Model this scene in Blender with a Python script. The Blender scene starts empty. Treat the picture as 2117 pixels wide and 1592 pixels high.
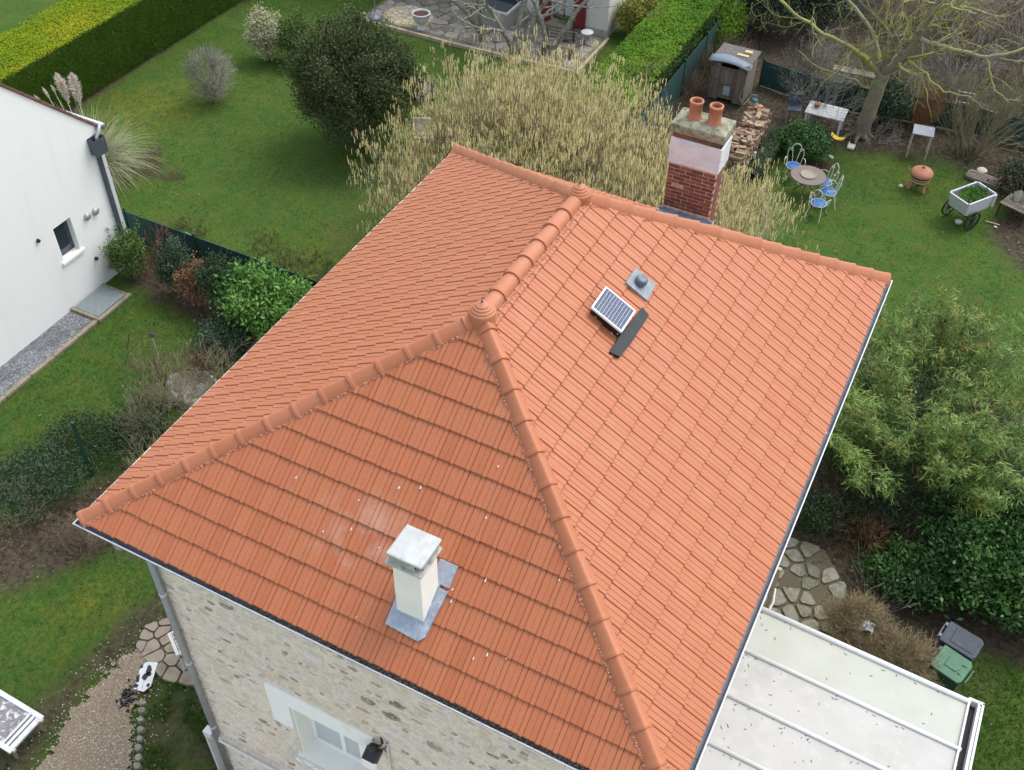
import bpy, bmesh, math, random
import numpy as np
from mathutils import Matrix, Vector
scene = bpy.context.scene
# ------------------------------------------------------------------ camera
cam_data = bpy.data.cameras.new("camera")
cam = bpy.data.objects.new("camera", cam_data)
scene.collection.objects.link(cam)
R_ = Vector((0.89057237, 0.45448702, 0.01795538)); U_ = Vector((-0.33169685, 0.62193968, 0.70934352)); F_ = Vector((-0.31122026, 0.63767749, -0.70463421))
mw = Matrix((R_, U_, -F_)).transposed().to_4x4()
mw.translation = Vector((8.4887, -4.8612, 18.1))
cam.matrix_world = mw
cam_data.sensor_width = 36.0; cam_data.lens = 36.0 * 2177 / 2117
cam_data.clip_start = 0.1; cam_data.clip_end = 900
scene.camera = cam
# ------------------------------------------------------------------ light
SUN_DIR = Vector((0.26, 0.42, 0.87)).normalized()      # towards the sun
elev = math.asin(SUN_DIR.z); azim = math.atan2(SUN_DIR.x, SUN_DIR.y)
world = bpy.data.worlds.new("World"); scene.world = world; world.use_nodes = True
wn = world.node_tree.nodes; wl = world.node_tree.links
bg = wn["Background"]; sky = wn.new("ShaderNodeTexSky"); sky.sky_type = 'NISHITA'; sky.sun_disc = False
sky.sun_elevation = elev; sky.sun_rotation = azim; sky.dust_density = 3.0; sky.air_density = 1.6; sky.ozone_density = 1.0
hs = wn.new("ShaderNodeHueSaturation"); hs.inputs["Saturation"].default_value = 0.50
wl.new(sky.outputs[0], hs.inputs["Color"]); wl.new(hs.outputs[0], bg.inputs[0]); bg.inputs[1].default_value = 0.15
sun_d = bpy.data.lights.new("sun", 'SUN'); sun_d.energy = 0.62; sun_d.angle = math.radians(24); sun_d.color = (1.0, 0.98, 0.95)
sun = bpy.data.objects.new("sun", sun_d); scene.collection.objects.link(sun)
sun.rotation_euler = (-SUN_DIR).to_track_quat('-Z', 'Y').to_euler(); sun.location = (20, 20, 40)
scene.view_settings.view_transform = 'Standard'; scene.view_settings.look = 'None'
scene.view_settings.exposure = 1.02; scene.view_settings.gamma = 1.0
scene.view_settings.use_curve_mapping = False
scene.render.engine = 'CYCLES'
scene.cycles.max_bounces = 5; scene.cycles.diffuse_bounces = 3; scene.cycles.glossy_bounces = 2
scene.cycles.transparent_max_bounces = 6; scene.cycles.transmission_bounces = 3

C = bpy.context.collection
rnd = random.Random(7)
nr = np.random.default_rng(11)
pi = math.pi

# ------------------------------------------------------------------ helpers
class MB:
    def __init__(s): s.v = []; s.f = []; s.t = []; s.m = []; s.n = 0
    def add(s, v, f, tint=0.5, mi=0):
        v = np.asarray(v, float).reshape(-1, 3)
        if isinstance(f, np.ndarray): groups = [f]
        else:
            d = {}
            for q in f: d.setdefault(len(q), []).append(q)
            groups = [np.array(g) for g in d.values()]
        for g in groups:
            s.f.append(g + s.n)
            s.t.append(np.broadcast_to(np.asarray(tint, float), (len(g),)).copy() if np.ndim(tint) == 0 else np.asarray(tint, float))
            s.m.append(np.full(len(g), mi))
        s.v.append(v); s.n += len(v)
        return s
    def mesh(s, name, mats, smooth=False):
        me = bpy.data.meshes.new(name)
        if s.n:
            v = np.concatenate(s.v); me.vertices.add(len(v)); me.vertices.foreach_set("co", v.ravel())
            loops = np.concatenate([g.ravel() for g in s.f]); tot = np.concatenate([np.full(len(g), g.shape[1]) for g in s.f])
            me.loops.add(len(loops)); me.loops.foreach_set("vertex_index", loops.astype(np.int32))
            me.polygons.add(len(tot)); st = np.concatenate([[0], np.cumsum(tot)[:-1]])
            me.polygons.foreach_set("loop_start", st.astype(np.int32)); me.polygons.foreach_set("loop_total", tot.astype(np.int32))
            me.polygons.foreach_set("material_index", np.concatenate(s.m).astype(np.int32))
            me.polygons.foreach_set("use_smooth", np.full(len(tot), bool(smooth)))
            a = me.attributes.new("tint", 'FLOAT', 'FACE'); a.data.foreach_set("value", np.concatenate(s.t).astype(np.float32))
            me.update(calc_edges=True)
        for m in (mats if isinstance(mats, (list, tuple)) else [mats]): me.materials.append(m)
        return me
    def build(s, name, mats, parent=None, smooth=False, bevel=0, loc=None, auto=False):
        o = bpy.data.objects.new(name, s.mesh(name, mats, smooth)); C.objects.link(o)
        if parent is not None: o.parent = parent
        if loc is not None: o.location = loc
        if bevel:
            b = o.modifiers.new("bevel", 'BEVEL'); b.width = bevel; b.segments = 2; b.limit_method = 'ANGLE'; b.angle_limit = math.radians(40)
        return o

def xf(v, M): v = np.asarray(v, float).reshape(-1, 3); M = np.array(M); return v @ M[:3, :3].T + M[:3, 3]
def TM(loc=(0, 0, 0), rz=0, rx=0, ry=0, s=1):
    return Matrix.Translation(loc) @ Matrix.Rotation(rz, 4, 'Z') @ Matrix.Rotation(ry, 4, 'Y') @ Matrix.Rotation(rx, 4, 'X') @ Matrix.Scale(s, 4)
BF = np.array([[0, 3, 2, 1], [4, 5, 6, 7], [0, 1, 5, 4], [1, 2, 6, 5], [2, 3, 7, 6], [3, 0, 4, 7]])
def box(mb, lo, hi, M=None, tint=.5, mi=0):
    x0, y0, z0 = lo; x1, y1, z1 = hi
    v = np.array([[x0, y0, z0], [x1, y0, z0], [x1, y1, z0], [x0, y1, z0], [x0, y0, z1], [x1, y0, z1], [x1, y1, z1], [x0, y1, z1]], float)
    if M is not None: v = xf(v, M)
    mb.add(v, BF, tint, mi); return mb
def prism(mb, poly, z0, z1, tint=.5, M=None, inset=0, mi=0):
    p = np.array(poly, float)[:, :2]; n = len(p); c = p.mean(0)
    top = c + (p - c) * (1 - inset)
    v = np.vstack([np.c_[p, np.full(n, z0)], np.c_[top, np.full(n, z1)]])
    if M is not None: v = xf(v, M)
    f = [list(range(n - 1, -1, -1)), list(range(n, 2 * n))] + [[i, (i + 1) % n, n + (i + 1) % n, n + i] for i in range(n)]
    mb.add(v, f, tint, mi); return mb
def tube(mb, pts, rad, k=6, tint=.5, caps=True, mi=0):
    P = np.array(pts, float); n = len(P)
    rad = np.broadcast_to(np.asarray(rad, float), (n,))
    T = np.gradient(P, axis=0); T /= np.linalg.norm(T, axis=1)[:, None] + 1e-9
    up = np.array([0, 0, 1.]) if abs(T[0][2]) < .9 else np.array([1., 0, 0])
    A = np.cross(T[0], up); A /= np.linalg.norm(A); vs = []
    for i in range(n):
        A = A - T[i] * (A @ T[i]); A /= np.linalg.norm(A) + 1e-9; B = np.cross(T[i], A)
        for j in range(k):
            a = 2 * pi * j / k; vs.append(P[i] + rad[i] * (math.cos(a) * A + math.sin(a) * B))
    f = [[i * k + j, i * k + (j + 1) % k, (i + 1) * k + (j + 1) % k, (i + 1) * k + j] for i in range(n - 1) for j in range(k)]
    if caps: f += [list(range(k - 1, -1, -1)), list(range((n - 1) * k, n * k))]
    mb.add(vs, f, tint, mi); return mb
def lathe(mb, prof, k=20, M=None, tint=.5, mi=0, cap=True):
    vs = []
    for r, z in prof:
        for j in range(k): a = 2 * pi * j / k; vs.append((r * math.cos(a), r * math.sin(a), z))
    n = len(prof)
    f = [[i * k + j, i * k + (j + 1) % k, (i + 1) * k + (j + 1) % k, (i + 1) * k + j] for i in range(n - 1) for j in range(k)]
    if cap: f += [list(range(k - 1, -1, -1)), list(range((n - 1) * k, n * k))]
    vs = np.array(vs)
    if M is not None: vs = xf(vs, M)
    mb.add(vs, f, tint, mi); return mb
def segs_mesh(mb, S, k=3, mi=0, tint=None):
    S = np.array(S, float)
    if not len(S): return
    P0, P1, r0, r1 = S[:, 0:3], S[:, 3:6], S[:, 6], S[:, 7]
    T = P1 - P0; T /= np.linalg.norm(T, axis=1)[:, None] + 1e-9
    up = np.where(np.abs(T[:, 2:3]) < .9, np.array([[0, 0, 1.]]), np.array([[1., 0, 0]]))
    A = np.cross(T, up); A /= np.linalg.norm(A, axis=1)[:, None]; B = np.cross(T, A)
    N = len(S); v = np.zeros((N, 2 * k, 3))
    for j in range(k):
        a = 2 * pi * j / k; d = math.cos(a) * A + math.sin(a) * B
        v[:, j] = P0 + d * r0[:, None]; v[:, k + j] = P1 + d * r1[:, None]
    f = []
    for j in range(k): f.append(np.array([j, (j + 1) % k, k + (j + 1) % k, k + j]))
    F = (np.arange(N)[:, None, None] * 2 * k + np.array(f)[None]).reshape(-1, 4)
    t = nr.random(N) if tint is None else np.asarray(tint)
    mb.add(v.reshape(-1, 3), F, np.repeat(t, k), mi)
def tag(o, label=None, cat=None, group=None, kind=None):
    if label: o["label"] = label
    if cat: o["category"] = cat
    if group: o["group"] = group
    if kind: o["kind"] = kind
    return o
def thing(name, label, cat, loc=(0, 0, 0), rz=0, group=None):
    o = bpy.data.objects.new(name, None); C.objects.link(o); o.empty_display_size = .2
    o.location = loc; o.rotation_euler = (0, 0, rz); return tag(o, label, cat, group)
def link(name, me, parent=None, M=None):
    o = bpy.data.objects.new(name, me); C.objects.link(o)
    if parent is not None: o.parent = parent
    if M is not None: o.matrix_local = M
    return o
def copy_tree(o, parent=None):
    c = o.copy(); C.objects.link(c); c.parent = parent
    for ch in [x for x in bpy.data.objects if x.parent == o]: copy_tree(ch, c)
    return c

# ---- materials
MATS = {}
def mat(name, cols, rough=.7, tint=False, n=None, n2=None, bump=None, metal=0, orand=0, spec=.5, alpha=1, trans=0):
    """cols: one colour or a list (ramp by the tint attribute). n=(scale, colour, amount lo, hi) noise overlays."""
    m = bpy.data.materials.new(name); m.use_nodes = True; N = m.node_tree.nodes; Lk = m.node_tree.links
    b = N["Principled BSDF"]; b.inputs["Roughness"].default_value = rough; b.inputs["Metallic"].default_value = metal
    b.inputs["Specular IOR Level"].default_value = spec
    pos = N.new("ShaderNodeTexCoord").outputs["Object"]
    if isinstance(cols[0], (tuple, list)):
        r = N.new("ShaderNodeValToRGB"); el = r.color_ramp.elements
        while len(el) < len(cols): el.new(0.5)
        for i, c in enumerate(cols): el[i].position = i / (len(cols) - 1); el[i].color = (*c, 1)
        at = N.new("ShaderNodeAttribute"); at.attribute_name = "tint"; fac = at.outputs["Fac"]
        if orand:
            oi = N.new("ShaderNodeObjectInfo"); ad = N.new("ShaderNodeMath"); ad.operation = 'ADD'
            mu = N.new("ShaderNodeMath"); mu.operation = 'MULTIPLY'; mu.inputs[1].default_value = orand
            Lk.new(oi.outputs["Random"], mu.inputs[0]); Lk.new(mu.outputs[0], ad.inputs[0]); Lk.new(fac, ad.inputs[1])
            fr = N.new("ShaderNodeMath"); fr.operation = 'PINGPONG'; fr.inputs[1].default_value = 1.0; Lk.new(ad.outputs[0], fr.inputs[0]); fac = fr.outputs[0]
        Lk.new(fac, r.inputs[0]); col = r.outputs[0]
    else:
        rg = N.new("ShaderNodeRGB"); rg.outputs[0].default_value = (*cols, 1); col = rg.outputs[0]
    for q in (n or []):
        sc, c2, lo, hi = q[:4]; st = q[4] if len(q) > 4 else None
        tx = N.new("ShaderNodeTexNoise"); tx.inputs["Scale"].default_value = sc; tx.inputs["Detail"].default_value = 5; tx.inputs["Roughness"].default_value = .62
        if st:
            mp = N.new("ShaderNodeMapping"); mp.inputs["Scale"].default_value = st; Lk.new(pos, mp.inputs[0]); Lk.new(mp.outputs[0], tx.inputs[0])
        else: Lk.new(pos, tx.inputs[0])
        mr = N.new("ShaderNodeMapRange"); mr.inputs[1].default_value = lo; mr.inputs[2].default_value = hi; Lk.new(tx.outputs[0], mr.inputs[0])
        mx = N.new("ShaderNodeMix"); mx.data_type = 'RGBA'; Lk.new(mr.outputs[0], mx.inputs[0]); Lk.new(col, mx.inputs[6]); mx.inputs[7].default_value = (*c2, 1); col = mx.outputs[2]
    Lk.new(col, b.inputs["Base Color"])
    if bump:
        tx = N.new("ShaderNodeTexNoise"); tx.inputs["Scale"].default_value = bump[0]; tx.inputs["Detail"].default_value = 4; Lk.new(pos, tx.inputs[0])
        bp = N.new("ShaderNodeBump"); bp.inputs["Strength"].default_value = bump[1]; bp.inputs["Distance"].default_value = bump[2] if len(bump) > 2 else .01
        Lk.new(tx.outputs[0], bp.inputs["Height"]); Lk.new(bp.outputs[0], b.inputs["Normal"])
    if alpha < 1: b.inputs["Alpha"].default_value = alpha
    if trans: b.inputs["Transmission Weight"].default_value = trans
    MATS[name] = m; return m

M_tile = mat("terracotta_tile", [(.355, .100, .037), (.38, .114, .043), (.40, .124, .049), (.385, .122, .052), (.405, .131, .050)], .55, orand=1.0,
             n=[(3.0, (.43, .175, .095), .52, .9), (40, (.29, .080, .034), .55, .95)], bump=(60, .12, .004), spec=.35)
M_ridge = mat("terracotta_ridge", [(.375, .120, .052), (.40, .135, .060), (.43, .152, .075)], .6, orand=1.0, n=[(2.5, (.45, .20, .13), .5, .85), (30, (.31, .10, .05), .55, .9)], bump=(50, .1, .004), spec=.35)
M_mortar_pink = mat("pink_mortar", (.46, .21, .14), .95, n=[(14, (.42, .17, .11), .4, .7)], bump=(30, .6, .02))
M_deck = mat("roof_membrane", (.05, .03, .025), .9)
M_zinc = mat("zinc", (.36, .38, .42), .45, metal=.5, n=[(6, (.52, .55, .60), .4, .75), (30, (.24, .26, .30), .5, .9)])
M_zinc_dark = mat("zinc_gutter", (.17, .18, .21), .6, metal=.2, n=[(5, (.24, .25, .29), .4, .8), (20, (.09, .08, .07), .5, .8)])
M_bead = mat("zinc_bead", (.60, .62, .68), .4, metal=.4)
M_lead = mat("lead_flashing", (.30, .34, .41), .5, metal=.4, n=[(9, (.50, .55, .62), .45, .75), (25, (.20, .23, .29), .5, .8)], bump=(12, .3, .01))
M_white = mat("white_paint", (.86, .875, .89), .55, n=[(4, (.62, .62, .60), .55, .9)])
M_render = mat("cream_render", (.88, .875, .82), .8, n=[(3, (.80, .795, .76), .4, .8)])
M_conc = mat("pale_concrete", (.38, .39, .385), .85, n=[(5, (.48, .50, .50), .4, .7), (14, (.20, .21, .18), .58, .8), (3, (.54, .545, .53), .55, .75)])
M_conc_dirty = mat("sooty_concrete", (.36, .37, .34), .9, n=[(6, (.12, .13, .11), .5, .75), (9, (.62, .62, .57), .5, .8)])
M_stone = mat("rubble_stone", [(.72, .65, .60), (.76, .685, .62), (.58, .545, .53), (.77, .66, .54), (.66, .53, .43), (.80, .735, .69), (.62, .57, .55), (.24, .17, .125)], .9,
              n=[(1.1, (.66, .52, .32), .56, .74), (22, (.58, .53, .43), .45, .75), (9, (.22, .19, .15), .60, .85), (45, (.62, .58, .50), .5, .8)], bump=(35, .7, .02))
M_mortar = mat("lime_mortar", (.79, .715, .64), .95, n=[(1.1, (.68, .54, .34), .56, .74), (9, (.64, .56, .47), .4, .75), (40, (.24, .20, .16), .53, .75), (2, (.56, .45, .28), .55, .8)], bump=(30, .7, .02))
M_brick = mat("red_brick", [(.17, .060, .038), (.22, .080, .048), (.13, .050, .040), (.26, .105, .060)], .9, orand=1.0, n=[(20, (.12, .05, .045), .5, .8), (12, (.40, .17, .12), .6, .9)], bump=(50, .5, .006))
M_brickmortar = mat("brick_mortar", (.55, .48, .42), .95, n=[(14, (.28, .16, .12), .4, .75)], bump=(40, .5, .006))
M_mosscap = mat("mossy_concrete", (.29, .285, .21), .95, n=[(9, (.13, .14, .075), .42, .65), (30, (.42, .40, .29), .5, .8), (5, (.07, .065, .05), .52, .72)], bump=(25, .6, .015))
M_pot = mat("chimney_pot_clay", (.42, .17, .095), .8, n=[(5, (.30, .11, .07), .45, .75), (8, (.12, .06, .05), .66, .85)])
M_black = mat("black_plastic", (.012, .012, .014), .45)
M_bitumen = mat("black_membrane", (.010, .013, .016), .6, n=[(9, (.03, .035, .04), .5, .8)], bump=(20, .4, .01))
M_capblue = mat("slate_blue_cap", (.10, .13, .18), .4, n=[(6, (.19, .23, .28), .5, .8)])
M_cell = mat("solar_cell", (.035, .055, .12), .25, n=[(30, (.14, .17, .24), .55, .8)])
M_alu = mat("aluminium", (.70, .72, .76), .4, metal=.2)
M_glass = mat("window_glass", (.50, .55, .58), .15, spec=.8)
M_glassd = mat("dark_glass", (.03, .045, .06), .12, spec=.8)
M_panelver = mat("veranda_panel", (.41, .405, .39), .6, n=[(1.3, (.345, .34, .32), .4, .75), (4, (.46, .455, .44), .5, .8), (7, (.34, .34, .31), .60, .90, (.6, 7, 1)), (3, (.40, .40, .38), .62, .85, (1, 3, 1)), (28, (.22, .21, .18), .70, .78)])
M_vergr = mat("veranda_panel_aged", (.36, .375, .33), .6, n=[(1.2, (.42, .43, .39), .4, .7), (2.5, (.43, .40, .33), .58, .85), (35, (.25, .24, .2), .72, .79)])
M_pvc = mat("white_pvc", (.62, .63, .64), .4, n=[(9, (.50, .50, .48), .55, .8)])
M_litterblk = mat("gutter_sludge", (.035, .032, .035), .95, n=[(20, (.20, .19, .17), .6, .75)], bump=(30, .8, .02))
M_wallwhite = mat("white_render_wall", (.83, .835, .82), .9, n=[(2.0, (.72, .70, .65), .55, .95, (1, 1, .12)), (30, (.78, .78, .76), .5, .8), (.6, (.82, .825, .82), .4, .8), (2.5, (.74, .71, .64), .62, .95)])
M_wallold = mat("old_white_wall", (.68, .66, .62), .9, n=[(1.2, (.58, .56, .52), .4, .8), (5, (.40, .37, .32), .6, .9)])
M_anth = mat("anthracite_metal", (.06, .075, .09), .45, n=[(4, (.10, .12, .14), .5, .8)])
M_slate = mat("slate_slab", (.16, .19, .20), .7, n=[(14, (.22, .25, .26), .45, .7), (50, (.11, .13, .14), .5, .8)])
M_kerb = mat("kerb_concrete", (.25, .21, .15), .9, n=[(7, (.13, .12, .08), .45, .7), (20, (.40, .36, .28), .55, .8)], bump=(20, .5, .01))
M_graybed = mat("dark_grit", (.15, .155, .165), .95, n=[(45, (.34, .35, .37), .5, .75), (4, (.06, .06, .07), .55, .7)], bump=(60, .8, .01))
M_pebble = mat("pebbles", [(.36, .295, .21), (.24, .19, .13), (.46, .40, .31), (.19, .17, .14), (.33, .245, .155), (.54, .50, .43)], .85)
M_greypeb = mat("grey_chippings", [(.10, .105, .115), (.19, .195, .21), (.30, .31, .33), (.42, .43, .45)], .85)
M_gravel = mat("gravel_earth", (.20, .155, .105), .95, n=[(30, (.38, .31, .22), .45, .7), (6, (.18, .14, .10), .5, .8)], bump=(60, .9, .02))
M_flag = mat("flagstone", [(.24, .195, .14), (.31, .255, .185), (.21, .19, .155), (.27, .215, .155)], .85, orand=1.0, n=[(5, (.16, .135, .10), .45, .75), (20, (.36, .30, .23), .5, .8)], bump=(20, .5, .01))
M_flagmoss = mat("mossy_flagstone", [(.10, .10, .065), (.17, .165, .12), (.26, .25, .20)], .9, orand=1.0, n=[(7, (.10, .11, .055), .45, .7), (22, (.40, .39, .33), .55, .8)], bump=(20, .5, .01))
M_joint = mat("earth_joint", (.10, .08, .05), .95, n=[(12, (.07, .09, .03), .5, .7)])
M_greennet = mat("green_windbreak", (.010, .048, .045), .8, n=[(3, (.016, .075, .065), .4, .8)], bump=(30, .3, .01))
M_greenmetal = mat("green_metal_post", (.008, .045, .03), .5)
M_wood = mat("old_wood", [(.15, .12, .095), (.22, .18, .14), (.10, .085, .07)], .9, n=[(6, (.30, .27, .24), .5, .8, (1, 1, 8)), (30, (.08, .07, .06), .55, .8)])
M_log = mat("split_log", [(.22, .13, .07), (.32, .20, .115), (.15, .085, .05), (.46, .34, .22), (.14, .095, .07), (.30, .14, .08)], .9, orand=1.0, n=[(12, (.20, .12, .07), .5, .8), (8, (.60, .52, .42), .62, .85)])
M_bark = mat("bark", [(.16, .135, .10), (.21, .18, .13), (.26, .23, .17)], .95, n=[(3, (.30, .31, .10), .52, .75), (20, (.10, .085, .065), .5, .8)], bump=(25, .6, .02))
M_lichen = mat("lichen_branch", [(.20, .19, .10), (.30, .30, .09), (.25, .23, .17), (.17, .145, .11)], .95, n=[(2.2, (.36, .38, .07), .50, .66), (8, (.33, .32, .27), .58, .75)])
M_barkpale = mat("mottled_bark", (.23, .22, .18), .95, n=[(7, (.42, .42, .36), .52, .62), (14, (.10, .095, .07), .5, .7), (4, (.28, .30, .14), .55, .7)], bump=(25, .6, .02))
M_twig = mat("brown_twig", [(.09, .062, .042), (.15, .105, .065), (.21, .165, .11)], .9)
M_twiggrey = mat("grey_twig", [(.13, .12, .10), (.20, .185, .155), (.30, .28, .25)], .9)
M_twigolive = mat("olive_twig", [(.13, .12, .06), (.20, .18, .10), (.27, .23, .15)], .9)
M_twigred = mat("red_twig", [(.12, .035, .035), (.18, .06, .05), (.11, .05, .04)], .8)
M_twigor = mat("orange_twig", [(.22, .12, .05), (.27, .15, .06), (.18, .11, .06)], .9)
M_catkin = mat("catkin", [(.50, .42, .17), (.70, .61, .27), (.86, .78, .42), (.60, .50, .24)], .85)
def leafmat(name, cols, rough=.5, spec=.4): return mat(name, cols, rough + .12, spec=spec * .5)
M_lf_dark = leafmat("leaf_dark_green", [(.022, .045, .020), (.035, .065, .026), (.055, .085, .036)])
M_lf_oak = leafmat("leaf_dusky_green", [(.040, .056, .022), (.062, .085, .032), (.088, .112, .046), (.12, .14, .07)], .7, .2)
M_lf_laurel = leafmat("leaf_laurel", [(.040, .115, .022), (.070, .175, .030), (.115, .24, .045), (.17, .30, .07)], .38, .5)
M_lf_laurel2 = leafmat("leaf_laurel_deep", [(.014, .048, .014), (.028, .080, .020), (.050, .125, .028), (.095, .19, .045)], .35, .5)
M_lf_varieg = leafmat("leaf_variegated", [(.16, .20, .09), (.34, .35, .19), (.48, .47, .30), (.22, .22, .12)])
M_lf_mid = leafmat("leaf_mid_green", [(.045, .085, .020), (.070, .12, .026), (.10, .16, .035)])
M_lf_yel = leafmat("leaf_yellow_green", [(.06, .085, .016), (.17, .19, .03), (.34, .33, .07), (.10, .12, .025)])
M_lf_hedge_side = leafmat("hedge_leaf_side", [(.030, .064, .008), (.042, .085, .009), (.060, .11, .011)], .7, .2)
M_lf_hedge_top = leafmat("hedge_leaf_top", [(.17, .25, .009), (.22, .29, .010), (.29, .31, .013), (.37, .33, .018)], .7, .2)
M_lf_hedge2 = leafmat("hedge_leaf_fresh", [(.075, .16, .016), (.095, .20, .018), (.13, .24, .022), (.11, .15, .035)], .7, .2)
M_lf_bamboo = leafmat("bamboo_leaf", [(.020, .050, .009), (.050, .100, .016), (.10, .17, .030), (.22, .29, .08), (.20, .14, .025)], .5)
M_lf_grey = leafmat("leaf_grey_green", [(.026, .048, .026), (.045, .078, .044), (.085, .125, .080)])
M_lf_rust = leafmat("leaf_rusty", [(.14, .065, .035), (.22, .11, .06), (.28, .17, .10), (.10, .07, .04)], .7)
M_lf_ivy = leafmat("ivy_leaf", [(.012, .024, .014), (.022, .042, .022), (.035, .06, .03)], .4, .5)
M_pampas = mat("pampas_blade", [(.16, .18, .09), (.26, .28, .15), (.38, .37, .24)], .8)
M_plume = mat("pampas_plume", [(.60, .53, .44), (.74, .68, .60), (.54, .46, .37)], .9)
M_grass = mat("grass_blade", [(.034, .082, .012), (.052, .108, .016), (.080, .145, .023), (.12, .165, .026)], .8, spec=.2)
M_drygrass = mat("dry_grass_blade", [(.09, .11, .03), (.15, .15, .05), (.22, .20, .09)], .85)
M_litter = mat("leaf_litter", [(.12, .075, .04), (.20, .14, .09), (.09, .06, .04), (.34, .28, .20), (.50, .44, .33)], .9)
M_iron = mat("white_iron", (.58, .58, .56), .5, n=[(12, (.50, .47, .42), .6, .85)])
M_blue = mat("blue_seat", (.018, .11, .32), .55, n=[(10, (.03, .15, .38), .5, .8)])
M_tabletop = mat("brown_table_top", (.15, .115, .10), .6, n=[(8, (.20, .16, .14), .5, .8)])
M_dish = mat("stone_dish", (.28, .25, .19), .85, n=[(10, (.18, .15, .10), .5, .8)])
M_terra = mat("barbecue_clay", (.40, .155, .09), .75, n=[(6, (.46, .20, .12), .45, .8), (9, (.30, .13, .08), .62, .85)])
M_cream = mat("cream_band", (.46, .38, .22), .8)
M_galv = mat("galvanised_top", (.22, .24, .28), .5, metal=.4, n=[(8, (.30, .32, .36), .45, .8), (18, (.22, .23, .25), .6, .85)])
M_steel = mat("steel_leg", (.50, .50, .47), .5, metal=.4)
M_cart = mat("white_cart_board", (.48, .50, .53), .6, n=[(6, (.50, .50, .47), .58, .85)])
M_wheel = mat("black_wheel", (.012, .013, .016), .6)
M_soil = mat("potting_soil", (.06, .05, .04), .95, n=[(20, (.12, .10, .08), .5, .8)])
M_bin = mat("green_bin_body", (.018, .055, .035), .5)
M_binlid = mat("green_bin_lid", (.045, .13, .075), .65, n=[(6, (.085, .20, .125), .45, .8)])
M_bindark = mat("grey_bin_lid", (.022, .030, .046), .65, n=[(6, (.048, .058, .082), .45, .8), (12, (.15, .09, .07), .68, .8)])
M_red = mat("dark_red_shutter", (.20, .02, .035), .6, n=[(6, (.14, .015, .03), .5, .8)])
M_teal = mat("teal_plastic", (.02, .13, .13), .5)
M_yellow = mat("yellow_plastic", (.80, .55, .03), .5)
M_purple = mat("dark_navy_debris", (.010, .010, .016), .6, n=[(14, (.03, .03, .045), .5, .8)], bump=(30, .5, .01))
M_flake = mat("flaked_paint_board", (.20, .19, .20), .8, n=[(9, (.60, .60, .60), .5, .6), (24, (.10, .10, .11), .5, .7)])
M_poly = mat("clear_plastic_bag", (.45, .45, .48), .25, n=[(8, (.25, .24, .24), .5, .7)])
M_sheet = mat("blue_grey_sheet", (.14, .175, .22), .6, n=[(4, (.20, .24, .29), .45, .8)])
M_terrace = mat("terrace_paving", [(.20, .18, .15), (.30, .28, .24), (.15, .13, .11), (.38, .35, .30)], .9, orand=1.0, n=[(3, (.12, .10, .08), .5, .7), (9, (.44, .41, .36), .56, .8)], bump=(18, .5, .01))
M_terrbase = mat("terrace_mortar", (.16, .14, .115), .95, n=[(3, (.09, .075, .06), .45, .7), (6, (.30, .27, .22), .55, .8)])
M_circ = mat("pale_paving", [(.46, .40, .31), (.55, .48, .38), (.50, .42, .28)], .9, orand=1.0, n=[(4, (.38, .31, .16), .5, .8)])
M_trim = mat("terrace_edge", (.46, .38, .27), .9, n=[(5, (.30, .24, .17), .45, .75)])
M_curtain = mat("curtain", (.62, .58, .50), .9)
M_parasol = mat("weathered_canvas", (.10, .095, .09), .9)
M_iron_dark = mat("dark_iron", (.035, .032, .03), .7)
M_bone = mat("white_stone", (.55, .53, .48), .9, n=[(9, (.38, .36, .30), .5, .8)], bump=(15, .5, .02))
M_mud = mat("clay_pond_shell", (.30, .28, .24), .9, n=[(5, (.12, .12, .08), .48, .62), (9, (.56, .55, .52), .55, .72)], bump=(15, .6, .02))
M_roofbrown = mat("brown_roof_tile", [(.16, .07, .05), (.22, .10, .07), (.12, .06, .05)], .8, orand=1.0)
M_rustpot = mat("rust_orange_pot", (.30, .10, .05), .8)
M_cable = mat("black_cable", (.012, .012, .012), .6)

# chalky smear left on the tiles beside the white chimney
N_ = M_tile.node_tree.nodes; L_ = M_tile.node_tree.links; b_ = N_["Principled BSDF"]; src_ = b_.inputs["Base Color"].links[0].from_socket
geo = N_.new("ShaderNodeNewGeometry"); vm = N_.new("ShaderNodeVectorMath"); vm.operation = 'SUBTRACT'; vm.inputs[1].default_value = (3.75, 1.05, 8.1); L_.new(geo.outputs["Position"], vm.inputs[0])
vs_ = N_.new("ShaderNodeVectorMath"); vs_.operation = 'MULTIPLY'; vs_.inputs[1].default_value = (1.15, 2.0, .4); L_.new(vm.outputs[0], vs_.inputs[0]); ln_ = N_.new("ShaderNodeVectorMath"); ln_.operation = 'LENGTH'; L_.new(vs_.outputs[0], ln_.inputs[0])
mr_ = N_.new("ShaderNodeMapRange"); mr_.inputs[1].default_value = 1.0; mr_.inputs[2].default_value = .1; L_.new(ln_.outputs["Value"], mr_.inputs[0]); nz_ = N_.new("ShaderNodeTexNoise"); nz_.inputs["Scale"].default_value = 3.5; nz_.inputs["Detail"].default_value = 6; L_.new(geo.outputs["Position"], nz_.inputs[0])
nr_ = N_.new("ShaderNodeMapRange"); nr_.inputs[1].default_value = .42; nr_.inputs[2].default_value = .70; nr_.inputs[4].default_value = .75; L_.new(nz_.outputs[0], nr_.inputs[0]); mu_ = N_.new("ShaderNodeMath"); mu_.operation = 'MULTIPLY'; L_.new(mr_.outputs[0], mu_.inputs[0]); L_.new(nr_.outputs[0], mu_.inputs[1])
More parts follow.
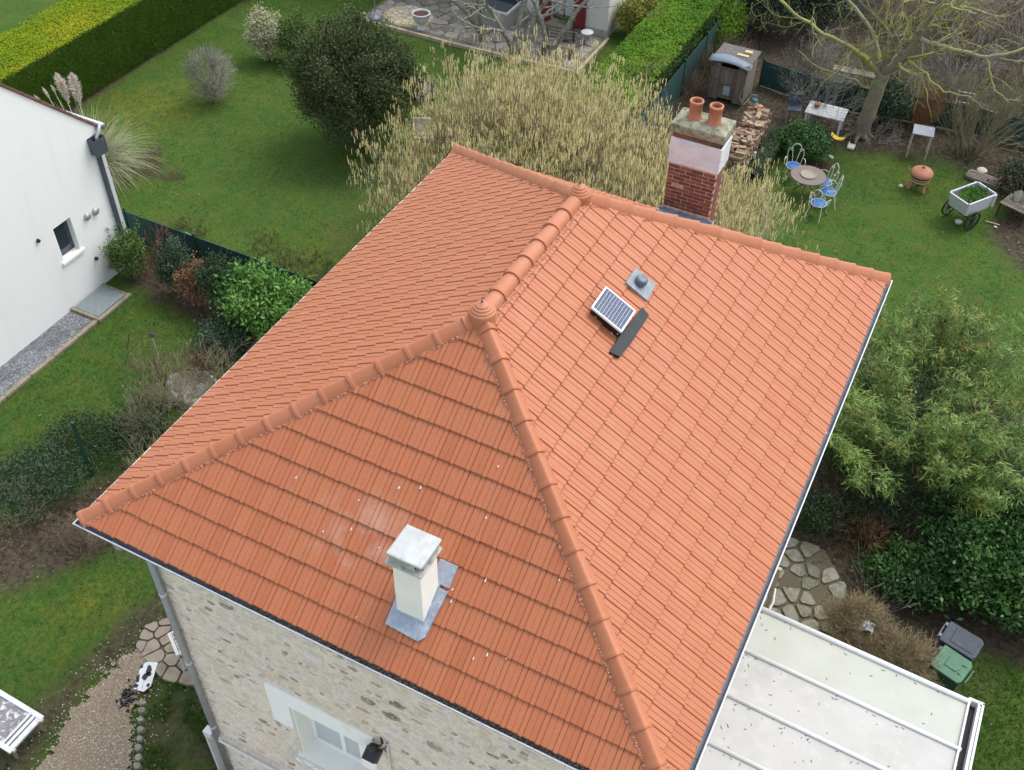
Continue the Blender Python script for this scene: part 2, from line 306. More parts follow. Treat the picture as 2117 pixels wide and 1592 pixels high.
mx_ = N_.new("ShaderNodeMix"); mx_.data_type = 'RGBA'; L_.new(mu_.outputs[0], mx_.inputs[0]); L_.new(src_, mx_.inputs[6]); mx_.inputs[7].default_value = (.50, .33, .27, 1); L_.new(mx_.outputs[2], b_.inputs["Base Color"])
for m_, w_ in ((M_tile, .22), (M_ridge, .12)):      # dusty clay: soft sheen at grazing angles
    b_ = m_.node_tree.nodes["Principled BSDF"]; b_.inputs["Sheen Weight"].default_value = w_; b_.inputs["Sheen Roughness"].default_value = .45; b_.inputs["Sheen Tint"].default_value = (1, .72, .55, 1); b_.inputs["Specular IOR Level"].default_value = .5

# ------------------------------------------------------------------ numpy noise / masks
class VN:
    def __init__(s, seed, n=128): s.g = np.random.default_rng(seed).random((n, n)); s.n = n
    def __call__(s, x, y):
        xi = np.floor(x).astype(int); yi = np.floor(y).astype(int); fx = x - xi; fy = y - yi
        fx = fx * fx * (3 - 2 * fx); fy = fy * fy * (3 - 2 * fy); g = s.g; n = s.n
        a = g[xi % n, yi % n]; b = g[(xi + 1) % n, yi % n]; c = g[xi % n, (yi + 1) % n]; d = g[(xi + 1) % n, (yi + 1) % n]
        return a * (1 - fx) * (1 - fy) + b * fx * (1 - fy) + c * (1 - fx) * fy + d * fx * fy
    def fbm(s, x, y, o=4):
        t = 0; a = 1; w = 0
        for i in range(o): t = t + a * s(x * 2 ** i + 17 * i, y * 2 ** i + 5 * i); w += a; a *= .55
        return t / w
vn = VN(3)
def sdist(X, Y, poly):
    """signed distance, positive inside"""
    p = np.array(poly, float); d = np.full(X.shape, 1e9); ins = np.zeros(X.shape, bool)
    for i in range(len(p)):
        a = p[i]; b = p[(i + 1) % len(p)]; ab = b - a
        t = np.clip(((X - a[0]) * ab[0] + (Y - a[1]) * ab[1]) / (ab @ ab), 0, 1)
        d = np.minimum(d, np.hypot(X - a[0] - t * ab[0], Y - a[1] - t * ab[1]))
        c = ((a[1] > Y) != (b[1] > Y)) & (X < (b[0] - a[0]) * (Y - a[1]) / (b[1] - a[1] + 1e-12) + a[0]); ins ^= c
    return np.where(ins, d, -d)
SOIL = [
    ([(2.75, 22.2), (2.75, 24.9), (4.2, 26.0), (5.7, 26.2), (7.9, 26.7), (9.3, 26.4), (10.1, 25.4), (9.75, 24.3), (10.0, 23.2), (11.0, 22.2), (14, 21.4), (24, 22), (24, 60), (-2, 60), (-1.0, 21.8)], .35, 1.0),
    ([(7.4, 6.5), (7.4, 17.2), (10.2, 17.0), (13.5, 16.0), (14, 9.4), (12.3, 9.1), (11.9, 8.9), (11.4, 7.0)], .35, 1.0),
    ([(-7.6, 1.9), (-6.9, 3.5), (-5.6, 6.0), (-5.2, 9.4), (-8, 9.9), (-11.2, 10.2), (-11.6, 11.5), (0.5, 11.6), (.5, 4.6), (-1.6, 4.4), (-3.6, 3.8), (-5.0, 2.6), (-6.3, .9)], .3, 1.0),
    ([(-3.0, 3.2), (-2.5, 2.7), (-2.6, 1.7), (-2.9, 1.0), (-2.7, -.6), (-2.6, -2), (-3.6, -2.2), (-3.5, .2), (-3.35, 2.)], .2, .85),
    ([(-2.1, 1.1), (-.9, 1.7), (0.5, 2.2), (0.5, .2), (-.9, -.1), (-1.5, .4)], .25, .7),
    ([(-14.3, 15.4), (-13.9, 15.8), (-13.7, 15.1), (-12.9, 14.6), (-12.2, 14.9), (-12.2, 14.5), (-13.2, 14.2), (-14.1, 14.6)], .15, .75),
    ([(-18.3, 15), (-17.75, 15), (-18.0, 20), (-18.15, 23.5), (-17.8, 27), (-18.5, 27)], .15, 1.0),
    ([(-5.5, 22.9), (-1.0, 21.5), (0.5, 14), (-4, 12), (-8, 16), (-7, 22)], .9, .30),
]
MOSS = [([(-17.4, 16.8), (-16.0, 19.2), (-14.3, 18.4), (-15.4, 15.6), (-16.6, 14.9)], .8, 1.0), ([(-13.6, 20), (-11, 22), (-11.5, 24), (-14, 23)], 1.0, .4),
        ([(-9, 12.4), (-5, 12.2), (-3, 15), (-7, 15)], 1.0, .45), ([(0.2, 28.8), (5.6, 28.8), (6.2, 33.5), (0.2, 33.5)], .5, 1.0), ([(-4.6, 2.8), (-4.8, 1.4), (-3.6, 1.0), (-3.5, 2.2)], .4, .8),
        ([(5.5, 26.0), (10, 25.9), (10, 24.6), (6, 24.6)], .6, .35), ([(8.9, 24.6), (8.2, 24.9), (8.3, 23.9), (8.9, 23.9)], .3, .6)]
def mask(X, Y, L):
    r = np.zeros(X.shape)
    nz = (vn.fbm(X * 1.3, Y * 1.3) - .5)
    for poly, soft, amt in L:
        r = np.maximum(r, amt * np.clip((sdist(X, Y, poly) + nz * soft * 3.0) / soft * .5 + .5, 0, 1))
    return r
def attr(me, name, val):
    a = me.attributes.new(name, 'FLOAT', 'POINT'); a.data.foreach_set("value", np.asarray(val, np.float32).ravel())
# ground: one fine sheet in view, carried on to the horizon by a ring of large faces
def make_ground():
    xs = np.concatenate([[-400, -150, -60], np.arange(-26, 16.01, .14), [30, 60, 150, 400]])
    ys = np.concatenate([[-400, -100, -20], np.arange(-4, 44.01, .14), [60, 100, 200, 500]])
    X, Y = np.meshgrid(xs, ys, indexing='ij')
    soil = mask(X, Y, SOIL); moss = mask(X, Y, MOSS)
    inner = ((X > -26) & (X < 16) & (Y > -4) & (Y < 44))
    Z = ((vn.fbm(X * .9, Y * .9) - .5) * .07 + (vn.fbm(X * 4 + 9, Y * 4) - .5) * .03 * (.4 + soil)) * inner - .02
    nx, ny = X.shape
    idx = np.arange(nx * ny).reshape(nx, ny)
    F = np.stack([idx[:-1, :-1], idx[1:, :-1], idx[1:, 1:], idx[:-1, 1:]], -1).reshape(-1, 4)
    mb = MB(); mb.add(np.stack([X, Y, Z], -1).reshape(-1, 3), F)
    m = bpy.data.materials.new("garden_ground"); m.use_nodes = True; N = m.node_tree.nodes; Lk = m.node_tree.links
    b = N["Principled BSDF"]; b.inputs["Roughness"].default_value = .95; b.inputs["Specular IOR Level"].default_value = .15
    pos = N.new("ShaderNodeTexCoord").outputs["Object"]
    def noise(sc, det=5):
        t = N.new("ShaderNodeTexNoise"); t.inputs["Scale"].default_value = sc; t.inputs["Detail"].default_value = det; t.inputs["Roughness"].default_value = .65; Lk.new(pos, t.inputs[0]); return t.outputs[0]
    def ramp(f, cols, lo=.3, hi=.7):
        r = N.new("ShaderNodeValToRGB"); e = r.color_ramp.elements
        while len(e) < len(cols): e.new(.5)
        for i, c in enumerate(cols): e[i].position = lo + (hi - lo) * i / (len(cols) - 1); e[i].color = (*c, 1)
        Lk.new(f, r.inputs[0]); return r.outputs[0]
    def mix(f, a, c):
        x = N.new("ShaderNodeMix"); x.data_type = 'RGBA'
        if isinstance(f, float): x.inputs[0].default_value = f
        else: Lk.new(f, x.inputs[0])
        Lk.new(a, x.inputs[6]); Lk.new(c, x.inputs[7]); return x.outputs[2]
    g1 = ramp(noise(.8), [(.032, .078, .015), (.052, .105, .018), (.095, .128, .018)])
    g2 = ramp(noise(14, 7), [(.016, .044, .009), (.048, .100, .016), (.092, .150, .028)])
    g = mix(.55, g1, g2)
    ms = ramp(noise(9), [(.085, .11, .016), (.16, .155, .018), (.13, .14, .02)])
    am = N.new("ShaderNodeAttribute"); am.attribute_name = "moss"; mn = N.new("ShaderNodeMapRange"); mn.inputs[1].default_value = .38; mn.inputs[2].default_value = .66; Lk.new(noise(3.2, 7), mn.inputs[0]); mm = N.new("ShaderNodeMath"); mm.operation = "MULTIPLY"; Lk.new(am.outputs["Fac"], mm.inputs[0]); Lk.new(mn.outputs[0], mm.inputs[1]); g = mix(mm.outputs[0], g, ms)
    patch = N.new("ShaderNodeMapRange"); patch.inputs[1].default_value = .48; patch.inputs[2].default_value = .68; Lk.new(noise(2.3, 7), patch.inputs[0])
    pm = N.new("ShaderNodeMath"); pm.operation = 'MULTIPLY'; pm.inputs[1].default_value = .8; Lk.new(patch.outputs[0], pm.inputs[0])
    g = mix(pm.outputs[0], g, ramp(noise(20), [(.060, .085, .018), (.115, .125, .025)]))
    s1 = ramp(noise(9, 8), [(.020, .016, .011), (.045, .035, .023), (.085, .066, .045), (.040, .048, .020)], .28, .75)
    ast = N.new("ShaderNodeAttribute"); ast.attribute_name = "soil"; col = mix(ast.outputs["Fac"], g, s1)
    Lk.new(col, b.inputs["Base Color"])
    bp = N.new("ShaderNodeBump"); bp.inputs["Strength"].default_value = .7; bp.inputs["Distance"].default_value = .05; Lk.new(noise(22, 6), bp.inputs["Height"]); Lk.new(bp.outputs[0], b.inputs["Normal"])
    o = mb.build("ground", m, smooth=True); attr(o.data, "soil", soil); attr(o.data, "moss", moss)
    tag(o, "lawn and dark garden soil around the houses", kind="structure")
make_ground()

# ================================================================== MAIN HOUSE
W, L, E = 8.11, 9.85, 7.40            # gutter outline and eave height
ZT, ZA = E + .06, 9.95               # tile start height, apex height
AF, AB = 3.38, 6.12                  # where the ridge begins and ends
house = thing("stone_house", "rubble stone house under a new orange tiled hipped roof, biggest building in the picture", "house")
# walls
wx0, wx1, wy0, wy1, wz = .5, 7.61, .5, 9.35, 7.22
wb = MB()
# front wall with the window opening  (x 2.4-3.55, z 2.5-4.05)
ox0, ox1, oz0, oz1 = 2.42, 3.62, 2.52, 4.05
T = .42
for (a0, a1, b0, b1) in ((wx0, ox0, 0, wz), (ox1, wx1, 0, wz), (ox0, ox1, 0, oz0), (ox0, ox1, oz1, wz)): box(wb, (a0, wy0, b0), (a1, wy0 + T, b1))
box(wb, (wx0, wy0 + T, 0), (wx0 + T, wy1 - T, wz)); box(wb, (wx1 - T, wy0 + T, 0), (wx1, wy1 - T, wz)); box(wb, (wx0, wy1 - T, 0), (wx1, wy1, wz))
wb.build("wall", M_mortar, house)
def stones(u0, u1, z0, z1, holes, seed):
    """irregular rubble faces in (u, z, depth) space"""
    rg = np.random.default_rng(seed); V = []; Fq = []; TI = []; n = 0; z = z0
    while z < z1:
        h = rg.uniform(.04, .10); u = u0 + rg.uniform(0, .1)
        while u < u1:
            w = h * rg.uniform(1.3, 3.6); cu = u + w / 2; cz = z + h / 2 + rg.uniform(-.012, .012)
            if cu + w / 2 > u1: break
            if not any(a - w / 2 < cu < b + w / 2 and c - h / 2 < cz < d + h / 2 for a, b, c, d in holes) and rg.random() > .07:
                k = 7; ang = np.sort(rg.uniform(0, 2 * pi, k) * .25 + np.linspace(0, 2 * pi, k, endpoint=False))
                rr = rg.uniform(.80, 1.08, k); ex = 2.6
                cx = np.sign(np.cos(ang)) * np.abs(np.cos(ang)) ** (2 / ex); sx = np.sign(np.sin(ang)) * np.abs(np.sin(ang)) ** (2 / ex)
                o = np.c_[cu + cx * rr * w * .47, cz + sx * rr * h * .46, np.full(k, -.004)]
                dep = rg.uniform(.005, .022)
                i = np.c_[cu + cx * rr * w * .36, cz + sx * rr * h * .33, np.full(k, dep) + rg.uniform(-.005, .005, k)]
                V.append(np.vstack([o, i])); Fq.append((n, k)); TI.append(rg.random()); n += 2 * k
            u += w + rg.uniform(.008, .03)
        z += h + rg.uniform(.004, .016)
    return np.vstack(V), Fq, TI
def stone_wall(axis, const, sign, u0, u1, holes, seed, z1=7.15):
    V, Fq, TI = stones(u0, u1, 0.02, z1, holes, seed); mb = MB()
    d = const + sign * V[:, 2]
    P = np.c_[V[:, 0], d, V[:, 1]] if axis == 'y' else np.c_[d, V[:, 0], V[:, 1]]
    flip = (axis == 'y' and sign > 0) or (axis == 'x' and sign < 0)
    fs = []; ts = []
    for (n, k), t in zip(Fq, TI):
        for j in range(k): q = [n + j, n + (j + 1) % k, n + k + (j + 1) % k, n + k + j]; fs.append(q[::-1] if flip else q); ts.append(t)
    mb.add(P, np.array(fs), np.array(ts))
    caps = [[n + k + j for j in range(k)] for n, k in Fq]
    mb.f.append(np.array([c[::-1] if flip else c for c in caps])); mb.t.append(np.array(TI)); mb.m.append(np.zeros(len(caps), int))
    o = mb.build("facing_stone", M_stone, house); tag(o, kind="stuff")
stone_wall('y', wy0, -1, wx0 + .02, wx1 - .02, [(2.0, 4.0, 3.9, 4.42), (2.0, 2.42, 3.3, 4.05), (3.6, 3.95, 3.3, 4.05), (2.3, 3.75, 2.35, 4.1), (.5, 7.6, 1.5, 1.66)], 5)
stone_wall('x', wx0, -1, wy0 + .02, wy1 - .02, [], 6)
stone_wall('x', wx1, 1, wy0 + .02, wy1 - .02, [(0.5, 7.0, 0, 3.1)], 8)
stone_wall('y', wy1, 1, wx0 + .02, wx1 - .02, [], 9)
# a few big dark stones that stand out of the front wall
for (x, z, w, h, t) in ((1.75, 6.15, .30, .09, .98), (2.62, 6.6, .36, .13, .30), (3.9, 5.45, .26, .10, 1.), (4.35, 5.75, .28, .09, 1.), (4.25, 5.35, .30, .11, 1.), (3.55, 6.45, .30, .10, .98), (1.55, 5.4, .26, .07, .85), (4.9, 5.1, .3, .1, .96), (2.9, 5.25, .3, .1, .1), (1.2, 6.5, .3, .1, .88), (3.1, 5.9, .44, .12, .72)):
    q = [(x + w * .5 * math.cos(a) * rnd.uniform(.8, 1.1), z + h * .5 * math.sin(a) * rnd.uniform(.8, 1.2)) for a in [i * pi / 4 for i in range(8)]]
    mb = MB(); prism(mb, q, 0, .04, t, inset=.25); v = mb.v[0]; mb.v[0] = np.c_[v[:, 0], wy0 - v[:, 2], v[:, 1]]
    mb.build("stone", M_stone, house)
# window
win = MB(); box(win, (2.06, wy0 - .035, 4.05), (3.88, wy0 + .02, 4.40)); box(win, (2.06, wy0 - .033, 3.36), (2.419, wy0 + .02, 4.049)); box(win, (3.621, wy0 - .033, 3.36), (3.88, wy0 + .02, 4.049))
wo = win.build("window_surround", M_white, house, bevel=.008)
rv = MB(); box(rv, (ox0 - .0, wy0 + .022, oz0), (ox0 + .03, wy0 + .40, oz1 - .03)); box(rv, (ox1 - .03, wy0 + .022, oz0), (ox1, wy0 + .40, oz1 - .03)); box(rv, (ox0 + .0, wy0 + .022, oz1 - .03), (ox1, wy0 + .40, oz1)); rv.build("reveal", M_render, house)
sl = MB(); box(sl, (ox0 - .05, wy0 - .10, oz0 - .06), (ox1 + .05, wy0 + .38, oz0 + .012)); sl.build("window_sill", M_render, house, bevel=.01)
wf = MB(); yF = wy0 + .30
for (a0, a1, b0, b1) in ((ox0 + .03, ox0 + .10, oz0, oz1 - .03), (ox1 - .10, ox1 - .03, oz0, oz1 - .03), (ox0 + .10, ox1 - .10, oz0, oz0 + .08), (ox0 + .10, ox1 - .10, oz1 - .33, oz1 - .03), (2.98, 3.06, oz0 + .08, oz1 - .33)): box(wf, (a0, yF, b0), (a1, yF + .06, b1))
wfo = wf.build("window", M_white, house, bevel=.006)
g = MB(); box(g, (ox0 + .10, yF + .025, oz0 + .08), (2.98, yF + .035, oz1 - .33)); box(g, (3.06, yF + .025, oz0 + .08), (ox1 - .10, yF + .035, oz1 - .33)); g.build("glass", M_glass, wfo)
sh = MB(); box(sh, (ox0 + .14, yF - .01, oz1 - .22), (ox0 + .60, yF - .003, oz1 - .19)); box(sh, (ox0 + .74, yF - .01, oz1 - .22), (ox0 + .86, yF - .003, oz1 - .17)); sh.build("air_slot", M_zinc, wfo)
rb = MB(); box(rb, (ox0 + .10, yF - .016, oz1 - .345), (ox1 - .10, yF - .002, oz1 - .32)); rb.build("rubber_seal", M_zinc_dark, wfo)
# hinge pins and scrolled white window guard
gd = MB()
for x in (ox0 - .02, ox1 - .08):
    for zz in (oz0 + .22, oz0 + .48):
        tube(gd, [(x, wy0 - .02, zz), (x, wy0 - .22, zz)], .012, 6)
        pts = [(x + .03 + .075 * (1 - t / 14) * math.cos(t * .7), wy0 - .22, zz + .075 * (1 - t / 14) * math.sin(t * .7)) for t in range(14)]; tube(gd, pts, .011, 5)
for zz in (oz0 + .22, oz0 + .48): tube(gd, [(ox0 - .02, wy0 - .22, zz), (ox1 - .02, wy0 - .22, zz)], .012, 5)
for i in range(7):
    x = ox0 + .06 + i * .17; pts = [(x + .07 * math.sin(t * .5) * (1 if i % 2 else -1), wy0 - .22, oz0 + .22 + t * .26 / 12) for t in range(13)]; tube(gd, pts, .009, 5)
gd.build("window_guard", M_iron, house)
# ledge, conduit along the front wall
ld = MB(); box(ld, (wx0 + .1, wy0 - .09, 1.48), (wx1, wy0 + .01, 1.58)); ld.build("wall_ledge", M_mortar, house, bevel=.02)
cd = MB(); tube(cd, [(.72, wy0 - .12, 1.60), (7.5, wy0 - .12, 1.60)], .022, 8); cd.build("conduit", M_pvc, house)
# flood lamp with its cables
lm = MB(); box(lm, (-.10, -.22, -.09), (.10, -.03, .09), M=TM((3.93, wy0 - .02, 4.24), rx=.5)); lamp = lm.build("flood_lamp", M_black, house, bevel=.01)
l2 = MB(); lathe(l2, [(.065, 0), (.07, .03), (.05, .10), (.02, .12)], 14, M=TM((3.95, wy0 - .12, 4.36), rx=.2)); l2.build("lamp_sensor", M_black, lamp)
l3 = MB()
for i in range(4):
    q = [(3.93 + .08 * t / 8 * (1 + i * .3) + .05 * math.sin(t + i), wy0 - .05 - .04 * math.sin(t * .5), 4.33 + .05 * t / 8 * (i + 2) + .05 * math.sin(t * .8 + i)) for t in range(9)]; tube(l3, q, .008, 5)
tube(l3, [(4.02, wy0 - .06, 4.25), (4.12, wy0 - .05, 4.42), (4.14, wy0 - .03, 4.56)], .008, 5); l3.build("cable", M_cable, lamp)
cp = MB(); tube(cp, [(4.13, wy0 - .03, 4.52), (4.13, wy0 - .035, 2.2), (4.14, wy0 - .03, .2)], .016, 8); cp.build("cable_pipe", M_pvc, house)
# eaves board under the gutter
ev = MB(); z0, z1 = E - .17, E - .12
for (a, b) in (((.12, .12), (W - .12, .52)), ((.12, L - .52), (W - .12, L - .12)), ((.12, .52), (.52, L - .52)), ((W - .52, .52), (W - .12, L - .52))): box(ev, (a[0], a[1], z0), (b[0], b[1], z1))
ev.build("soffit", M_white, house)
fs = MB()
for (a, b) in (((.12, .125), (W - .12, .15)), ((.12, L - .15), (W - .12, L - .125)), ((.125, .15), (.15, L - .15)), ((W - .15, .15), (W - .125, L - .15))): box(fs, (a[0], a[1], z1), (b[0], b[1], E + .03))
fs.build("fascia", M_white, house)
# gutters: half-round zinc, bright rolled bead on the outer lip
corners = [Vector((0, 0, 0)), Vector((W, 0, 0)), Vector((W, L, 0)), Vector((0, L, 0))]
for i in range(4):
    a, b = corners[i], corners[(i + 1) % 4]; d = (b - a).normalized(); inn = Vector((-d.y, d.x, 0)); mb = MB()
    prof = [(0.0, 0.0)] + [(.065 - .065 * math.cos(t), -.075 * math.sin(t)) for t in [pi * k / 8 for k in range(1, 8)]] + [(.13, .01)]
    n = len(prof); vs = []
    for end, p in ((0, a), (1, b)):
        for (o, h) in prof:
            q = p + inn * o + (d * o if end == 0 else -d * o); vs.append((q.x, q.y, E + h))
    for (o, h) in prof[::-1]:
        pass
    mb.add(vs, [[j, j + 1, n + j + 1, n + j] for j in range(n - 1)])
    go = mb.build("gutter", M_zinc_dark, house); sm = go.modifiers.new("solid", 'SOLIDIFY'); sm.thickness = .003
    bd = MB(); tube(bd, [tuple(a + Vector((0, 0, E)) + inn * .006), tuple(b + Vector((0, 0, E)) + inn * .006)], .011, 8); bd.build("bead", M_bead, go)
    jn = MB()
    for t in ((.62,) if i == 1 else (.4,)):
        p = a + (b - a) * t + Vector((0, 0, E))
        vs = []
        for s in (-.02, .02):
            for (o, h) in prof: q = p + d * s + inn * (o * .96 + .002) + Vector((0, 0, h + .004)); vs.append(tuple(q))
        jn.add(vs, [[j, j + 1, n + j + 1, n + j] for j in range(n - 1)])
    jn.build("joint_band", M_zinc, go)
gb = MB()      # pale grit lying in the front gutter
for k in range(1500):
    x = 1.2 + (W - 1.6) * nr.beta(2.2, 1.2); y = .025 + .09 * nr.random(); s = nr.uniform(.005, .013)
    prism(gb, [(x + s * math.cos(a), y + s * math.sin(a)) for a in (0, 1.6, 3.1, 4.7)], E - .055 + .0, E - .04 + nr.uniform(0, .012), nr.random(), inset=.3)
tag(gb.build("gutter_grit", M_pebble, house), kind="stuff")
# downpipe on the front left corner and its swan neck
dp = MB(); tube(dp, [(.62, .065, E - .06), (.62, .08, E - .18), (.62, .36, E - .42), (.62, .43, E - .55)], .05, 12)
tube(dp, [(.62, .43, E - .5), (.62, .43, .1)], .05, 14)
dpo = dp.build("downpipe", mat("downpipe_zinc", (.27, .285, .29), .5, metal=.3, n=[(5, (.34, .35, .36), .4, .8)]), house, smooth=True)
for z in (5.7, 3.9, 1.9):
    r = MB(); tube(r, [(.62, .43, z), (.62, .43, z + .05)], .056, 14); tube(r, [(.62, .43, z + .025), (.62, .5, z + .025)], .01, 6); r.build("pipe_ring", M_bead, dpo)
lw = MB(); box(lw, (.40, .36, 1.52), (.56, .49, 1.66)); box(lw, (.40, .37, .05), (.44, .49, 1.52)); lw.build("pvc_elbow", M_pvc, house)

# ---- roof planes
class Slope:
    def __init__(s, O, a, La, apex, name):
        s.O = Vector(O); s.a = Vector(a).normalized(); s.La = La; s.name = name
        ap = Vector(apex) - s.O; inn = Vector((-s.a.y, s.a.x, 0))
        s.b = Vector((inn * ap.dot(inn) + Vector((0, 0, ap.z)))).normalized(); s.n = s.a.cross(s.b).normalized()
        s.Lb = math.hypot(ap.dot(inn), ap.z)
        s.M = Matrix((s.a, s.b, s.n)).transposed().to_4x4(); s.M.translation = s.O
    def to(s, p): return s.M @ Vector(p)
    def inv(s, p): return s.M.inverted() @ Vector(p)
xm = W / 2
S_front = Slope((.1, .1, ZT), (1, 0, 0), W - .2, (xm, AF, ZA), "front"); S_right = Slope((W - .1, .1, ZT), (0, 1, 0), L - .2, (xm, AF, ZA), "right")
S_back = Slope((W - .1, L - .1, ZT), (-1, 0, 0), W - .2, (xm, AB, ZA), "back"); S_left = Slope((.1, L - .1, ZT), (0, -1, 0), L - .2, (xm, AB, ZA), "left")
def poly_of(s):
    if s in (S_front, S_back): return [(0, 0), (s.La, 0), (s.La / 2, s.Lb)]
    a1, a2 = (AF - .1, AB - .1) if s is S_right else (L - .1 - AB, L - .1 - AF)
    return [(0, 0), (s.La, 0), (a2, s.Lb), (a1, s.Lb)]
dk = MB()
for s in (S_front, S_right, S_back, S_left): dk.add([tuple(s.to((p[0], p[1], -.012))) for p in poly_of(s)], [list(range(len(poly_of(s))))])
dk.build("roof_deck", M_deck, house)
TW, GA = .2095, .345
prof = [(0, .005), (.003, .013), (.066, .014), (.072, .0075), (.083, .014), (.141, .013), (.146, .006), (.152, .020), (.158, .024), (.199, .024), (.2045, .014), (TW - .001, .002)]
bump_b = [0, -.001, -.004, -.002, -.005, -.002, 0, -.006, -.008, -.008, -.002, 0]
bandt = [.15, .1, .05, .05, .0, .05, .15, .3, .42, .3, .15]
def tile_geo():
    n = len(prof); v = []
    for (b, lift) in ((0, .027), (.012, .030), (GA + .03, .002)):
        for k, (x, h) in enumerate(prof): v.append((x, b + (bump_b[k] if b < .1 else 0), h + lift + (-.004 if b == 0 else 0)))
    for k, (x, h) in enumerate(prof): v.append((x, bump_b[k] + .003, h + .011))
    f = []; t = []
    for r in range(2):
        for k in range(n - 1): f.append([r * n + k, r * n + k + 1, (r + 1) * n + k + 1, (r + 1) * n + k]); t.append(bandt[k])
    for k in range(n - 1): f.append([3 * n + k, 3 * n + k + 1, k + 1, k]); t.append(.2)
    f.append([0, n, 2 * n]); f.append([n - 1, 3 * n - 1, 2 * n - 1]); t += [.2, .2]
    return np.array(v), f, t
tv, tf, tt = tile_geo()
def clip_face(pts, poly):
    out = pts; m = len(poly)
    for i in range(m):
        a = poly[i]; b = poly[(i + 1) % m]
        if a[1] == 0 and b[1] == 0: continue
        nx, ny = -(b[1] - a[1]), (b[0] - a[0]); src = out; out = []
        if not src: return []
        for k in range(len(src)):
            p, q = src[k], src[(k + 1) % len(src)]
            dp = (p[0] - a[0]) * nx + (p[1] - a[1]) * ny; dq = (q[0] - a[0]) * nx + (q[1] - a[1]) * ny
            if dp >= 0: out.append(p)
            if (dp >= 0) != (dq >= 0):
                t = dp / (dp - dq); out.append(tuple(p[j] + t * (q[j] - p[j]) for j in range(3)))
    return out
tmb = MB()
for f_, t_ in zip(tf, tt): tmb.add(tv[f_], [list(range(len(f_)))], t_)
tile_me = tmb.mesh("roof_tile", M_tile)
cand = []; rest = {}
for s in (S_front, S_right, S_left, S_back):
    poly = poly_of(s); offs = -.06 if s is S_front else (-.02 if s is S_right else -.04)
    row = 0; b = -.035 if s is S_front else -.008
    while b < s.Lb:
        a = offs
        while a < s.La:
            c4 = [(a, b + .0), (a + TW, b), (a + TW, b + GA), (a, b + GA)]
            def inside(p, tol=0):
                for i in range(len(poly)):
                    A, B_ = poly[i], poly[(i + 1) % len(poly)]
                    if A[1] == 0 and B_[1] == 0: continue
                    if -(B_[1] - A[1]) * (p[0] - A[0]) + (B_[0] - A[0]) * (p[1] - A[1]) < -tol: return False
                return True
            ins = [inside(p) for p in c4]
            if any(ins) or inside((a + TW / 2, b + GA / 2)):
                w = s.to((a + TW / 2, b + GA / 2, 0)); dist = (w - mw.translation).length
                jit = (nr.uniform(-.0015, .0015), nr.uniform(-.004, .004), nr.uniform(-.001, .003))
                full = all(ins) and inside((a, b + GA + .03)) and inside((a + TW, b + GA + .03))
                cand.append((0 if s is S_front else 1, dist if s is not S_left and s is not S_back else dist + 50, s, a + jit[0], b + jit[1], jit[2], full))
            a += TW
        b += GA; row += 1
cand.sort(key=lambda q: (q[0], q[1]))
stuff = MB(); cnt = 0
for (_, _, s, a, b, c, full) in cand:
    if full and cnt < 300:
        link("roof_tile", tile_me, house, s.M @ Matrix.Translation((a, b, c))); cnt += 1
    else:
        v = tv + np.array([a, b, c]); poly = poly_of(s); tr = nr.random(); single = (not full) and cnt < 300
        mb = MB() if single else stuff; V = []; FF = {}; n = 0; TT = []
        for f_, t_ in zip(tf, tt):
            pts = [tuple(v[i]) for i in f_]
            if not full: pts = clip_face(pts, poly)
            if len(pts) < 3: continue
            FF.setdefault(len(pts), []).append((list(range(n, n + len(pts))), t_)); V += pts; n += len(pts)
        if not V: continue
        Vw = xf(np.array(V), s.M)
        base = mb.n; mb.v.append(Vw); mb.n += len(Vw)
        for k_, L_ in FF.items():
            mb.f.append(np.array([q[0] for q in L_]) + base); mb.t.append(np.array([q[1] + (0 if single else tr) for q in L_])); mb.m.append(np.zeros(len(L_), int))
        if single: mb.build("roof_tile", M_tile, house); cnt += 1
tag(stuff.build("roof_tiles", M_tile, house), kind="stuff")

# ---- ridge and hip tiles
def ridge_mesh(kind):
    mb = MB(); secs = [(0, .0, 1.07), (.008, .0, 1.10), (.045, .0, 1.10), (.052, .0, 1.03), (.075, 0, 1.0), (.43, 0, .92)]; m = 11; rows = []
    if kind == 'round': base = [(math.cos(pi * k / (m - 1)) * -.112, math.sin(pi * k / (m - 1)) * .108) for k in range(m)]
    else: base = [(-.112, -.035), (-.098, 0), (-.070, .035), (-.042, .064), (-.014, .086), (0, .090), (.014, .086), (.042, .064), (.070, .035), (.098, 0), (.112, -.035)]
    vs = []
    for (y, z, sc) in secs:
        for (x, h) in base: vs.append((x * sc, y, h * sc + (.0 if y < .1 else -.012)))
    f = [[i * m + k, i * m + k + 1, (i + 1) * m + k + 1, (i + 1) * m + k] for i in range(len(secs) - 1) for k in range(m - 1)]
    f.append(list(range(m)))
    mb.add(np.array(vs), f, .3); me = mb.mesh("ridge_tile", M_ridge)
    for p in me.polygons: p.use_smooth = len(p.vertices) == 4
    return me
me_round, me_angle = ridge_mesh('round'), ridge_mesh('angle')
def ridge_run(p0, p1, me, label=None, lift=.03, st=.392, start=0.0):
    p0, p1 = Vector(p0), Vector(p1); d = (p1 - p0); Ld = d.length; d.normalize(); x = d.cross(Vector((0, 0, 1))).normalized(); z = x.cross(d)
    n = int((Ld - start) / st + .999)
    for k in range(n):
        t = start + k * st
        M = Matrix((x, d, z)).transposed().to_4x4(); M.translation = p0 + d * t + z * lift
        Mj = M @ Matrix.Rotation(nr.normal(0, .008), 4, 'Z') @ Matrix.Rotation(nr.normal(0, .012), 4, 'Y')
        if t + .43 > Ld: Mj = Mj @ Matrix.Diagonal((1, max(.25, (Ld - t) / .43), 1, 1))
        link("ridge_tile", me, house, Mj)
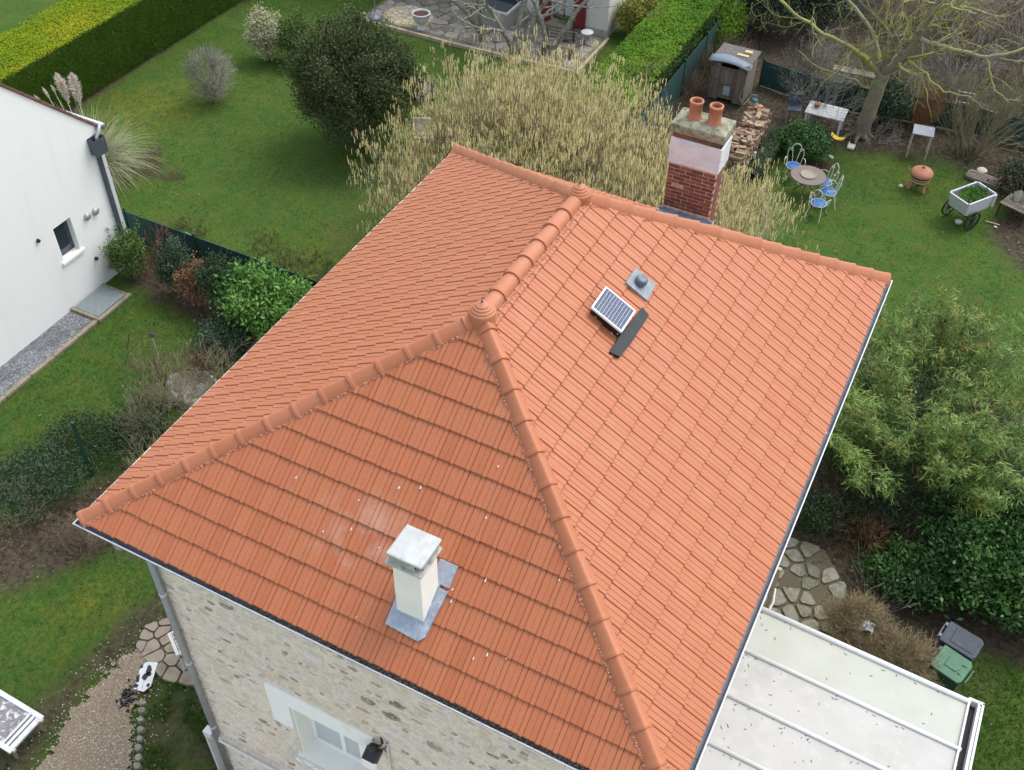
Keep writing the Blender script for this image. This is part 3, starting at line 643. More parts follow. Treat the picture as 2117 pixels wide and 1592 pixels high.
Fa, Ba = Vector((xm, AF, ZA)), Vector((xm, AB, ZA))
P0, P1, P2, P3 = [Vector((x, y, ZT)) for x, y in ((.1, .1), (W - .1, .1), (W - .1, L - .1), (.1, L - .1))]
for p, a in ((P0, Fa), (P1, Fa), (P2, Ba), (P3, Ba)): ridge_run(p, a, me_angle, lift=.030)
ridge_run(Fa, Ba, me_round, lift=.012, st=.375)
for a in (Fa, Ba):
    mb = MB(); lathe(mb, [(.172, -.16), (.172, .01), (.162, .06), (.140, .07), (.138, .09), (.112, .10), (.110, .12), (.082, .13), (.080, .148), (.048, .157), (.022, .18), (.012, .185)], 28, M=TM(a + Vector((0, 0, .03))))
    fo = mb.build("ridge_finial", M_ridge, house, bevel=.006)
    for p in fo.data.polygons: p.use_smooth = True
    sc = MB(); lathe(sc, [(.014, 0), (.016, .012), (.006, .02)], 8, M=TM(a + Vector((0, 0, .213)))); sc.build("screw_head", M_black, fo)
# pink mortar beds along the hips and ridge
mo = MB()
for p, a in ((P0, Fa), (P1, Fa), (P2, Ba), (P3, Ba), (Fa, Ba)):
    d = a - p; Ld = d.length; d.normalize(); x = d.cross(Vector((0, 0, 1))).normalized(); z = x.cross(d)
    flat = (p is Fa)
    for sgn in (-1, 1):
        for k in range(int(Ld / .022)):
            t = k * .022 + nr.uniform(0, .02); r = nr.uniform(.018, .034)
            c = p + d * t + x * sgn * (nr.uniform(.112, .138) if flat else nr.uniform(.094, .118)) + z * ((-.05 if flat else -.03) + nr.uniform(-.004, .006))
            prism(mo, [(r * math.cos(q) * nr.uniform(.7, 1.2), r * math.sin(q) * nr.uniform(.7, 1.2)) for q in np.linspace(0, 2 * pi, 6)[:-1]], -.02, .022, M=TM(c, nr.uniform(0, 6)), inset=.35)
tag(mo.build("mortar_bedding", M_mortar_pink, house), kind="stuff")

def on_front(x, y): return ZT + (y - .1) * (ZA - ZT) / (AF - .1)
def on_right(x, y): return ZT + (W - .1 - x) * (ZA - ZT) / (W - .1 - xm)
# ---- white chimney on the front slope
wc = bpy.data.objects.new("white_chimney", None); C.objects.link(wc); wc.parent = house; wc["label"] = "slim white rendered chimney with a flat concrete cap"
mb = MB(); box(mb, (4.47, .555, 7.75), (4.82, .905, 8.80)); mb.build("chimney_stack", M_render, wc, bevel=.006)
mb = MB(); q = [(4.40, .50), (4.865, .50), (4.865, .965), (4.40, .965)]; prism(mb, q, 8.80, 8.83, M=None); mb.build("lower_plate", M_conc_dirty, wc, bevel=.015)
mb = MB(); box(mb, (4.45, .53, 8.83), (4.53, .935, 8.955)); box(mb, (4.53, .53, 8.83), (4.76, .555, 8.955)); box(mb, (4.53, .91, 8.83), (4.76, .935, 8.955)); box(mb, (4.76, .60, 8.83), (4.84, .935, 8.955)); mb.build("vent_wall", M_conc_dirty, wc, bevel=.006)
mb = MB(); box(mb, (4.54, .56, 8.831), (4.75, .90, 8.84)); mb.build("flue_opening", M_black, wc)
mb = MB(); box(mb, (4.43, .51, 8.955), (4.87, .95, 9.0)); mb.build("cap_slab", M_conc, wc, bevel=.018)
s = S_front
def plate(poly, s, c0, c1, name, m, par, bev=.004, inset=0):
    mb = MB(); prism(mb, poly, c0, c1, M=s.M, inset=inset); return mb.build(name, m, par, bevel=bev)
def fa(x, y): p = S_front.inv((x, y, on_front(x, y))); return (p.x, p.y)
def ra(x, y): p = S_right.inv((x, y, on_right(x, y))); return (p.x, p.y)
ap = [fa(4.40, .44), fa(4.84, .42), fa(4.90, .48), fa(4.95, .93), fa(4.40, .93)]
plate(ap, S_front, .02, .072, "lead_apron", M_lead, wc)
plate([fa(4.72, .96), fa(4.95, .96), fa(4.95, 1.17), fa(4.72, 1.17)], S_front, .03, .076, "lead_patch", M_lead, wc)
mb = MB()
for (a, b) in (((4.455, .54), (4.835, .555)), ((4.455, .905), (4.835, .92)), ((4.455, .555), (4.47, .905)), ((4.82, .555), (4.835, .905))):
    z = on_front(0, (a[1] + b[1]) / 2); v0 = on_front(0, a[1]) + .03; v1 = on_front(0, b[1]) + .03
    vs = [(a[0], a[1], v0), (b[0], a[1], v0), (b[0], b[1], v1), (a[0], b[1], v1), (a[0], a[1], v0 + .07), (b[0], a[1], v0 + .07), (b[0], b[1], v1 + .07), (a[0], b[1], v1 + .07)]; mb.add(vs, BF)
mb.build("upstand", M_lead, wc)
dr = MB()
for k in range(18):
    x = nr.uniform(4.05, 5.2); y = nr.uniform(.2, 2.3) if k % 3 else nr.uniform(.2, 1.4); p = fa(x + nr.normal(0, .5), y)
    if k < 12: p = fa(nr.uniform(2.5, 6.5), nr.uniform(.3, 1.8))
    r = nr.uniform(.002, .0042); h = nr.uniform(.004, .02)
    prism(dr, [(p[0] - r, p[1] - h), (p[0] + r, p[1] - h), (p[0] + r * .6, p[1] + h), (p[0] - r * .4, p[1] + h)], .03, .060, M=S_front.M)
tag(dr.build("bird_droppings", M_white, house), kind="stuff")

# ---- brick chimney
bc = bpy.data.objects.new("brick_chimney", None); C.objects.link(bc); bc.parent = house; bc["label"] = "tall brick chimney with a white painted band, mossy slab and two clay pots"
bx0, bx1, by0, by1 = 4.43, 5.20, 8.82, 9.26
mb = MB(); box(mb, (bx0 + .004, by0 + .004, 7.3), (bx1 - .004, by1 - .004, 9.62)); mb.build("mortar_core", M_brickmortar, bc)
bl = {}
def brick(x0, y0, z0, x1, y1, z1):
    key = (round(x1 - x0, 3), round(y1 - y0, 3))
    if key not in bl:
        m_ = MB(); box(m_, (-key[0] / 2, -key[1] / 2, 0), (key[0] / 2, key[1] / 2, z1 - z0)); bl[key] = m_.mesh("brick", M_brick)
    o = link("brick", bl[key], bc, TM(((x0 + x1) / 2 + nr.normal(0, .0015), (y0 + y1) / 2 + nr.normal(0, .0015), z0), nr.normal(0, .006)))
z = 8.02; rowi = 0
while z < 9.66:
    skip = 9.10 < z + .03 < 9.56
    if not skip:
        bw = .19; off = 0 if rowi % 2 else -bw / 2
        x = bx0 + off
        while x < bx1 - .01:
            a, b = max(x, bx0), min(x + bw - .01, bx1)
            if b - a > .03:
                brick(a, by0, z, b, by0 + .06, z + .055)
                brick(a, by1 - .06, z, b, by1, z + .055)
            x += bw
        yy = by0 + .07
        while yy < by1 - .075:
            b = min(yy + bw * .78 - .01, by1 - .07)
            for xs_ in (bx0, bx1 - .06): brick(xs_, yy, z, xs_ + .06, b, z + .055)
            yy += bw * .78
    z += .066; rowi += 1
mb = MB(); box(mb, (bx0 - .025, by0 - .03, 9.10), (bx1 + .025, by1 + .03, 9.545)); mb.build("white_band", mat("white_chimney_band", (.66, .68, .72), .8, n=[(4, (.54, .55, .61), .4, .7), (16, (.45, .42, .44), .60, .8)], bump=(12, .6, .02)), bc, bevel=.02)
mb = MB(); box(mb, (bx0 - .01, by0 - .012, 9.545), (bx1 + .01, by1 + .012, 9.64)); mb.build("brick_head", mat("mossy_brick", (.20, .065, .045), .95, n=[(6, (.07, .065, .04), .45, .62), (20, (.30, .12, .08), .5, .8)], bump=(20, .6, .01)), bc, bevel=.012)
mb = MB(); box(mb, (bx0 - .05, by0 - .05, 9.64), (bx1 + .04, by1 + .05, 9.79)); mb.build("chimney_slab", M_mosscap, bc, bevel=.02)
mb = MB(); prism(mb, [(bx0 - .03, by0 - .03), (bx1 + .02, by0 - .03), (bx1 + .02, by1 + .03), (bx0 - .03, by1 + .03)], 9.79, 9.83, inset=.25); mb.build("mortar_flaunching", M_mosscap, bc)
for (px, py) in ((4.66, 9.02), (4.97, 9.02)):
    mb = MB(); lathe(mb, [(.125, 0), (.122, .03), (.10, .06), (.098, .27), (.108, .275), (.108, .31), (.082, .315), (.078, .28), (.078, .10)], 24, M=TM((px, py, 9.80)), cap=False)
    po = mb.build("chimney_pot", M_pot, bc, smooth=True)
    i_ = MB(); lathe(i_, [(.078, 0), (.01, .005)], 16, M=TM((px, py, 9.90))); i_.build("flue_shadow", M_conc_dirty, po)
mb = MB(); vs = []
for yy, zz in ((by0 - .09, .0), (by0 - .012, .0)): pass
yA = by0 - .10
zb = lambda y: ZT + (L - .1 - y) * (ZA - ZT) / (L - .1 - AB)
mb = MB(); box(mb, (bx0 - .06, yA, zb(yA) - .05), (bx1 + .07, by0 - .004, zb(yA) + .04)); box(mb, (bx0 - .06, by0 - .02, zb(by0) - .05), (bx1 + .07, by0 - .003, zb(by0) + .16))
mb.build("lead_gutter", mat("blue_zinc_flashing", (.24, .33, .44), .45, metal=.4, n=[(8, (.36, .46, .56), .45, .75)]), bc, bevel=.01)
mb = MB(); box(mb, (bx0 - .01, by0 - .02, zb(by0) + .14), (bx1 + .01, by0, zb(by0) + .20)); mb.build("cement_fillet", M_brickmortar, bc, bevel=.015)

# ---- solar roof ventilator, its membrane and the vent pipe
sv = bpy.data.objects.new("solar_ventilator", None); C.objects.link(sv); sv.parent = house; sv["label"] = "black box ventilator with a small tilted solar panel"
mb = MB(); zA = on_right(4.90, 0) ; zB = on_right(5.32, 0)
vs = [(4.92, 4.60, zA - .05), (5.33, 4.60, zB - .05), (5.33, 4.99, zB - .05), (4.92, 4.99, zA - .05), (4.97, 4.57, 9.545), (5.395, 4.57, 9.315), (5.395, 4.99, 9.315), (4.97, 4.99, 9.545)]
mb.add(vs, BF); mb.build("ventilator_box", M_black, sv, bevel=.01)
px_ = Vector((5.40 - 4.965, 0, 9.33 - 9.565)); Lp = px_.length; px_.normalize(); pn = px_.cross(Vector((0, 1, 0))); pM = Matrix((px_, Vector((0, 1, 0)), pn)).transposed().to_4x4(); pM.translation = Vector((4.965, 4.545, 9.567))
mb = MB(); Wp = .46
for (a, b) in (((0, 0), (Lp, .016)), ((0, Wp - .016), (Lp, Wp)), ((0, .016), (.016, Wp - .016)), ((Lp - .016, .016), (Lp, Wp - .016))): box(mb, (a[0], a[1], -.02), (b[0], b[1], .012), M=pM)
pf = mb.build("panel_frame", M_white, sv)
mb = MB(); box(mb, (.016, .016, -.018), (Lp - .016, Wp - .016, .0), M=pM); mb.build("panel_backing", M_alu, pf)
mb = MB(); na, nb = 10, 14; ca = (Lp - .04) / na; cb = (Wp - .04) / nb
for i in range(na):
    for j in range(nb): box(mb, (.02 + i * ca + .002, .02 + j * cb + .0035, 0), (.02 + (i + 1) * ca - .002, .02 + (j + 1) * cb - .0035, .004), M=pM)
mb.build("solar_cells", M_cell, pf)
mb = MB(); lathe(mb, [(.007, 0), (.007, .006)], 8, M=TM((5.03, 4.565, 9.42), rx=pi / 2)); lathe(mb, [(.007, 0), (.007, .006)], 8, M=TM((5.34, 4.575, 9.26), rx=pi / 2)); box(mb, (5.26, 4.565, 9.22), (5.268, 4.572, 9.26)); mb.build("screw_head", M_white, sv)
q = [ra(5.33, 4.27), ra(5.45, 4.33), ra(5.47, 4.7), ra(5.47, 5.25), ra(5.36, 5.28), ra(5.34, 4.9), ra(5.32, 4.6)]
mb = MB(); prism(mb, q, .03, .078, M=S_right.M); mb.build("membrane_strip", M_bitumen, sv)
vp = bpy.data.objects.new("vent_pipe", None); C.objects.link(vp); vp.parent = house; vp["label"] = "round slate blue vent cap on a grey lead square"
plate([ra(5.05, 5.42), ra(5.37, 5.44), ra(5.345, 5.79), ra(5.05, 5.77)], S_right, .028, .074, "lead_square", mat("lead_square", (.20, .23, .26), .6, n=[(12, (.31, .33, .35), .5, .75), (30, (.22, .25, .28), .5, .8)], bump=(14, .5, .01)), vp)
mb = MB(); zc = on_right(5.2, 0); lathe(mb, [(.055, -.05), (.055, .07), (.078, .075), (.084, .09), (.084, .14), (.072, .165), (.05, .172), (.0, .174)], 24, M=TM((5.21, 5.60, zc), ry=.25)); mb.build("vent_cap", M_capblue, vp, smooth=True)

# ================================================================== VERANDA
ver = thing("veranda", "white flat veranda with ribbed pale panels against the right side of the stone house", "veranda", (0, 0, 0))
vz = lambda x: 3.06 - .055 * (x - 7.6)
ys = [5.98, 5.09, 4.20, 3.31, 2.42, 1.53, .64, -.25]
xo = 11.42
for i in range(len(ys) - 1):
    y1, y0 = ys[i], ys[i + 1]; mb = MB()
    box(mb, (7.62, y0 + .03, -.016), (xo, y1 - .03, 0)); mb.v[0][:, 2] += vz(mb.v[0][:, 0]); mb.build("roof_panel", M_vergr if i == 0 else M_panelver, ver)
rl = None
for i, y in enumerate(ys):
    mb = MB(); w = .05 if i else .065
    tube(mb, [(7.62, y, vz(7.62) + .015), (xo + (.03 if i else .02), y, vz(xo) + .015)], w * .72, 8); mb.build("rail", M_pvc, ver, smooth=True)
mb = MB(); box(mb, (xo - .02, -.3, 2.74), (xo + .012, 5.95, 2.90)); mb.build("eaves_profile", M_pvc, ver, bevel=.004)
mb = MB(); box(mb, (xo + .012, -.3, 2.71), (xo + .13, 6.0, 2.75)); mb.build("gutter_sludge", M_litterblk, ver)
mb = MB()
for (a, b, h) in ((.13, .155, 2.90), (.158, .185, 2.87), (.188, .225, 2.90)): box(mb, (xo + a, -.3, 2.68), (xo + b, 6.04, h))
box(mb, (xo - .02, 6.0, 2.70), (xo + .225, 6.05, 2.90)); mb.build("gutter", M_pvc, ver, bevel=.006)
mb = MB(); box(mb, (7.62, -.3, 2.66), (xo, -.24, 2.84)); box(mb, (7.62, 5.94, .0), (7.70, 6.0, 2.95)); box(mb, (xo - .08, 5.94, .0), (xo, 6.0, 2.72)); box(mb, (xo - .08, -.3, .0), (xo, -.24, 2.72)); box(mb, (9.5, 5.94, .0), (9.58, 6.0, 2.75)); box(mb, (7.7, 5.94, 2.68), (xo - .08, 6.0, 2.76)); box(mb, (7.7, 5.94, 0), (xo - .08, 6.0, .5)); box(mb, (xo - .06, -.24, 0), (xo, 5.94, .5)); box(mb, (xo - .06, -.24, 2.60), (xo, 5.94, 2.72))
for y in (1.2, 2.7, 4.3): box(mb, (xo - .06, y, .5), (xo, y + .07, 2.6))
mb.build("frame", M_pvc, ver)
mb = MB(); box(mb, (7.7, 5.96, .5), (xo - .08, 5.975, 2.68)); box(mb, (xo - .035, -.24, .5), (xo - .02, 5.94, 2.6)); mb.build("glass", M_glassd, ver)
sp = MB()
for k in range(190):
    i = int(nr.integers(1, 5)) if k > 20 else 0
    x = 7.9 + 3.3 * nr.random() ** 1.8; y = nr.uniform(ys[i + 1] + .05, ys[i] - .05)
    if k % 2: y = ys[i] - .05 - abs(nr.normal(0, .05))
    a = nr.uniform(0, pi); l = nr.uniform(.004, .03); w = .004
    d = np.array([math.cos(a), math.sin(a)]); e = np.array([-d[1], d[0]]); c = np.array([x, y]); pts = [c - d * l - e * w, c + d * l - e * w, c + d * l + e * w, c - d * l + e * w]
    prism(sp, pts, vz(x), vz(x) + .006)
tag(sp.build("twig_debris", M_litterblk, ver), kind="stuff")
mb = MB(); box(mb, (11.22, 6.14, 0), (11.40, 6.32, 1.9)); tag(mb.build("wooden_post", M_wood, None, bevel=.01), "short brown square post top beside the white veranda edge", "post")

M_white = mat("aged_white_paint", (.60, .61, .62), .6, n=[(7, (.46, .45, .43), .52, .8), (30, (.36, .35, .33), .66, .85)])
# ================================================================== NEIGHBOUR HOUSE (left)
NX = -10.85; ny1 = 10.95; nyr = 6.85
nh = thing("rendered_house", "plain white rendered gable wall of the neighbouring house at the left edge", "house")
gz = lambda y: 4.17 + (10.95 - y) * .995 if y > nyr else 4.17 + (y - (2 * nyr - 10.95)) * .995
ny0 = 2 * nyr - 10.95
w0, w1, v0, v1 = 8.87, 9.44, 1.42, 2.40       # window opening y, z
mb = MB()
def wallpoly(pts): 
    n = len(pts); mb.add([(NX, y, z) for y, z in pts] + [(NX - .3, y, z) for y, z in pts], [list(range(n - 1, -1, -1))[::-1], [n + i for i in range(n)][::-1]] + [[i, n + i, n + (i + 1) % n, (i + 1) % n] for i in range(n)])
wallpoly([(ny0, 0), (w0, 0), (w0, gz(w0)), (nyr, gz(nyr)), (ny0, gz(ny0))]); wallpoly([(w1, 0), (ny1, 0), (ny1, gz(ny1)), (w1, gz(w1))])
wallpoly([(w0, 0), (w1, 0), (w1, v0), (w0, v0)]); wallpoly([(w0, v1), (w1, v1), (w1, gz(w1)), (w0, gz(w0))])
box(mb, (-22, ny1 - .3, 0), (NX - .3, ny1, gz(ny1))); box(mb, (-22, ny0, 0), (NX - .3, ny0 + .3, gz(ny0)))
mb.build("wall", M_wallwhite, nh)
for sgn in (1, -1):
    rf = MB(); ya, yb = (nyr, ny1 + .25) if sgn > 0 else (nyr, ny0 - .25); za, zb_ = gz(nyr) + .04, gz(nyr) + .04 - abs(yb - ya) * .995
    rf.add([(NX - .02, ya, za), (NX - .02, yb, zb_), (-22, yb, zb_), (-22, ya, za), (NX - .02, ya, za + .05), (NX - .02, yb, zb_ + .05), (-22, yb, zb_ + .05), (-22, ya, za + .05)], BF)
    rf.build("roof", M_roofbrown, nh)
    n = int(math.hypot(yb - ya, za - zb_) / .19)
    for k in range(n):
        t = (k + .5) / n; y = ya + (yb - ya) * t; z = za + (zb_ - za) * t
        e = MB(); box(e, (-.15, -.10, -.035), (.035, .10, .02)); 
        if k == 0 and sgn > 0: verge_me = e.mesh("verge_tile", M_roofbrown)
        link("verge_tile", verge_me, nh, TM((NX, y, z + .03), rx=-sgn * math.atan(.995) + (.10 if sgn > 0 else -.10)))
mb = MB(); box(mb, (NX - .22, w0 - .0, v0), (NX - .18, w1, v1)); wn_ = mb.build("window", M_anth, nh)
mb = MB(); box(mb, (NX - .18, w0 + .04, v0 + .05), (NX - .165, w1 - .04, v1 - .05)); mb.build("glass", M_glassd, wn_)
mb = MB(); box(mb, (NX - .12, w0 - .08, v0 - .09), (NX + .06, w1 + .10, v0 - .005)); mb.build("window_sill", M_wallwhite, nh, bevel=.01)
for (y, z) in ((9.93, 2.13), (10.22, 2.11)):
    mb = MB(); lathe(mb, [(.10, 0), (.10, .05), (.085, .065), (.05, .07)], 20, M=Matrix.Translation((NX, y, z)) @ Matrix.Rotation(pi / 2, 4, 'Y')); vo = mb.build("wall_vent", M_zinc, nh, smooth=True)
    mb = MB(); lathe(mb, [(.075, .045), (.075, .073), (.03, .075)], 16, M=Matrix.Translation((NX, y - .01, z + .01)) @ Matrix.Rotation(pi / 2, 4, 'Y')); mb.build("vent_cover", M_steel, vo, smooth=True)
for (y, z) in ((8.36, 2.4), (9.79, .88)):
    mb = MB(); lathe(mb, [(.05, 0), (.045, .06), (.02, .075)], 10, M=Matrix.Translation((NX, y, z)) @ Matrix.Rotation(pi / 2, 4, 'Y')); mb.build("outlet", M_black, nh)
mb = MB(); box(mb, (NX + .005, ny1 - .34, 3.55), (NX + .26, ny1 - .33, 3.98)); box(mb, (NX + .005, ny1 + .0, 3.55), (NX + .26, ny1 + .01, 3.98)); box(mb, (NX + .005, ny1 - .33, 3.55), (NX + .015, ny1, 3.98)); box(mb, (NX + .25, ny1 - .33, 3.55), (NX + .26, ny1, 3.98)); box(mb, (NX + .015, ny1 - .33, 3.55), (NX + .25, ny1, 3.60)); mb.build("rain_hopper", M_anth, nh)
mb = MB(); box(mb, (NX + .01, ny1 - .22, .1), (NX + .10, ny1 - .12, 3.55)); mb.build("downpipe", M_anth, nh, bevel=.01)
mb = MB(); box(mb, (NX + .005, ny1 - .08, .02), (NX + .05, ny1 + .03, 3.56)); mb.build("corner_strip", M_white, nh)
mb = MB(); tube(mb, [(NX + .1, ny1 + .1, 4.22), (NX + .12, ny1 - .02, 4.05), (NX + .13, ny1 - .12, 3.98), (NX + .13, ny1 - .16, 3.80)], .045, 10); tube(mb, [(NX - 3, ny1 + .14, 4.16), (NX + .16, ny1 + .14, 4.16)], .07, 10); mb.build("gutter_outlet", M_zinc, nh, smooth=True)
# grit strip, slate slab and kerbs along its foot
mb = MB(); mb.add([(NX + .0, -4, .012), (-10.03, -4, .012), (-9.98, 8.55, .012), (NX + .0, 8.55, .012)], [[0, 1, 2, 3]]); tag(mb.build("gravel_strip", M_graybed), "dark grey grit strip", kind="structure")
kb = MB()
for k in range(16): box(kb, (-10.02 + .0, -4 + k * .79, 0), (-9.90, -4 + k * .79 + .78, .07))
for k in range(16):
    m_ = MB(); y0 = -4 + k * .79; box(m_, (-10.02, y0, -.02), (-9.90, y0 + .78, .07)); 
    if k == 0: kme = None
    o = m_.build("kerb_stone", M_kerb, None, bevel=.008); 
    if k == 0: kroot = thing("garden_kerb", "narrow concrete kerb edging the dark grit strip by the white house", "kerb")
    o.parent = kroot
pb = MB(); 
for k in range(5200):
    x, y = nr.uniform(NX + .04, -10.04), nr.uniform(2.5, 8.5)
    r = nr.uniform(.010, .024) if vn.fbm(np.array([x * 2.]), np.array([y * 1.2]))[0] > .46 or x > -10.5 else nr.uniform(.008, .016); t = nr.random() * (1 if vn.fbm(np.array([x * 2.]), np.array([y * 1.2]))[0] > .47 else .35)
    prism(pb, [(x + r * math.cos(a), y + r * math.sin(a)) for a in (0.3, 1.8, 3.4, 4.9)], .006, .012 + r * .8, t, inset=.35)
tag(pb.build("grey_chippings", M_greypeb), "grey chippings in the strip along the white house", "chippings", kind="stuff")
sl_ = thing("slate_slab", "square dark slate slab framed by mossy kerbs against the foot of the white house", "slab")
mb = MB(); box(mb, (NX + .06, 8.66, .0), (-9.99, 9.66, .09)); mb.build("slab", M_slate, sl_, bevel=.008)
mb = MB(); box(mb, (NX, 8.55, -.01), (-9.85, 8.645, .10)); mb.build("kerb_stone", M_kerb, sl_, bevel=.01)
mb = MB(); box(mb, (-9.975, 8.65, -.01), (-9.87, 9.78, .075)); mb.build("kerb_stone", M_kerb, sl_, bevel=.01)
mb = MB(); box(mb, (NX, 9.68, -.01), (-9.98, 9.76, .07)); mb.build("kerb_stone", M_kerb, sl_, bevel=.01)

# ================================================================== VEGETATION TOOLS
def rand_dirs(n, rg):
    v = rg.normal(size=(n, 3)); return v / np.linalg.norm(v, axis=1)[:, None]
def leaves(mb, P, T, Nn, ln, wd, tint, mi=0):
    """pointed leaves at P along T with face normal Nn; ln, wd arrays"""
    T = T / (np.linalg.norm(T, axis=1)[:, None] + 1e-9); S = np.cross(T, Nn); S /= np.linalg.norm(S, axis=1)[:, None] + 1e-9
    ln = np.broadcast_to(ln, len(P))[:, None]; wd = np.broadcast_to(wd, len(P))[:, None]
    v = np.stack([P, P + T * ln * .45 + S * wd * .5, P + T * ln, P + T * ln * .45 - S * wd * .5], 1)
    mb.add(v.reshape(-1, 3), np.arange(len(P) * 4).reshape(-1, 4), tint, mi)
def foliage(n, rad, ln, asp, rg, clumps=40, sig=.22, droop=0., up=.3, zc=None, core=.35, flat=0, out=.5, vary=.35):
    rx, ry, rz = rad; zc = rz if zc is None else zc
    d = rand_dirs(clumps, rg); d[:, 2] = np.abs(d[:, 2]) * 1.0 - (.55 * rg.random(clumps)); d /= np.linalg.norm(d, axis=1)[:, None]
    cen = d * rg.uniform(.55, .98, clumps)[:, None]; ct = rg.random(clumps)
    k = rg.integers(0, clumps, n); u = cen[k] + rg.normal(size=(n, 3)) * sig
    nin = int(n * core); dd = rand_dirs(nin, rg); u[:nin] = dd * (rg.random(nin) ** .45)[:, None] * .93
    P = u * np.array([rx, ry, rz]) + np.array([0, 0, zc]); keep = P[:, 2] > .03
    P = P[keep]; k = k[keep]; u = u[keep]; m = len(P)
    rad_ = u / (np.linalg.norm(u, axis=1)[:, None] + 1e-6)
    T = rand_dirs(m, rg) + rad_ * out + np.array([0, 0, up - droop]); Nn = rand_dirs(m, rg) * .8 + rad_ * .6 + np.array([0, 0, .5])
    l = ln * rg.uniform(.7, 1.25, m); tint = np.clip(ct[k] * (1 - vary) + rg.random(m) * vary, 0, 1)
    return P, T, Nn, l, l * asp, tint
def add_foliage(root, mat_, n, rad, ln, asp, seed, name="foliage", **kw):
    rg = np.random.default_rng(seed); mb = MB(); leaves(mb, *foliage(n, rad, ln, asp, rg, **kw)); return mb.build(name, mat_, root)
def grow(S, tips, p, d, Ln, r, lvl, rg, steps=5, wob=.25, trop=0.05, kids=3, ang=.7, shrink=.62, rmin=.003, taper=.55, kstart=.25):
    p = np.array(p, float); d = np.array(d, float); d /= np.linalg.norm(d); st = Ln / steps; rr = r
    for i in range(steps):
        r2 = max(rmin, r * (1 - (1 - taper) * (i + 1) / steps))
        d = d + rg.normal(size=3) * wob + np.array([0, 0, trop]); d /= np.linalg.norm(d); q = p + d * st
        S.append((*p, *q, rr, r2)); p = q; rr = r2
        if lvl > 0 and (i + 1) / steps > kstart:
            for _ in range(rg.poisson(kids / steps * 1.2)):
                a = rg.normal(size=3); a -= d * (a @ d); a /= np.linalg.norm(a) + 1e-9
                grow(S, tips, p, d * math.cos(ang) + a * math.sin(ang), Ln * shrink * rg.uniform(.6, 1.15), rr * .6, lvl - 1, rg, max(3, steps - 1), wob * 1.1, trop, kids, ang, shrink, rmin, taper, kstart)
        elif lvl == 0: tips.append((*p, *d))
    if lvl > 0: grow(S, tips, p, d, Ln * shrink, rr, lvl - 1, rg, max(3, steps - 1), wob, trop, kids, ang, shrink, rmin, taper, kstart)
def twig_bush(root, m, seed, stems, h, spread, r=.012, lvl=2, wob=.16, kids=3, trop=.05, name="twig", base=.1, ang=.6, shrink=.6, lean=(0, 0), rmin=.003):
    rg = np.random.default_rng(seed); S = []; tips = []
    for i in range(stems):
        a = rg.uniform(0, 2 * pi); s = spread * math.sqrt(rg.random())
        grow(S, tips, (math.cos(a) * base * rg.random(), math.sin(a) * base * rg.random(), 0), (math.cos(a) * s + lean[0], math.sin(a) * s + lean[1], 1), h * rg.uniform(.4, .62), r * rg.uniform(.7, 1.2), lvl, rg, 4, wob, trop, kids, ang, shrink, rmin)
    mb = MB(); segs_mesh(mb, S, 3); o = mb.build(name, m, root); return S, tips
def shrub(name, label, cat, loc, mat_, n, rad, ln, asp, seed, group=None, stems=6, stem_mat=None, **kw):
    t = thing(name, label, cat, loc, 0, group); add_foliage(t, mat_, n, rad, ln, asp, seed, **kw)
    if stems: twig_bush(t, stem_mat or M_twig, seed + 1, stems, rad[2] * 1.5, .6, .018, 1, name="stem")
    return t

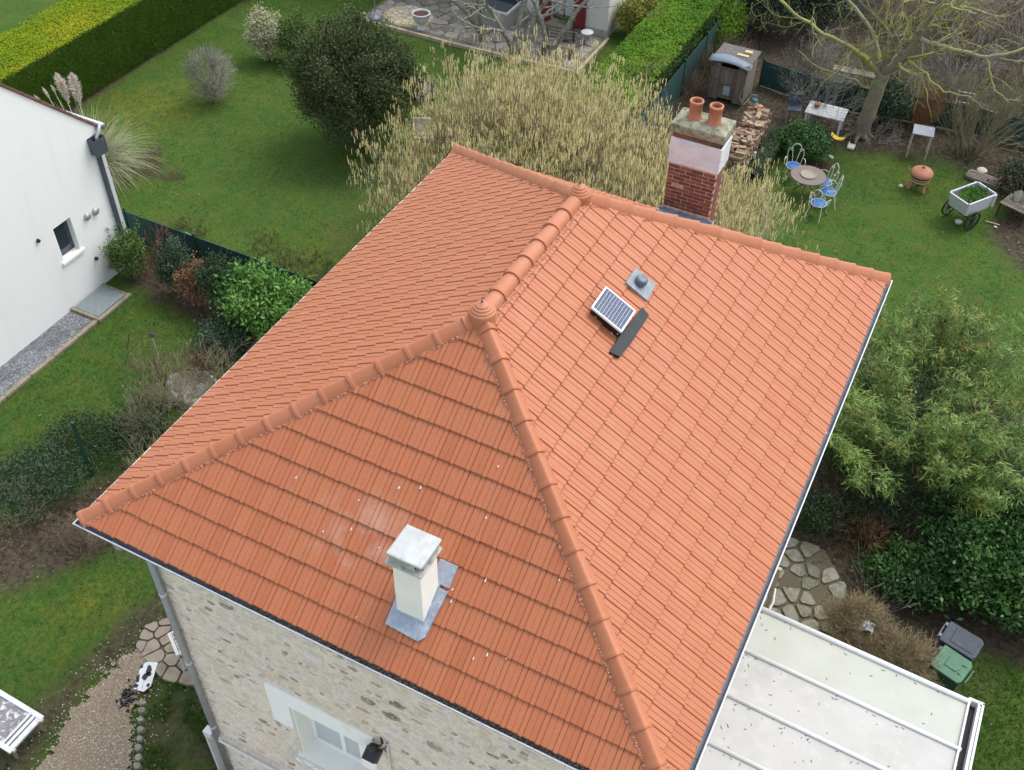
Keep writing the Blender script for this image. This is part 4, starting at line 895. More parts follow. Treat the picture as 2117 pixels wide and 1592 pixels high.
def crown_twigs(rg, bases, ells, r0, wob=.08, tipn=3, tipl=.4, up=.5, shell=.55, rmin=.0035, limbs=9, ball=0):
    """bare crown: a few limbs from the bases, and many curved twigs that end inside the given ellipsoids"""
    S = []; tips = []; nodes = []
    for (c, r, n) in ells:
        c = np.array(c, float); r = np.array(r, float)
        for _ in range(limbs):
            b = np.array(bases[rg.integers(len(bases))], float); b = b + np.array([rg.normal(0, .12), rg.normal(0, .12), 0]) * (r0 > .02)
            d = rand_dirs(1, rg)[0]; d[2] = abs(d[2]) * .6; e = c + d * r * rg.uniform(.35, .7); m = b * .45 + e * .55; m[2] += .12 * np.linalg.norm(e - b); P_ = []
            for t in np.linspace(0, 1, 8): P_.append(b * (1 - t) ** 2 + 2 * t * (1 - t) * m + e * t * t + rg.normal(0, wob * .5, 3) * (0 < t < 1))
            for i in range(7): S.append((*P_[i], *P_[i + 1], r0 * (1 - .11 * i), r0 * (1 - .11 * (i + 1))))
            nodes += P_[2:]
        N_ = np.array(nodes)
        for _ in range(n):
            d = rand_dirs(1, rg)[0]; d[2] = d[2] if rg.random() < (.35 + .65 * ball) else abs(d[2]); e = c + d * r * (shell + (1 - shell) * rg.random() ** .6)
            if e[2] < .05: continue
            k = rg.choice(np.argpartition(((N_ - e) ** 2).sum(1) + (N_[:, 2] > e[2]) * .5, min(6, len(N_) - 1))[:6]); b = N_[k]; m = (b + e) / 2 + np.array([0, 0, .10 * np.linalg.norm(e - b)]) + rg.normal(0, wob, 3)
            P_ = [b * (1 - t) ** 2 + 2 * t * (1 - t) * m + e * t * t + rg.normal(0, wob * .35, 3) * (0 < t < 1) for t in np.linspace(0, 1, 6)]
            for i in range(5): S.append((*P_[i], *P_[i + 1], max(rmin, r0 * .22 * (1 - .17 * i)), max(rmin, r0 * .22 * (1 - .17 * (i + 1)))))
            for _t in range(tipn):
                q = P_[rg.integers(2, 6)]; dd = (e - b) / (np.linalg.norm(e - b) + 1e-6) + rand_dirs(1, rg)[0] * .9 + np.array([0, 0, up]); dd /= np.linalg.norm(dd); l_ = tipl * rg.uniform(.5, 1.2); q1 = q + dd * l_ * .5; q2 = q1 + (dd + rg.normal(0, .25, 3)) * l_ * .5
                S.append((*q, *q1, rmin * 1.1, rmin)); S.append((*q1, *q2, rmin, rmin * .7)); tips += [tuple(q1) + (0, 0, 1), tuple(q2) + (0, 0, 1)]
    return S, tips
# ---- clipped hedges
def hedge(name, label, lo, hi, m_side, m_top, n_side, n_top, ln, seed, rough_=.05):
    t = thing(name, label, "hedge"); rg = np.random.default_rng(seed); x0, y0, z0 = lo; x1, y1, z1 = hi
    co = MB(); box(co, (x0 + .12, y0 + .12, 0), (x1 - .12, y1 - .12, z1 - .12)); co.build("hedge_core", M_lf_ivy if m_side is not M_lf_hedge_side else M_lf_hedge_side, t)
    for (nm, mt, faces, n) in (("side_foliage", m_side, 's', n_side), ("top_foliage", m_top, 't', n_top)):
        if faces == 't':
            P = np.c_[rg.uniform(x0, x1, n), rg.uniform(y0, y1, n), z1 + rg.normal(0, .03, n)]
            P[:, 2] += (vn.fbm(P[:, 0] * 1.2, P[:, 1] * 1.2) - .5) * rough_ * 3; Nn = np.tile([0, 0, 1.], (n, 1)) + rg.normal(size=(n, 3)) * .35
            tint = np.clip((vn.fbm(P[:, 0] * .8, P[:, 1] * .5) - .32) * 2.2 + rg.normal(0, .12, n), 0, 1); T = rand_dirs(n, rg); T[:, 2] = T[:, 2] * .4 + .2
        else:
            per = 2 * ((x1 - x0) + (y1 - y0)); u = rg.uniform(0, per, n); z = rg.uniform(0.02, z1, n); P = np.zeros((n, 3)); Nn = np.zeros((n, 3)); dx, dy = x1 - x0, y1 - y0
            a = u < dx; P[a, 0] = x0 + u[a]; P[a, 1] = y0; Nn[a, 1] = -1
            b = (~a) & (u < dx + dy); P[b, 0] = x1; P[b, 1] = y0 + u[b] - dx; Nn[b, 0] = 1
            c = (~a) & (~b) & (u < 2 * dx + dy); P[c, 0] = x0 + u[c] - dx - dy; P[c, 1] = y1; Nn[c, 1] = 1
            d = u >= 2 * dx + dy; P[d, 0] = x0; P[d, 1] = y0 + u[d] - 2 * dx - dy; Nn[d, 0] = -1
            P[:, 2] = z; P += Nn * ((vn.fbm(u * .9, z * .9) - .5) * rough_ * 2.5 + rg.normal(0, .025, n))[:, None]
            tint = np.clip(.25 + (vn.fbm(u * 1.0, z * 1.0) - .4) * 1.2 + rg.normal(0, .22, n), 0, 1); Nn = Nn + rg.normal(size=(n, 3)) * .5; T = rand_dirs(n, rg) + np.array([0, 0, .3])
        mb = MB(); leaves(mb, P, T, Nn, ln * rg.uniform(.7, 1.3, n), ln * .55, tint); tag(mb.build(nm, mt, t), kind=None)
    return t
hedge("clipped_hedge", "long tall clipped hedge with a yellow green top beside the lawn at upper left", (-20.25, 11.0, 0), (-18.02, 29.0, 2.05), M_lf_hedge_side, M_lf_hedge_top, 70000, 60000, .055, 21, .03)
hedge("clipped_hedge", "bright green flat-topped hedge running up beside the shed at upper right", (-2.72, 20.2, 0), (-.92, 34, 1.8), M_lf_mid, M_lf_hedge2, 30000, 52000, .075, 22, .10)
hedge("low_hedge", "knee-high dark clipped hedge strip beside the firewood stack", (2.72, 22.6, 0), (3.22, 25.3, .42), M_lf_dark, M_lf_dark, 4500, 3500, .06, 23, .06)

# ---- shrubs on the left lawn
shrub("evergreen_tree", "big dark dusky green evergreen bush left of the catkin tree", "tree", (-8.55, 18.75, 0), M_lf_oak, 90000, (1.95, 1.75, 2.15), .085, .45, 31, clumps=260, sig=.085, up=.7, zc=2.05, core=.25, stems=5)
shrub("variegated_shrub", "cream and green variegated shrub left of the dark green ball bush", "shrub", (-14.35, 21.9, 0), M_lf_varieg, 9000, (.62, .6, .95), .075, .45, 32, clumps=60, sig=.15, zc=.9)
shrub("round_shrub", "small dark green rounded shrub between the cream shrub and the big dark evergreen", "shrub", (-13.4, 22.3, 0), M_lf_mid, 9000, (.72, .65, .90), .07, .5, 33, clumps=50, sig=.16, zc=.85)
t = thing("bare_shrub", "bare grey globe of twigs standing alone on the left lawn", "shrub", (-14.25, 18.75, 0))
rg = np.random.default_rng(34); S = []; tips = []
S = crown_twigs(rg, [(0, 0, 0)], [((0, 0, 1.02), (.90, .90, .93), 620)], .016, wob=.09, tipn=2, tipl=.14, up=0, shell=.8, ball=.8)[0]
mb = MB(); segs_mesh(mb, S, 3); mb.build("twig", M_twiggrey, t)
t = thing("twiggy_shrub", "small bare twig shrub just right of the dark evergreen top", "shrub", (-9.1, 22.6, 0)); twig_bush(t, M_twiggrey, 35, 12, 1.1, .5, .008, 2)
t = thing("domed_cover", "dark navy domed cover on the lawn behind the catkin tree", "cover", (-8.35, 22.3, 0)); mb = MB(); lathe(mb, [(.42, 0), (.43, .18), (.38, .36), (.25, .5), (.08, .56), (0, .57)], 22); mb.build("cover", mat("navy_cover", (.018, .017, .045), .5), t, smooth=True); mb = MB(); lathe(mb, [(.05, .56), (.04, .62), (0, .63)], 10); mb.build("knob", M_black, t)
t = thing("garden_lounger", "pale folding garden seat half hidden behind the catkin tree", "garden seat", (-6.9, 19.8, 0), .5); mb = MB(); box(mb, (-.3, -.25, .35), (.3, .25, .38)); mb.build("seat", M_white, t); mb = MB(); box(mb, (-.3, .22, .38), (.3, .26, .8)); mb.build("backrest", M_white, t)
for sx in (-.27, .27):
    for sy in (-.22, .22): mb = MB(); tube(mb, [(sx, sy, 0), (sx, sy, .36)], .015, 6); mb.build("leg", M_white, t)
for i, (x, y, r, h) in enumerate(((-13.95, 15.25, .32, .35), (-13.4, 14.75, .3, .3), (-12.55, 14.75, .28, .3))):
    t = thing("dead_plant", ["low brown dead clump, first in the arc on the left lawn", "low brown dead clump, middle of the arc on the left lawn", "low brown dead clump, last of the arc nearest the orange roof"][i], "plant", (x, y, 0), 0, "dead clumps on the left lawn"); twig_bush(t, M_twig, 40 + i, 34, h * 1.1, 1.4, .006, 1, base=r)
# pampas grass
t = thing("pampas_grass", "pampas grass fountain with two pale plumes behind the white gable", "grass", (-14.7, 13.8, 0)); rg = np.random.default_rng(50); mb = MB()
for i in range(1300):
    a = rg.uniform(0, 2 * pi); Ln = rg.uniform(1.2, 2.5); el = rg.uniform(.55, 1.35); p = np.array([rg.normal(0, .2), rg.normal(0, .2), 0.]); d = np.array([math.cos(a) * math.cos(el), math.sin(a) * math.cos(el), math.sin(el)]); w = rg.uniform(.005, .011); n_ = 6; L_ = []
    side = np.array([-math.sin(a), math.cos(a), 0]) * w
    for k in range(n_ + 1):
        L_ += [p - side * (1 - k / n_ * .9), p + side * (1 - k / n_ * .9)]; p = p + d * Ln / n_; d = d + np.array([0, 0, -.28]); d /= np.linalg.norm(d)
    mb.add(L_, np.array([[2 * k, 2 * k + 1, 2 * k + 3, 2 * k + 2] for k in range(n_)]), rg.random())
tag(mb.build("blades", M_pampas, t))
for (dx, dy, h, s, lean) in ((-.95, .35, 2.85, 1., -.05), (-.50, .45, 2.95, 1.1, 0.02), (-1.35, .2, 2.3, .35, -.25), (-1.1, .25, 2.45, .3, -.15), (-1.6, .0, 2.1, .3, -.2)):
    mb = MB(); tube(mb, [(dx * .4, dy * .4, 0), (dx * .8, dy * .8, h * .6), (dx + lean, dy, h)], [.012, .01, .004], 5); P = []; 
    n = int(700 * s); u = rg.random(n); zz = h - .85 * s * 1.0 * u - .02; rad_ = .16 * s * np.sin(pi * np.clip(u, .02, .95)) ** .7; an = rg.uniform(0, 2 * pi, n)
    P = np.c_[dx * (zz / h) + lean * (zz / h), dy * (zz / h), zz]; T = np.c_[np.cos(an), np.sin(an), .6 + 0 * an]; leaves(mb, P, T, rand_dirs(n, rg), rad_ * 1.3 * rg.uniform(.6, 1.2, n), .018, rg.random(n), 0)
    mb.build("plume", M_plume, t)

# ---- big hazel with catkins behind the house
t = thing("hazel_tree", "wide bare hazel covered in yellow catkins behind the orange roof", "tree", (0, 0, 0)); rg = np.random.default_rng(60); S = []; tips = []
S, tips = crown_twigs(rg, [(-1.6, 16.2, 0), (-1.2, 16.6, 0), (1.6, 15.6, 0), (2.0, 16.0, 0)], [((-2.0, 16.8, 3.0), (3.4, 3.0, 2.6), 820), ((.2, 17.0, 2.7), (2.8, 2.8, 2.3), 420), ((2.4, 15.6, 2.2), (2.6, 2.3, 2.0), 500), ((-3.2, 14.8, 2.4), (2.5, 2.1, 2.0), 230), ((3.6, 17.0, 2.2), (1.8, 2.0, 1.7), 240)], .055, wob=.14, tipn=4, tipl=.60, up=.6, shell=.15, rmin=.004)
mb = MB(); segs_mesh(mb, [q for q in S if q[6] > .012], 5); mb.build("branch", M_bark, t); mb = MB(); segs_mesh(mb, [q for q in S if q[6] <= .012], 3); mb.build("twig", mat("hazel_twig", [(.14, .115, .08), (.22, .19, .13), (.30, .265, .20)], .9), t)
TP = np.array(tips); print("hazel segs", len(S), "tips", len(TP)); rg.shuffle(TP)
nc = 46000; idx = rg.integers(0, len(TP), nc); P = TP[idx, :3] + rg.normal(size=(nc, 3)) * np.array([.05, .05, .04]); l = rg.uniform(.06, .21, nc); r = rg.uniform(.006, .0108, nc)
segs = np.c_[P, P - np.c_[rg.normal(0, .008, nc), rg.normal(0, .008, nc), l], r, r * .75]; mb = MB(); segs_mesh(mb, segs, 3, tint=np.clip(TP[idx, 2] / 9 + rg.normal(.15, .25, nc), 0, 1)); mb.build("catkins", M_catkin, t)

# ---- left fence of green windbreak and shrubs in front
t = thing("netting_fence", "dark green windbreak fence behind the shrubs beside the white house", "fence")
fx = [-11.5, -9.1, -6.62, -4.2]
for i in range(3):
    mb = MB(); box(mb, (fx[i] + .03, 11.62, .02), (fx[i + 1] - .03, 11.64, 1.0 if i < 2 else .98)); mb.build("netting_panel", M_greennet, t)
for x in fx: mb = MB(); box(mb, (x - .03, 11.59, 0), (x + .03, 11.65, 1.10)); mb.build("post", M_greenmetal, t)
mb = MB(); tube(mb, [(-9.1, 11.6, 1.02), (-9.3, 11.58, 1.1), (-9.35, 11.5, .9)], .006, 5); mb.build("wire", M_zinc, t)
LS = [("photinia_shrub", "light green shrub with tall shoots against the corner of the white house", (-10.3, 10.35), M_lf_mid, 5000, (.48, .45, .75), .075, .45, 51, .75),
      ("greygreen_shrub", "grey green upright shrub right of the thin red-twigged one", (-8.75, 10.45), M_lf_grey, 4600, (.45, .42, .85), .08, .42, 52, .85),
      ("rusty_shrub", "shrub with rusty brown dead leaves between two green ones by the fence", (-8.05, 10.3), M_lf_rust, 4200, (.42, .42, .72), .08, .4, 53, .7),
      ("upright_shrub", "dark green upright shrub between the rusty shrub and the bright laurel", (-7.3, 10.45), M_lf_dark, 5600, (.52, .48, .85), .075, .42, 54, .85),
      ("cherry_laurel", "bright glossy green laurel bush partly behind the left roof edge", (-5.75, 10.35), M_lf_laurel, 9500, (1.15, .85, .85), .13, .42, 55, .95),
      ("dark_shrub", "low dark bluish shrub below the bright laurel", (-6.35, 9.2), M_lf_grey, 5200, (.7, .6, .45), .075, .42, 56, .42),
      ("ground_shrub", "dark green shrub low at the left edge of the picture", (-7.15, 3.7), M_lf_grey, 7500, (1.0, .95, .36), .060, .5, 57, .40),
      ("ground_shrub", "spreading dark shrub behind the leaning green post", (-7.1, 5.1), M_lf_dark, 4800, (1.0, .75, .32), .06, .5, 58, .33),
      ("ground_shrub", "low dark shrub under the brown twig tangle by the left roof edge", (-6.3, 6.0), M_lf_dark, 4500, (.8, .65, .36), .065, .5, 59, .40)]
for (nm, lb, (x, y), m_, n, rad, ln, asp, sd, zc) in LS:
    t = shrub(nm, lb, "shrub", (x, y, 0), m_, n, rad, ln, asp, sd, clumps=34, sig=.20, zc=zc, up=.5, core=.25)
    if nm in ("photinia_shrub", "greygreen_shrub", "upright_shrub"):
        rg = np.random.default_rng(sd + 100)
        for k in range(11):
            mb = MB()
            a = rg.uniform(0, 2 * pi); b = np.array([rad[0] * .7 * math.cos(a), rad[1] * .7 * math.sin(a), .8]); d = np.array([math.cos(a) * .3, math.sin(a) * .3, 1]); h = rg.uniform(.5, .95); m2 = 30
            u = rg.random(m2); P = b + d * (u * h)[:, None]; leaves(mb, P, rand_dirs(m2, rg) + [0, 0, .5], rand_dirs(m2, rg) + [0, 0, .6], .085, .035, rg.random(m2)); mb.build("shoot", m_, t)
for (x, y, h, m_, lb, sd, n, sp) in ((-9.75, 10.85, 1.5, M_twigred, "thin dark red twigged shrub in front of the green fence", 70, 16, .45), (-6.3, 7.2, 1.3, M_twigolive, "tangle of olive brown twigs above the pond shell by the left gutter", 71, 46, .9), (-6.1, 6.3, 1.2, M_twigolive, "wide brown twig tangle below the pond shell", 72, 60, 1.1),
                                     (-5.1, 3.1, .8, M_twig, "small bare dark bush under the front left roof corner", 73, 40, .9), (-5.7, 8.2, 1.2, M_twigolive, "brown twiggy growth between the pond shell and the dark bluish shrub", 74, 44, .8), (-7.15, 7.5, 1.15, M_twig, "dead upright stems left of the pond shell", 75, 22, .25), (-5.0, 5.3, 1.1, M_twigolive, "sprawling brown twigs against the left gutter halfway up the roof", 77, 50, 1.0), (-5.3, 9.6, 1.0, M_twig, "leafless brown twigs at the foot of the bright laurel", 78, 34, .9), (-6.9, 3.0, .8, M_twigolive, "thin twigs poking out of the dark shrub at the left edge", 79, 30, 1.1), (-6.3, 8.25, .9, M_twigred, "reddish dry stems right behind the pond shell", 76, 26, .6)):
    t = thing("bare_shrub", lb, "shrub", (x, y, 0)); twig_bush(t, m_, sd, n, h, sp, .008, 2, wob=.2, base=.3, kids=3)
# leaning green post, old parasol frame, pond shell
t = thing("green_post", "lone dark green metal fence post standing in the soil at left", "post", (-6.47, 4.6, 0)); mb = MB(); box(mb, (-.03, -.03, 0), (.03, .03, 1.7), M=TM(ry=.02)); mb.build("post", M_greenmetal, t); mb = MB(); box(mb, (-.05, -.035, 1.68), (.05, .035, 1.72), M=TM(ry=.02)); mb.build("post_cap", M_greenmetal, t)
t = thing("rusty_parasol", "bare rusty parasol skeleton without its cloth among the twigs at left", "parasol", (-7.2, 7.85, 0)); mb = MB(); tube(mb, [(0, 0, 0), (0, 0, 1.30)], .018, 8); mb.build("pole", M_steel, t); mb = MB(); lathe(mb, [(.05, 1.24), (.06, 1.29), (.03, 1.34), (0, 1.35)], 10); mb.build("hub", M_iron_dark, t)
for k in range(6):
    a = k * pi / 3 + .2; mb = MB(); tube(mb, [(0, 0, 1.30), (.35 * math.cos(a), .35 * math.sin(a), 1.28), (.65 * math.cos(a), .65 * math.sin(a), 1.12), (.82 * math.cos(a), .82 * math.sin(a), .85 - .25 * (k % 2))], .009, 5); rb_ = mb.build("rib", M_iron_dark, t)
t = thing("pond_shell", "old pale-rimmed stone basin under twigs beside the left gutter", "basin", (-6.15, 7.7, 0)); mb = MB(); rg = np.random.default_rng(77)
pts = []; 
for r_, z_ in ((.78, 0), (.76, .12), (.68, .24), (.60, .27), (.58, .22), (.50, .16), (.2, .15), (.01, .14)):
    for k in range(22): a = 2 * pi * k / 22; q = 1 + .07 * math.sin(3 * a) + rg.normal(0, .02); pts.append((r_ * q * math.cos(a), r_ * q * .72 * math.sin(a), z_ + (.05 * math.sin(a * 2) + rg.normal(0, .01)) * (z_ > .1)))
mb.add(pts, [[i * 22 + j, i * 22 + (j + 1) % 22, (i + 1) * 22 + (j + 1) % 22, (i + 1) * 22 + j] for i in range(7) for j in range(22)]); mb.build("basin", M_mud, t, smooth=True)
for k in range(9): a = rg.uniform(0.1, 2.4); mb = MB(); c = (.66 * math.cos(a), .46 * math.sin(a)); prism(mb, [(c[0] + .09 * math.cos(q) * rg.uniform(.6, 1.2), c[1] + .06 * math.sin(q) * rg.uniform(.6, 1.2)) for q in np.linspace(0, 2 * pi, 7)[:-1]], .2, .3, inset=.3); mb.build("rim_stone", M_bone, t)

# ================================================================== FRONT LEFT CORNER
mb = MB(); prism(mb, [(-.35, -.55), (13, -.55), (13, -15), (-5, -15), (-3.4, -4.0), (-.2, -3.2)], -.04, .045); tag(mb.build("bounce_forecourt", mat("pale_bounce_gravel", (.46, .40, .31), .95, n=[(30, (.60, .54, .44), .45, .7), (5, (.36, .31, .24), .5, .8)], bump=(50, .8, .02))), "unseen pale gravel yard added before the stone house to bounce light", kind="structure")  # unseen gravel sheet added so less green light bounces onto the front wall
GP = [(-2.6, 2.0), (-2.35, 1.9), (-1.9, 1.35), (-1.75, .8), (-1.45, .35), (-1.1, -.1), (-.7, -.75), (-.3, -3.5), (-3.2, -3.5), (-2.65, -1.3), (-2.75, -.3), (-2.85, .7), (-2.85, 1.4)]
mb = MB(); xs = np.arange(-4, .5, .07); ys_ = np.arange(-3.6, 2.4, .07); X, Y = np.meshgrid(xs, ys_, indexing='ij'); sd = sdist(X, Y, GP) + (vn.fbm(X * 3, Y * 3) - .5) * .7; ok = (sd[:-1, :-1] > 0) & (sd[1:, 1:] > 0)
idx = np.arange(X.size).reshape(X.shape); F = np.stack([idx[:-1, :-1], idx[1:, :-1], idx[1:, 1:], idx[:-1, 1:]], -1)[ok]; mb.add(np.stack([X, Y, .035 + (vn.fbm(X * 2, Y * 2) - .5) * .04], -1).reshape(-1, 3), F); tag(mb.build("gravel_path", M_gravel), "pale pebble path", kind="structure")
pb = MB(); n = 30000; xx = nr.uniform(-4, .4, n); yy = nr.uniform(-2.2, 2.5, n); s_ = sdist(xx, yy, GP) + (vn.fbm(xx * 3, yy * 3) - .5) * .7 + nr.normal(0, .10, n); keep = (s_ > 0) & (nr.random(n) < .35 + s_ * 3); keep |= (s_ > -.5) & (nr.random(n) < .035)
xx, yy = xx[keep], yy[keep]; n = len(xx); r = nr.uniform(.007, .021, n); rot = nr.uniform(0, 6, n); el = nr.uniform(.6, 1, n); V = np.zeros((n, 10, 3)); zb_ = .035 + (vn.fbm(xx * 2, yy * 2) - .5) * .04
for j in range(5):
    a = rot + j * 2 * pi / 5; V[:, j] = np.c_[xx + r * np.cos(a), yy + r * el * np.sin(a), zb_ - .003]; V[:, 5 + j] = np.c_[xx + r * .6 * np.cos(a), yy + r * .6 * el * np.sin(a), zb_ + r * .8]
fb = np.array([[j, (j + 1) % 5, 5 + (j + 1) % 5, 5 + j] for j in range(5)]); tn = nr.random(n); base = np.arange(n)[:, None, None] * 10
pb.add(V.reshape(-1, 3), (base + fb[None]).reshape(-1, 4), np.repeat(tn, 5)); pb.f.append((np.arange(n)[:, None] * 10 + np.arange(5, 10)[None])); pb.t.append(tn); pb.m.append(np.zeros(n, int)); print("pebbles", n)
tag(pb.build("path_pebbles", M_pebble), "small cream and brown pebbles of the path", "pebbles", kind="stuff")
def clip_half(poly, n_, d_):
    out = []
    for i in range(len(poly)):
        p, q = poly[i], poly[(i + 1) % len(poly)]; a = p[0] * n_[0] + p[1] * n_[1] - d_; b = q[0] * n_[0] + q[1] * n_[1] - d_
        if a <= 0: out.append(p)
        if (a <= 0) != (b <= 0): t_ = a / (a - b); out.append((p[0] + t_ * (q[0] - p[0]), p[1] + t_ * (q[1] - p[1])))
    return out
def paving(root, bound, cell, gap, z0, z1, m_, seed, name="flagstone", maxn=300, test=None, skip=0, convex=True):
    rg = np.random.default_rng(seed); b = np.array(bound); lo, hi = b.min(0), b.max(0); pts = []
    for _ in range(6000):
        p = rg.uniform(lo, hi)
        if sdist(np.array([p[0]]), np.array([p[1]]), bound)[0] > cell * .2 and (test is None or test(p)) and all((p[0] - q[0]) ** 2 + (p[1] - q[1]) ** 2 > (cell * .72) ** 2 for q in pts): pts.append(p)
    c = 0
    for i, p in enumerate(pts):
        if rg.random() < skip: continue
        poly = [(p[0] + cell * 1.1 * math.cos(a), p[1] + cell * 1.1 * math.sin(a)) for a in np.linspace(0, 2 * pi, 10)[:-1]]
        for j, q in enumerate(pts):
            if i == j or (p[0] - q[0]) ** 2 + (p[1] - q[1]) ** 2 > (cell * 2.4) ** 2: continue
            d = np.array(q) - p; Ld = np.linalg.norm(d); d /= Ld; poly = clip_half(poly, d, d @ ((np.array(p) + q) / 2) - gap / 2)
            if len(poly) < 3: break
        for k in range(len(bound)):
            a_, b_ = np.array(bound[k]), np.array(bound[(k + 1) % len(bound)]); nn = np.array([b_[1] - a_[1], -(b_[0] - a_[0])]); nn /= np.linalg.norm(nn) + 1e-9
            if convex and len(poly) > 2: poly = clip_half(poly, nn, nn @ a_ + rg.uniform(-.06, .03))
        if len(poly) < 3 or c >= maxn: continue
        P_ = []
        for k in range(len(poly)):      # soften corners
            a_, b_ = np.array(poly[k]), np.array(poly[(k + 1) % len(poly)]); P_ += [tuple(a_ * .84 + b_ * .16), tuple(a_ * .16 + b_ * .84)]
        mb = MB(); prism(mb, P_, z0, z1 + rg.uniform(-.008, .01), rg.random(), inset=.03); mb.build(name, m_, root); c += 1
    return c
B1 = [(-2.8, 2.1), (-2.62, 1.62), (-1.8, 1.36), (-1.1, 1.5), (.5, 2.4), (.5, 4.0), (-.9, 3.7), (-2.2, 2.9)]
mb = MB(); prism(mb, B1, -.05, .03); fp = mb.build("flagstone_path", M_joint); tag(fp, "crazy paving beside the front left wall", kind="structure"); paving(fp, B1, .30, .03, .02, .075, M_flag, 81)
B2 = [(7.62, 6.6), (9.3, 6.8), (9.3, 9.4), (8.6, 10.2), (7.62, 10.2)]
mb = MB(); prism(mb, B2, -.05, .02); fp = mb.build("side_path", M_joint); tag(fp, "mossy paving between the house and the dry bushes", kind="structure"); paving(fp, B2, .40, .06, .015, .06, M_flagmoss, 82, skip=.15)
# mossy edging stones beside the pebbles
t = thing("stone_edging", "row of mossy edging stones between the pebble path and the grass", "edging")
for k in range(9):
    x, y = -1.72 + k * .105, .82 - k * .145; mb = MB(); prism(mb, [(x + .09 * math.cos(a) * rnd.uniform(.7, 1.2), y + .075 * math.sin(a) * rnd.uniform(.7, 1.2)) for a in [i * pi / 4 for i in range(8)]], -.02, rnd.uniform(.06, .12), rnd.random(), inset=.22); mb.build("edging_stone", M_flagmoss, t, bevel=.01)
# discarded white fascia board with black holes
t = thing("broken_panel", "broken white panel with ragged black holes lying by the pebbles", "panel", (-2.03, 1.25, .05), .50)
mb = MB(); prism(mb, [(-.17, -.26), (.03, -.32), (.14, -.20), (.17, .29), (-.06, .30), (-.14, .15)], 0, .03); mb.build("board", M_white, t, bevel=.004); rg = np.random.default_rng(9)
for (cx, cy, rx_, ry_) in ((.03, .12, .055, .10), (.0, -.02, .06, .07), (-.13, -.05, .04, .11), (-.14, -.2, .05, .06), (.09, -.19, .035, .04), (-.12, .2, .03, .04), (.06, .04, .05, .05)):
    mb = MB(); prism(mb, [(cx + rx_ * math.cos(a) * rg.uniform(.6, 1.2), cy + ry_ * math.sin(a) * rg.uniform(.6, 1.2)) for a in np.linspace(0, 2 * pi, 10)[:-1]], .031, .037); mb.build("hole", M_purple, t)
mb = MB(); box(mb, (-.02, -.26, .03), (-.008, .27, .036)); mb.build("groove", M_zinc, t)
t = thing("burnt_debris", "small pile of black charred debris beside the broken white panel", "debris", (-2.05, .78, 0)); mb = MB(); rg = np.random.default_rng(19)
for k in range(90): x, y = rg.normal(0, .10, 2); s = rg.uniform(.01, .04); prism(mb, [(x + s * math.cos(a), y + s * math.sin(a) * .7) for a in rg.uniform(0, 6, 1) + np.array([0, 1.5, 3, 4.6])], .02, .05 + rg.uniform(0, .05), inset=.3)
tag(mb.build("char", M_purple, t), kind="stuff")
# white filigree table near the wall
t = thing("iron_table", "white filigree iron table poking out behind the front left corner", "table", (-1.47, 2.03, 0), -.57); mb = MB()
for (a, b) in (((-.27, -.33), (.27, -.27)), ((-.27, .30), (.27, .33)), ((-.27, -.27), (-.24, .30)), ((.24, -.27), (.27, .30)), ((-.24, -.25), (.24, -.24))): box(mb, (a[0], a[1], .72), (b[0], b[1], .755))
mb.build("table_rim", M_iron, t); mb = MB()
for k in range(6):
    x = -.22 + k * .085; tube(mb, [(x, -.24, .74), (x + .05, 0, .74), (x + .0, .3, .74)], .010, 4)
    for yy in (-.14, .0, .14): tube(mb, [(x + .04 * math.cos(q), yy + .06 * math.sin(q), .742) for q in np.linspace(0, 2 * pi, 9)], .008, 4)
mb.build("filigree", M_iron, t)
for sx in (-.25, .25):
    for sy in (-.3, .3): mb = MB(); tube(mb, [(sx, sy, .73), (sx * .9, sy * .9, .4), (sx * 1.05, sy * 1.05, 0)], .014, 6); mb.build("leg", M_iron, t)
# old glazed frame lying at the lower left
t = thing("old_door", "old white framed door with flaking panel propped at the lower left corner", "door", (-3.42, -.72, .0), -.02); Mf = TM((0, 0, .42), 0)
mb = MB()
for (a, b) in (((-.62, -.40), (.54, -.31)), ((-.62, .31), (.54, .40)), ((.44, -.31), (.54, .31)), ((-.62, -.31), (-.54, .31)), ((.27, -.31), (.31, .31))): box(mb, (a[0], a[1], 0), (b[0], b[1], .05), M=Mf)
mb.build("frame", M_white, t, bevel=.008); mb = MB(); box(mb, (-.54, -.31, .008), (.27, .31, .02), M=Mf); mb.build("door_panel", M_flake, t); mb = MB(); box(mb, (.345, -.31, .012), (.405, .31, .038), M=Mf); mb.build("middle_rail", M_white, t)
for sx in (-.32, .32): mb = MB(); box(mb, (.54, sx - .03, .0), (.58, sx + .03, .05), M=Mf); mb.build("hinge", M_steel, t)
for (sx, sy) in ((-.5, -.3), (-.5, .3), (.42, -.3), (.42, .3)): mb = MB(); box(mb, (sx - .025, sy - .025, 0), (sx + .025, sy + .025, .415)); mb.build("trestle_leg", M_wood, t)

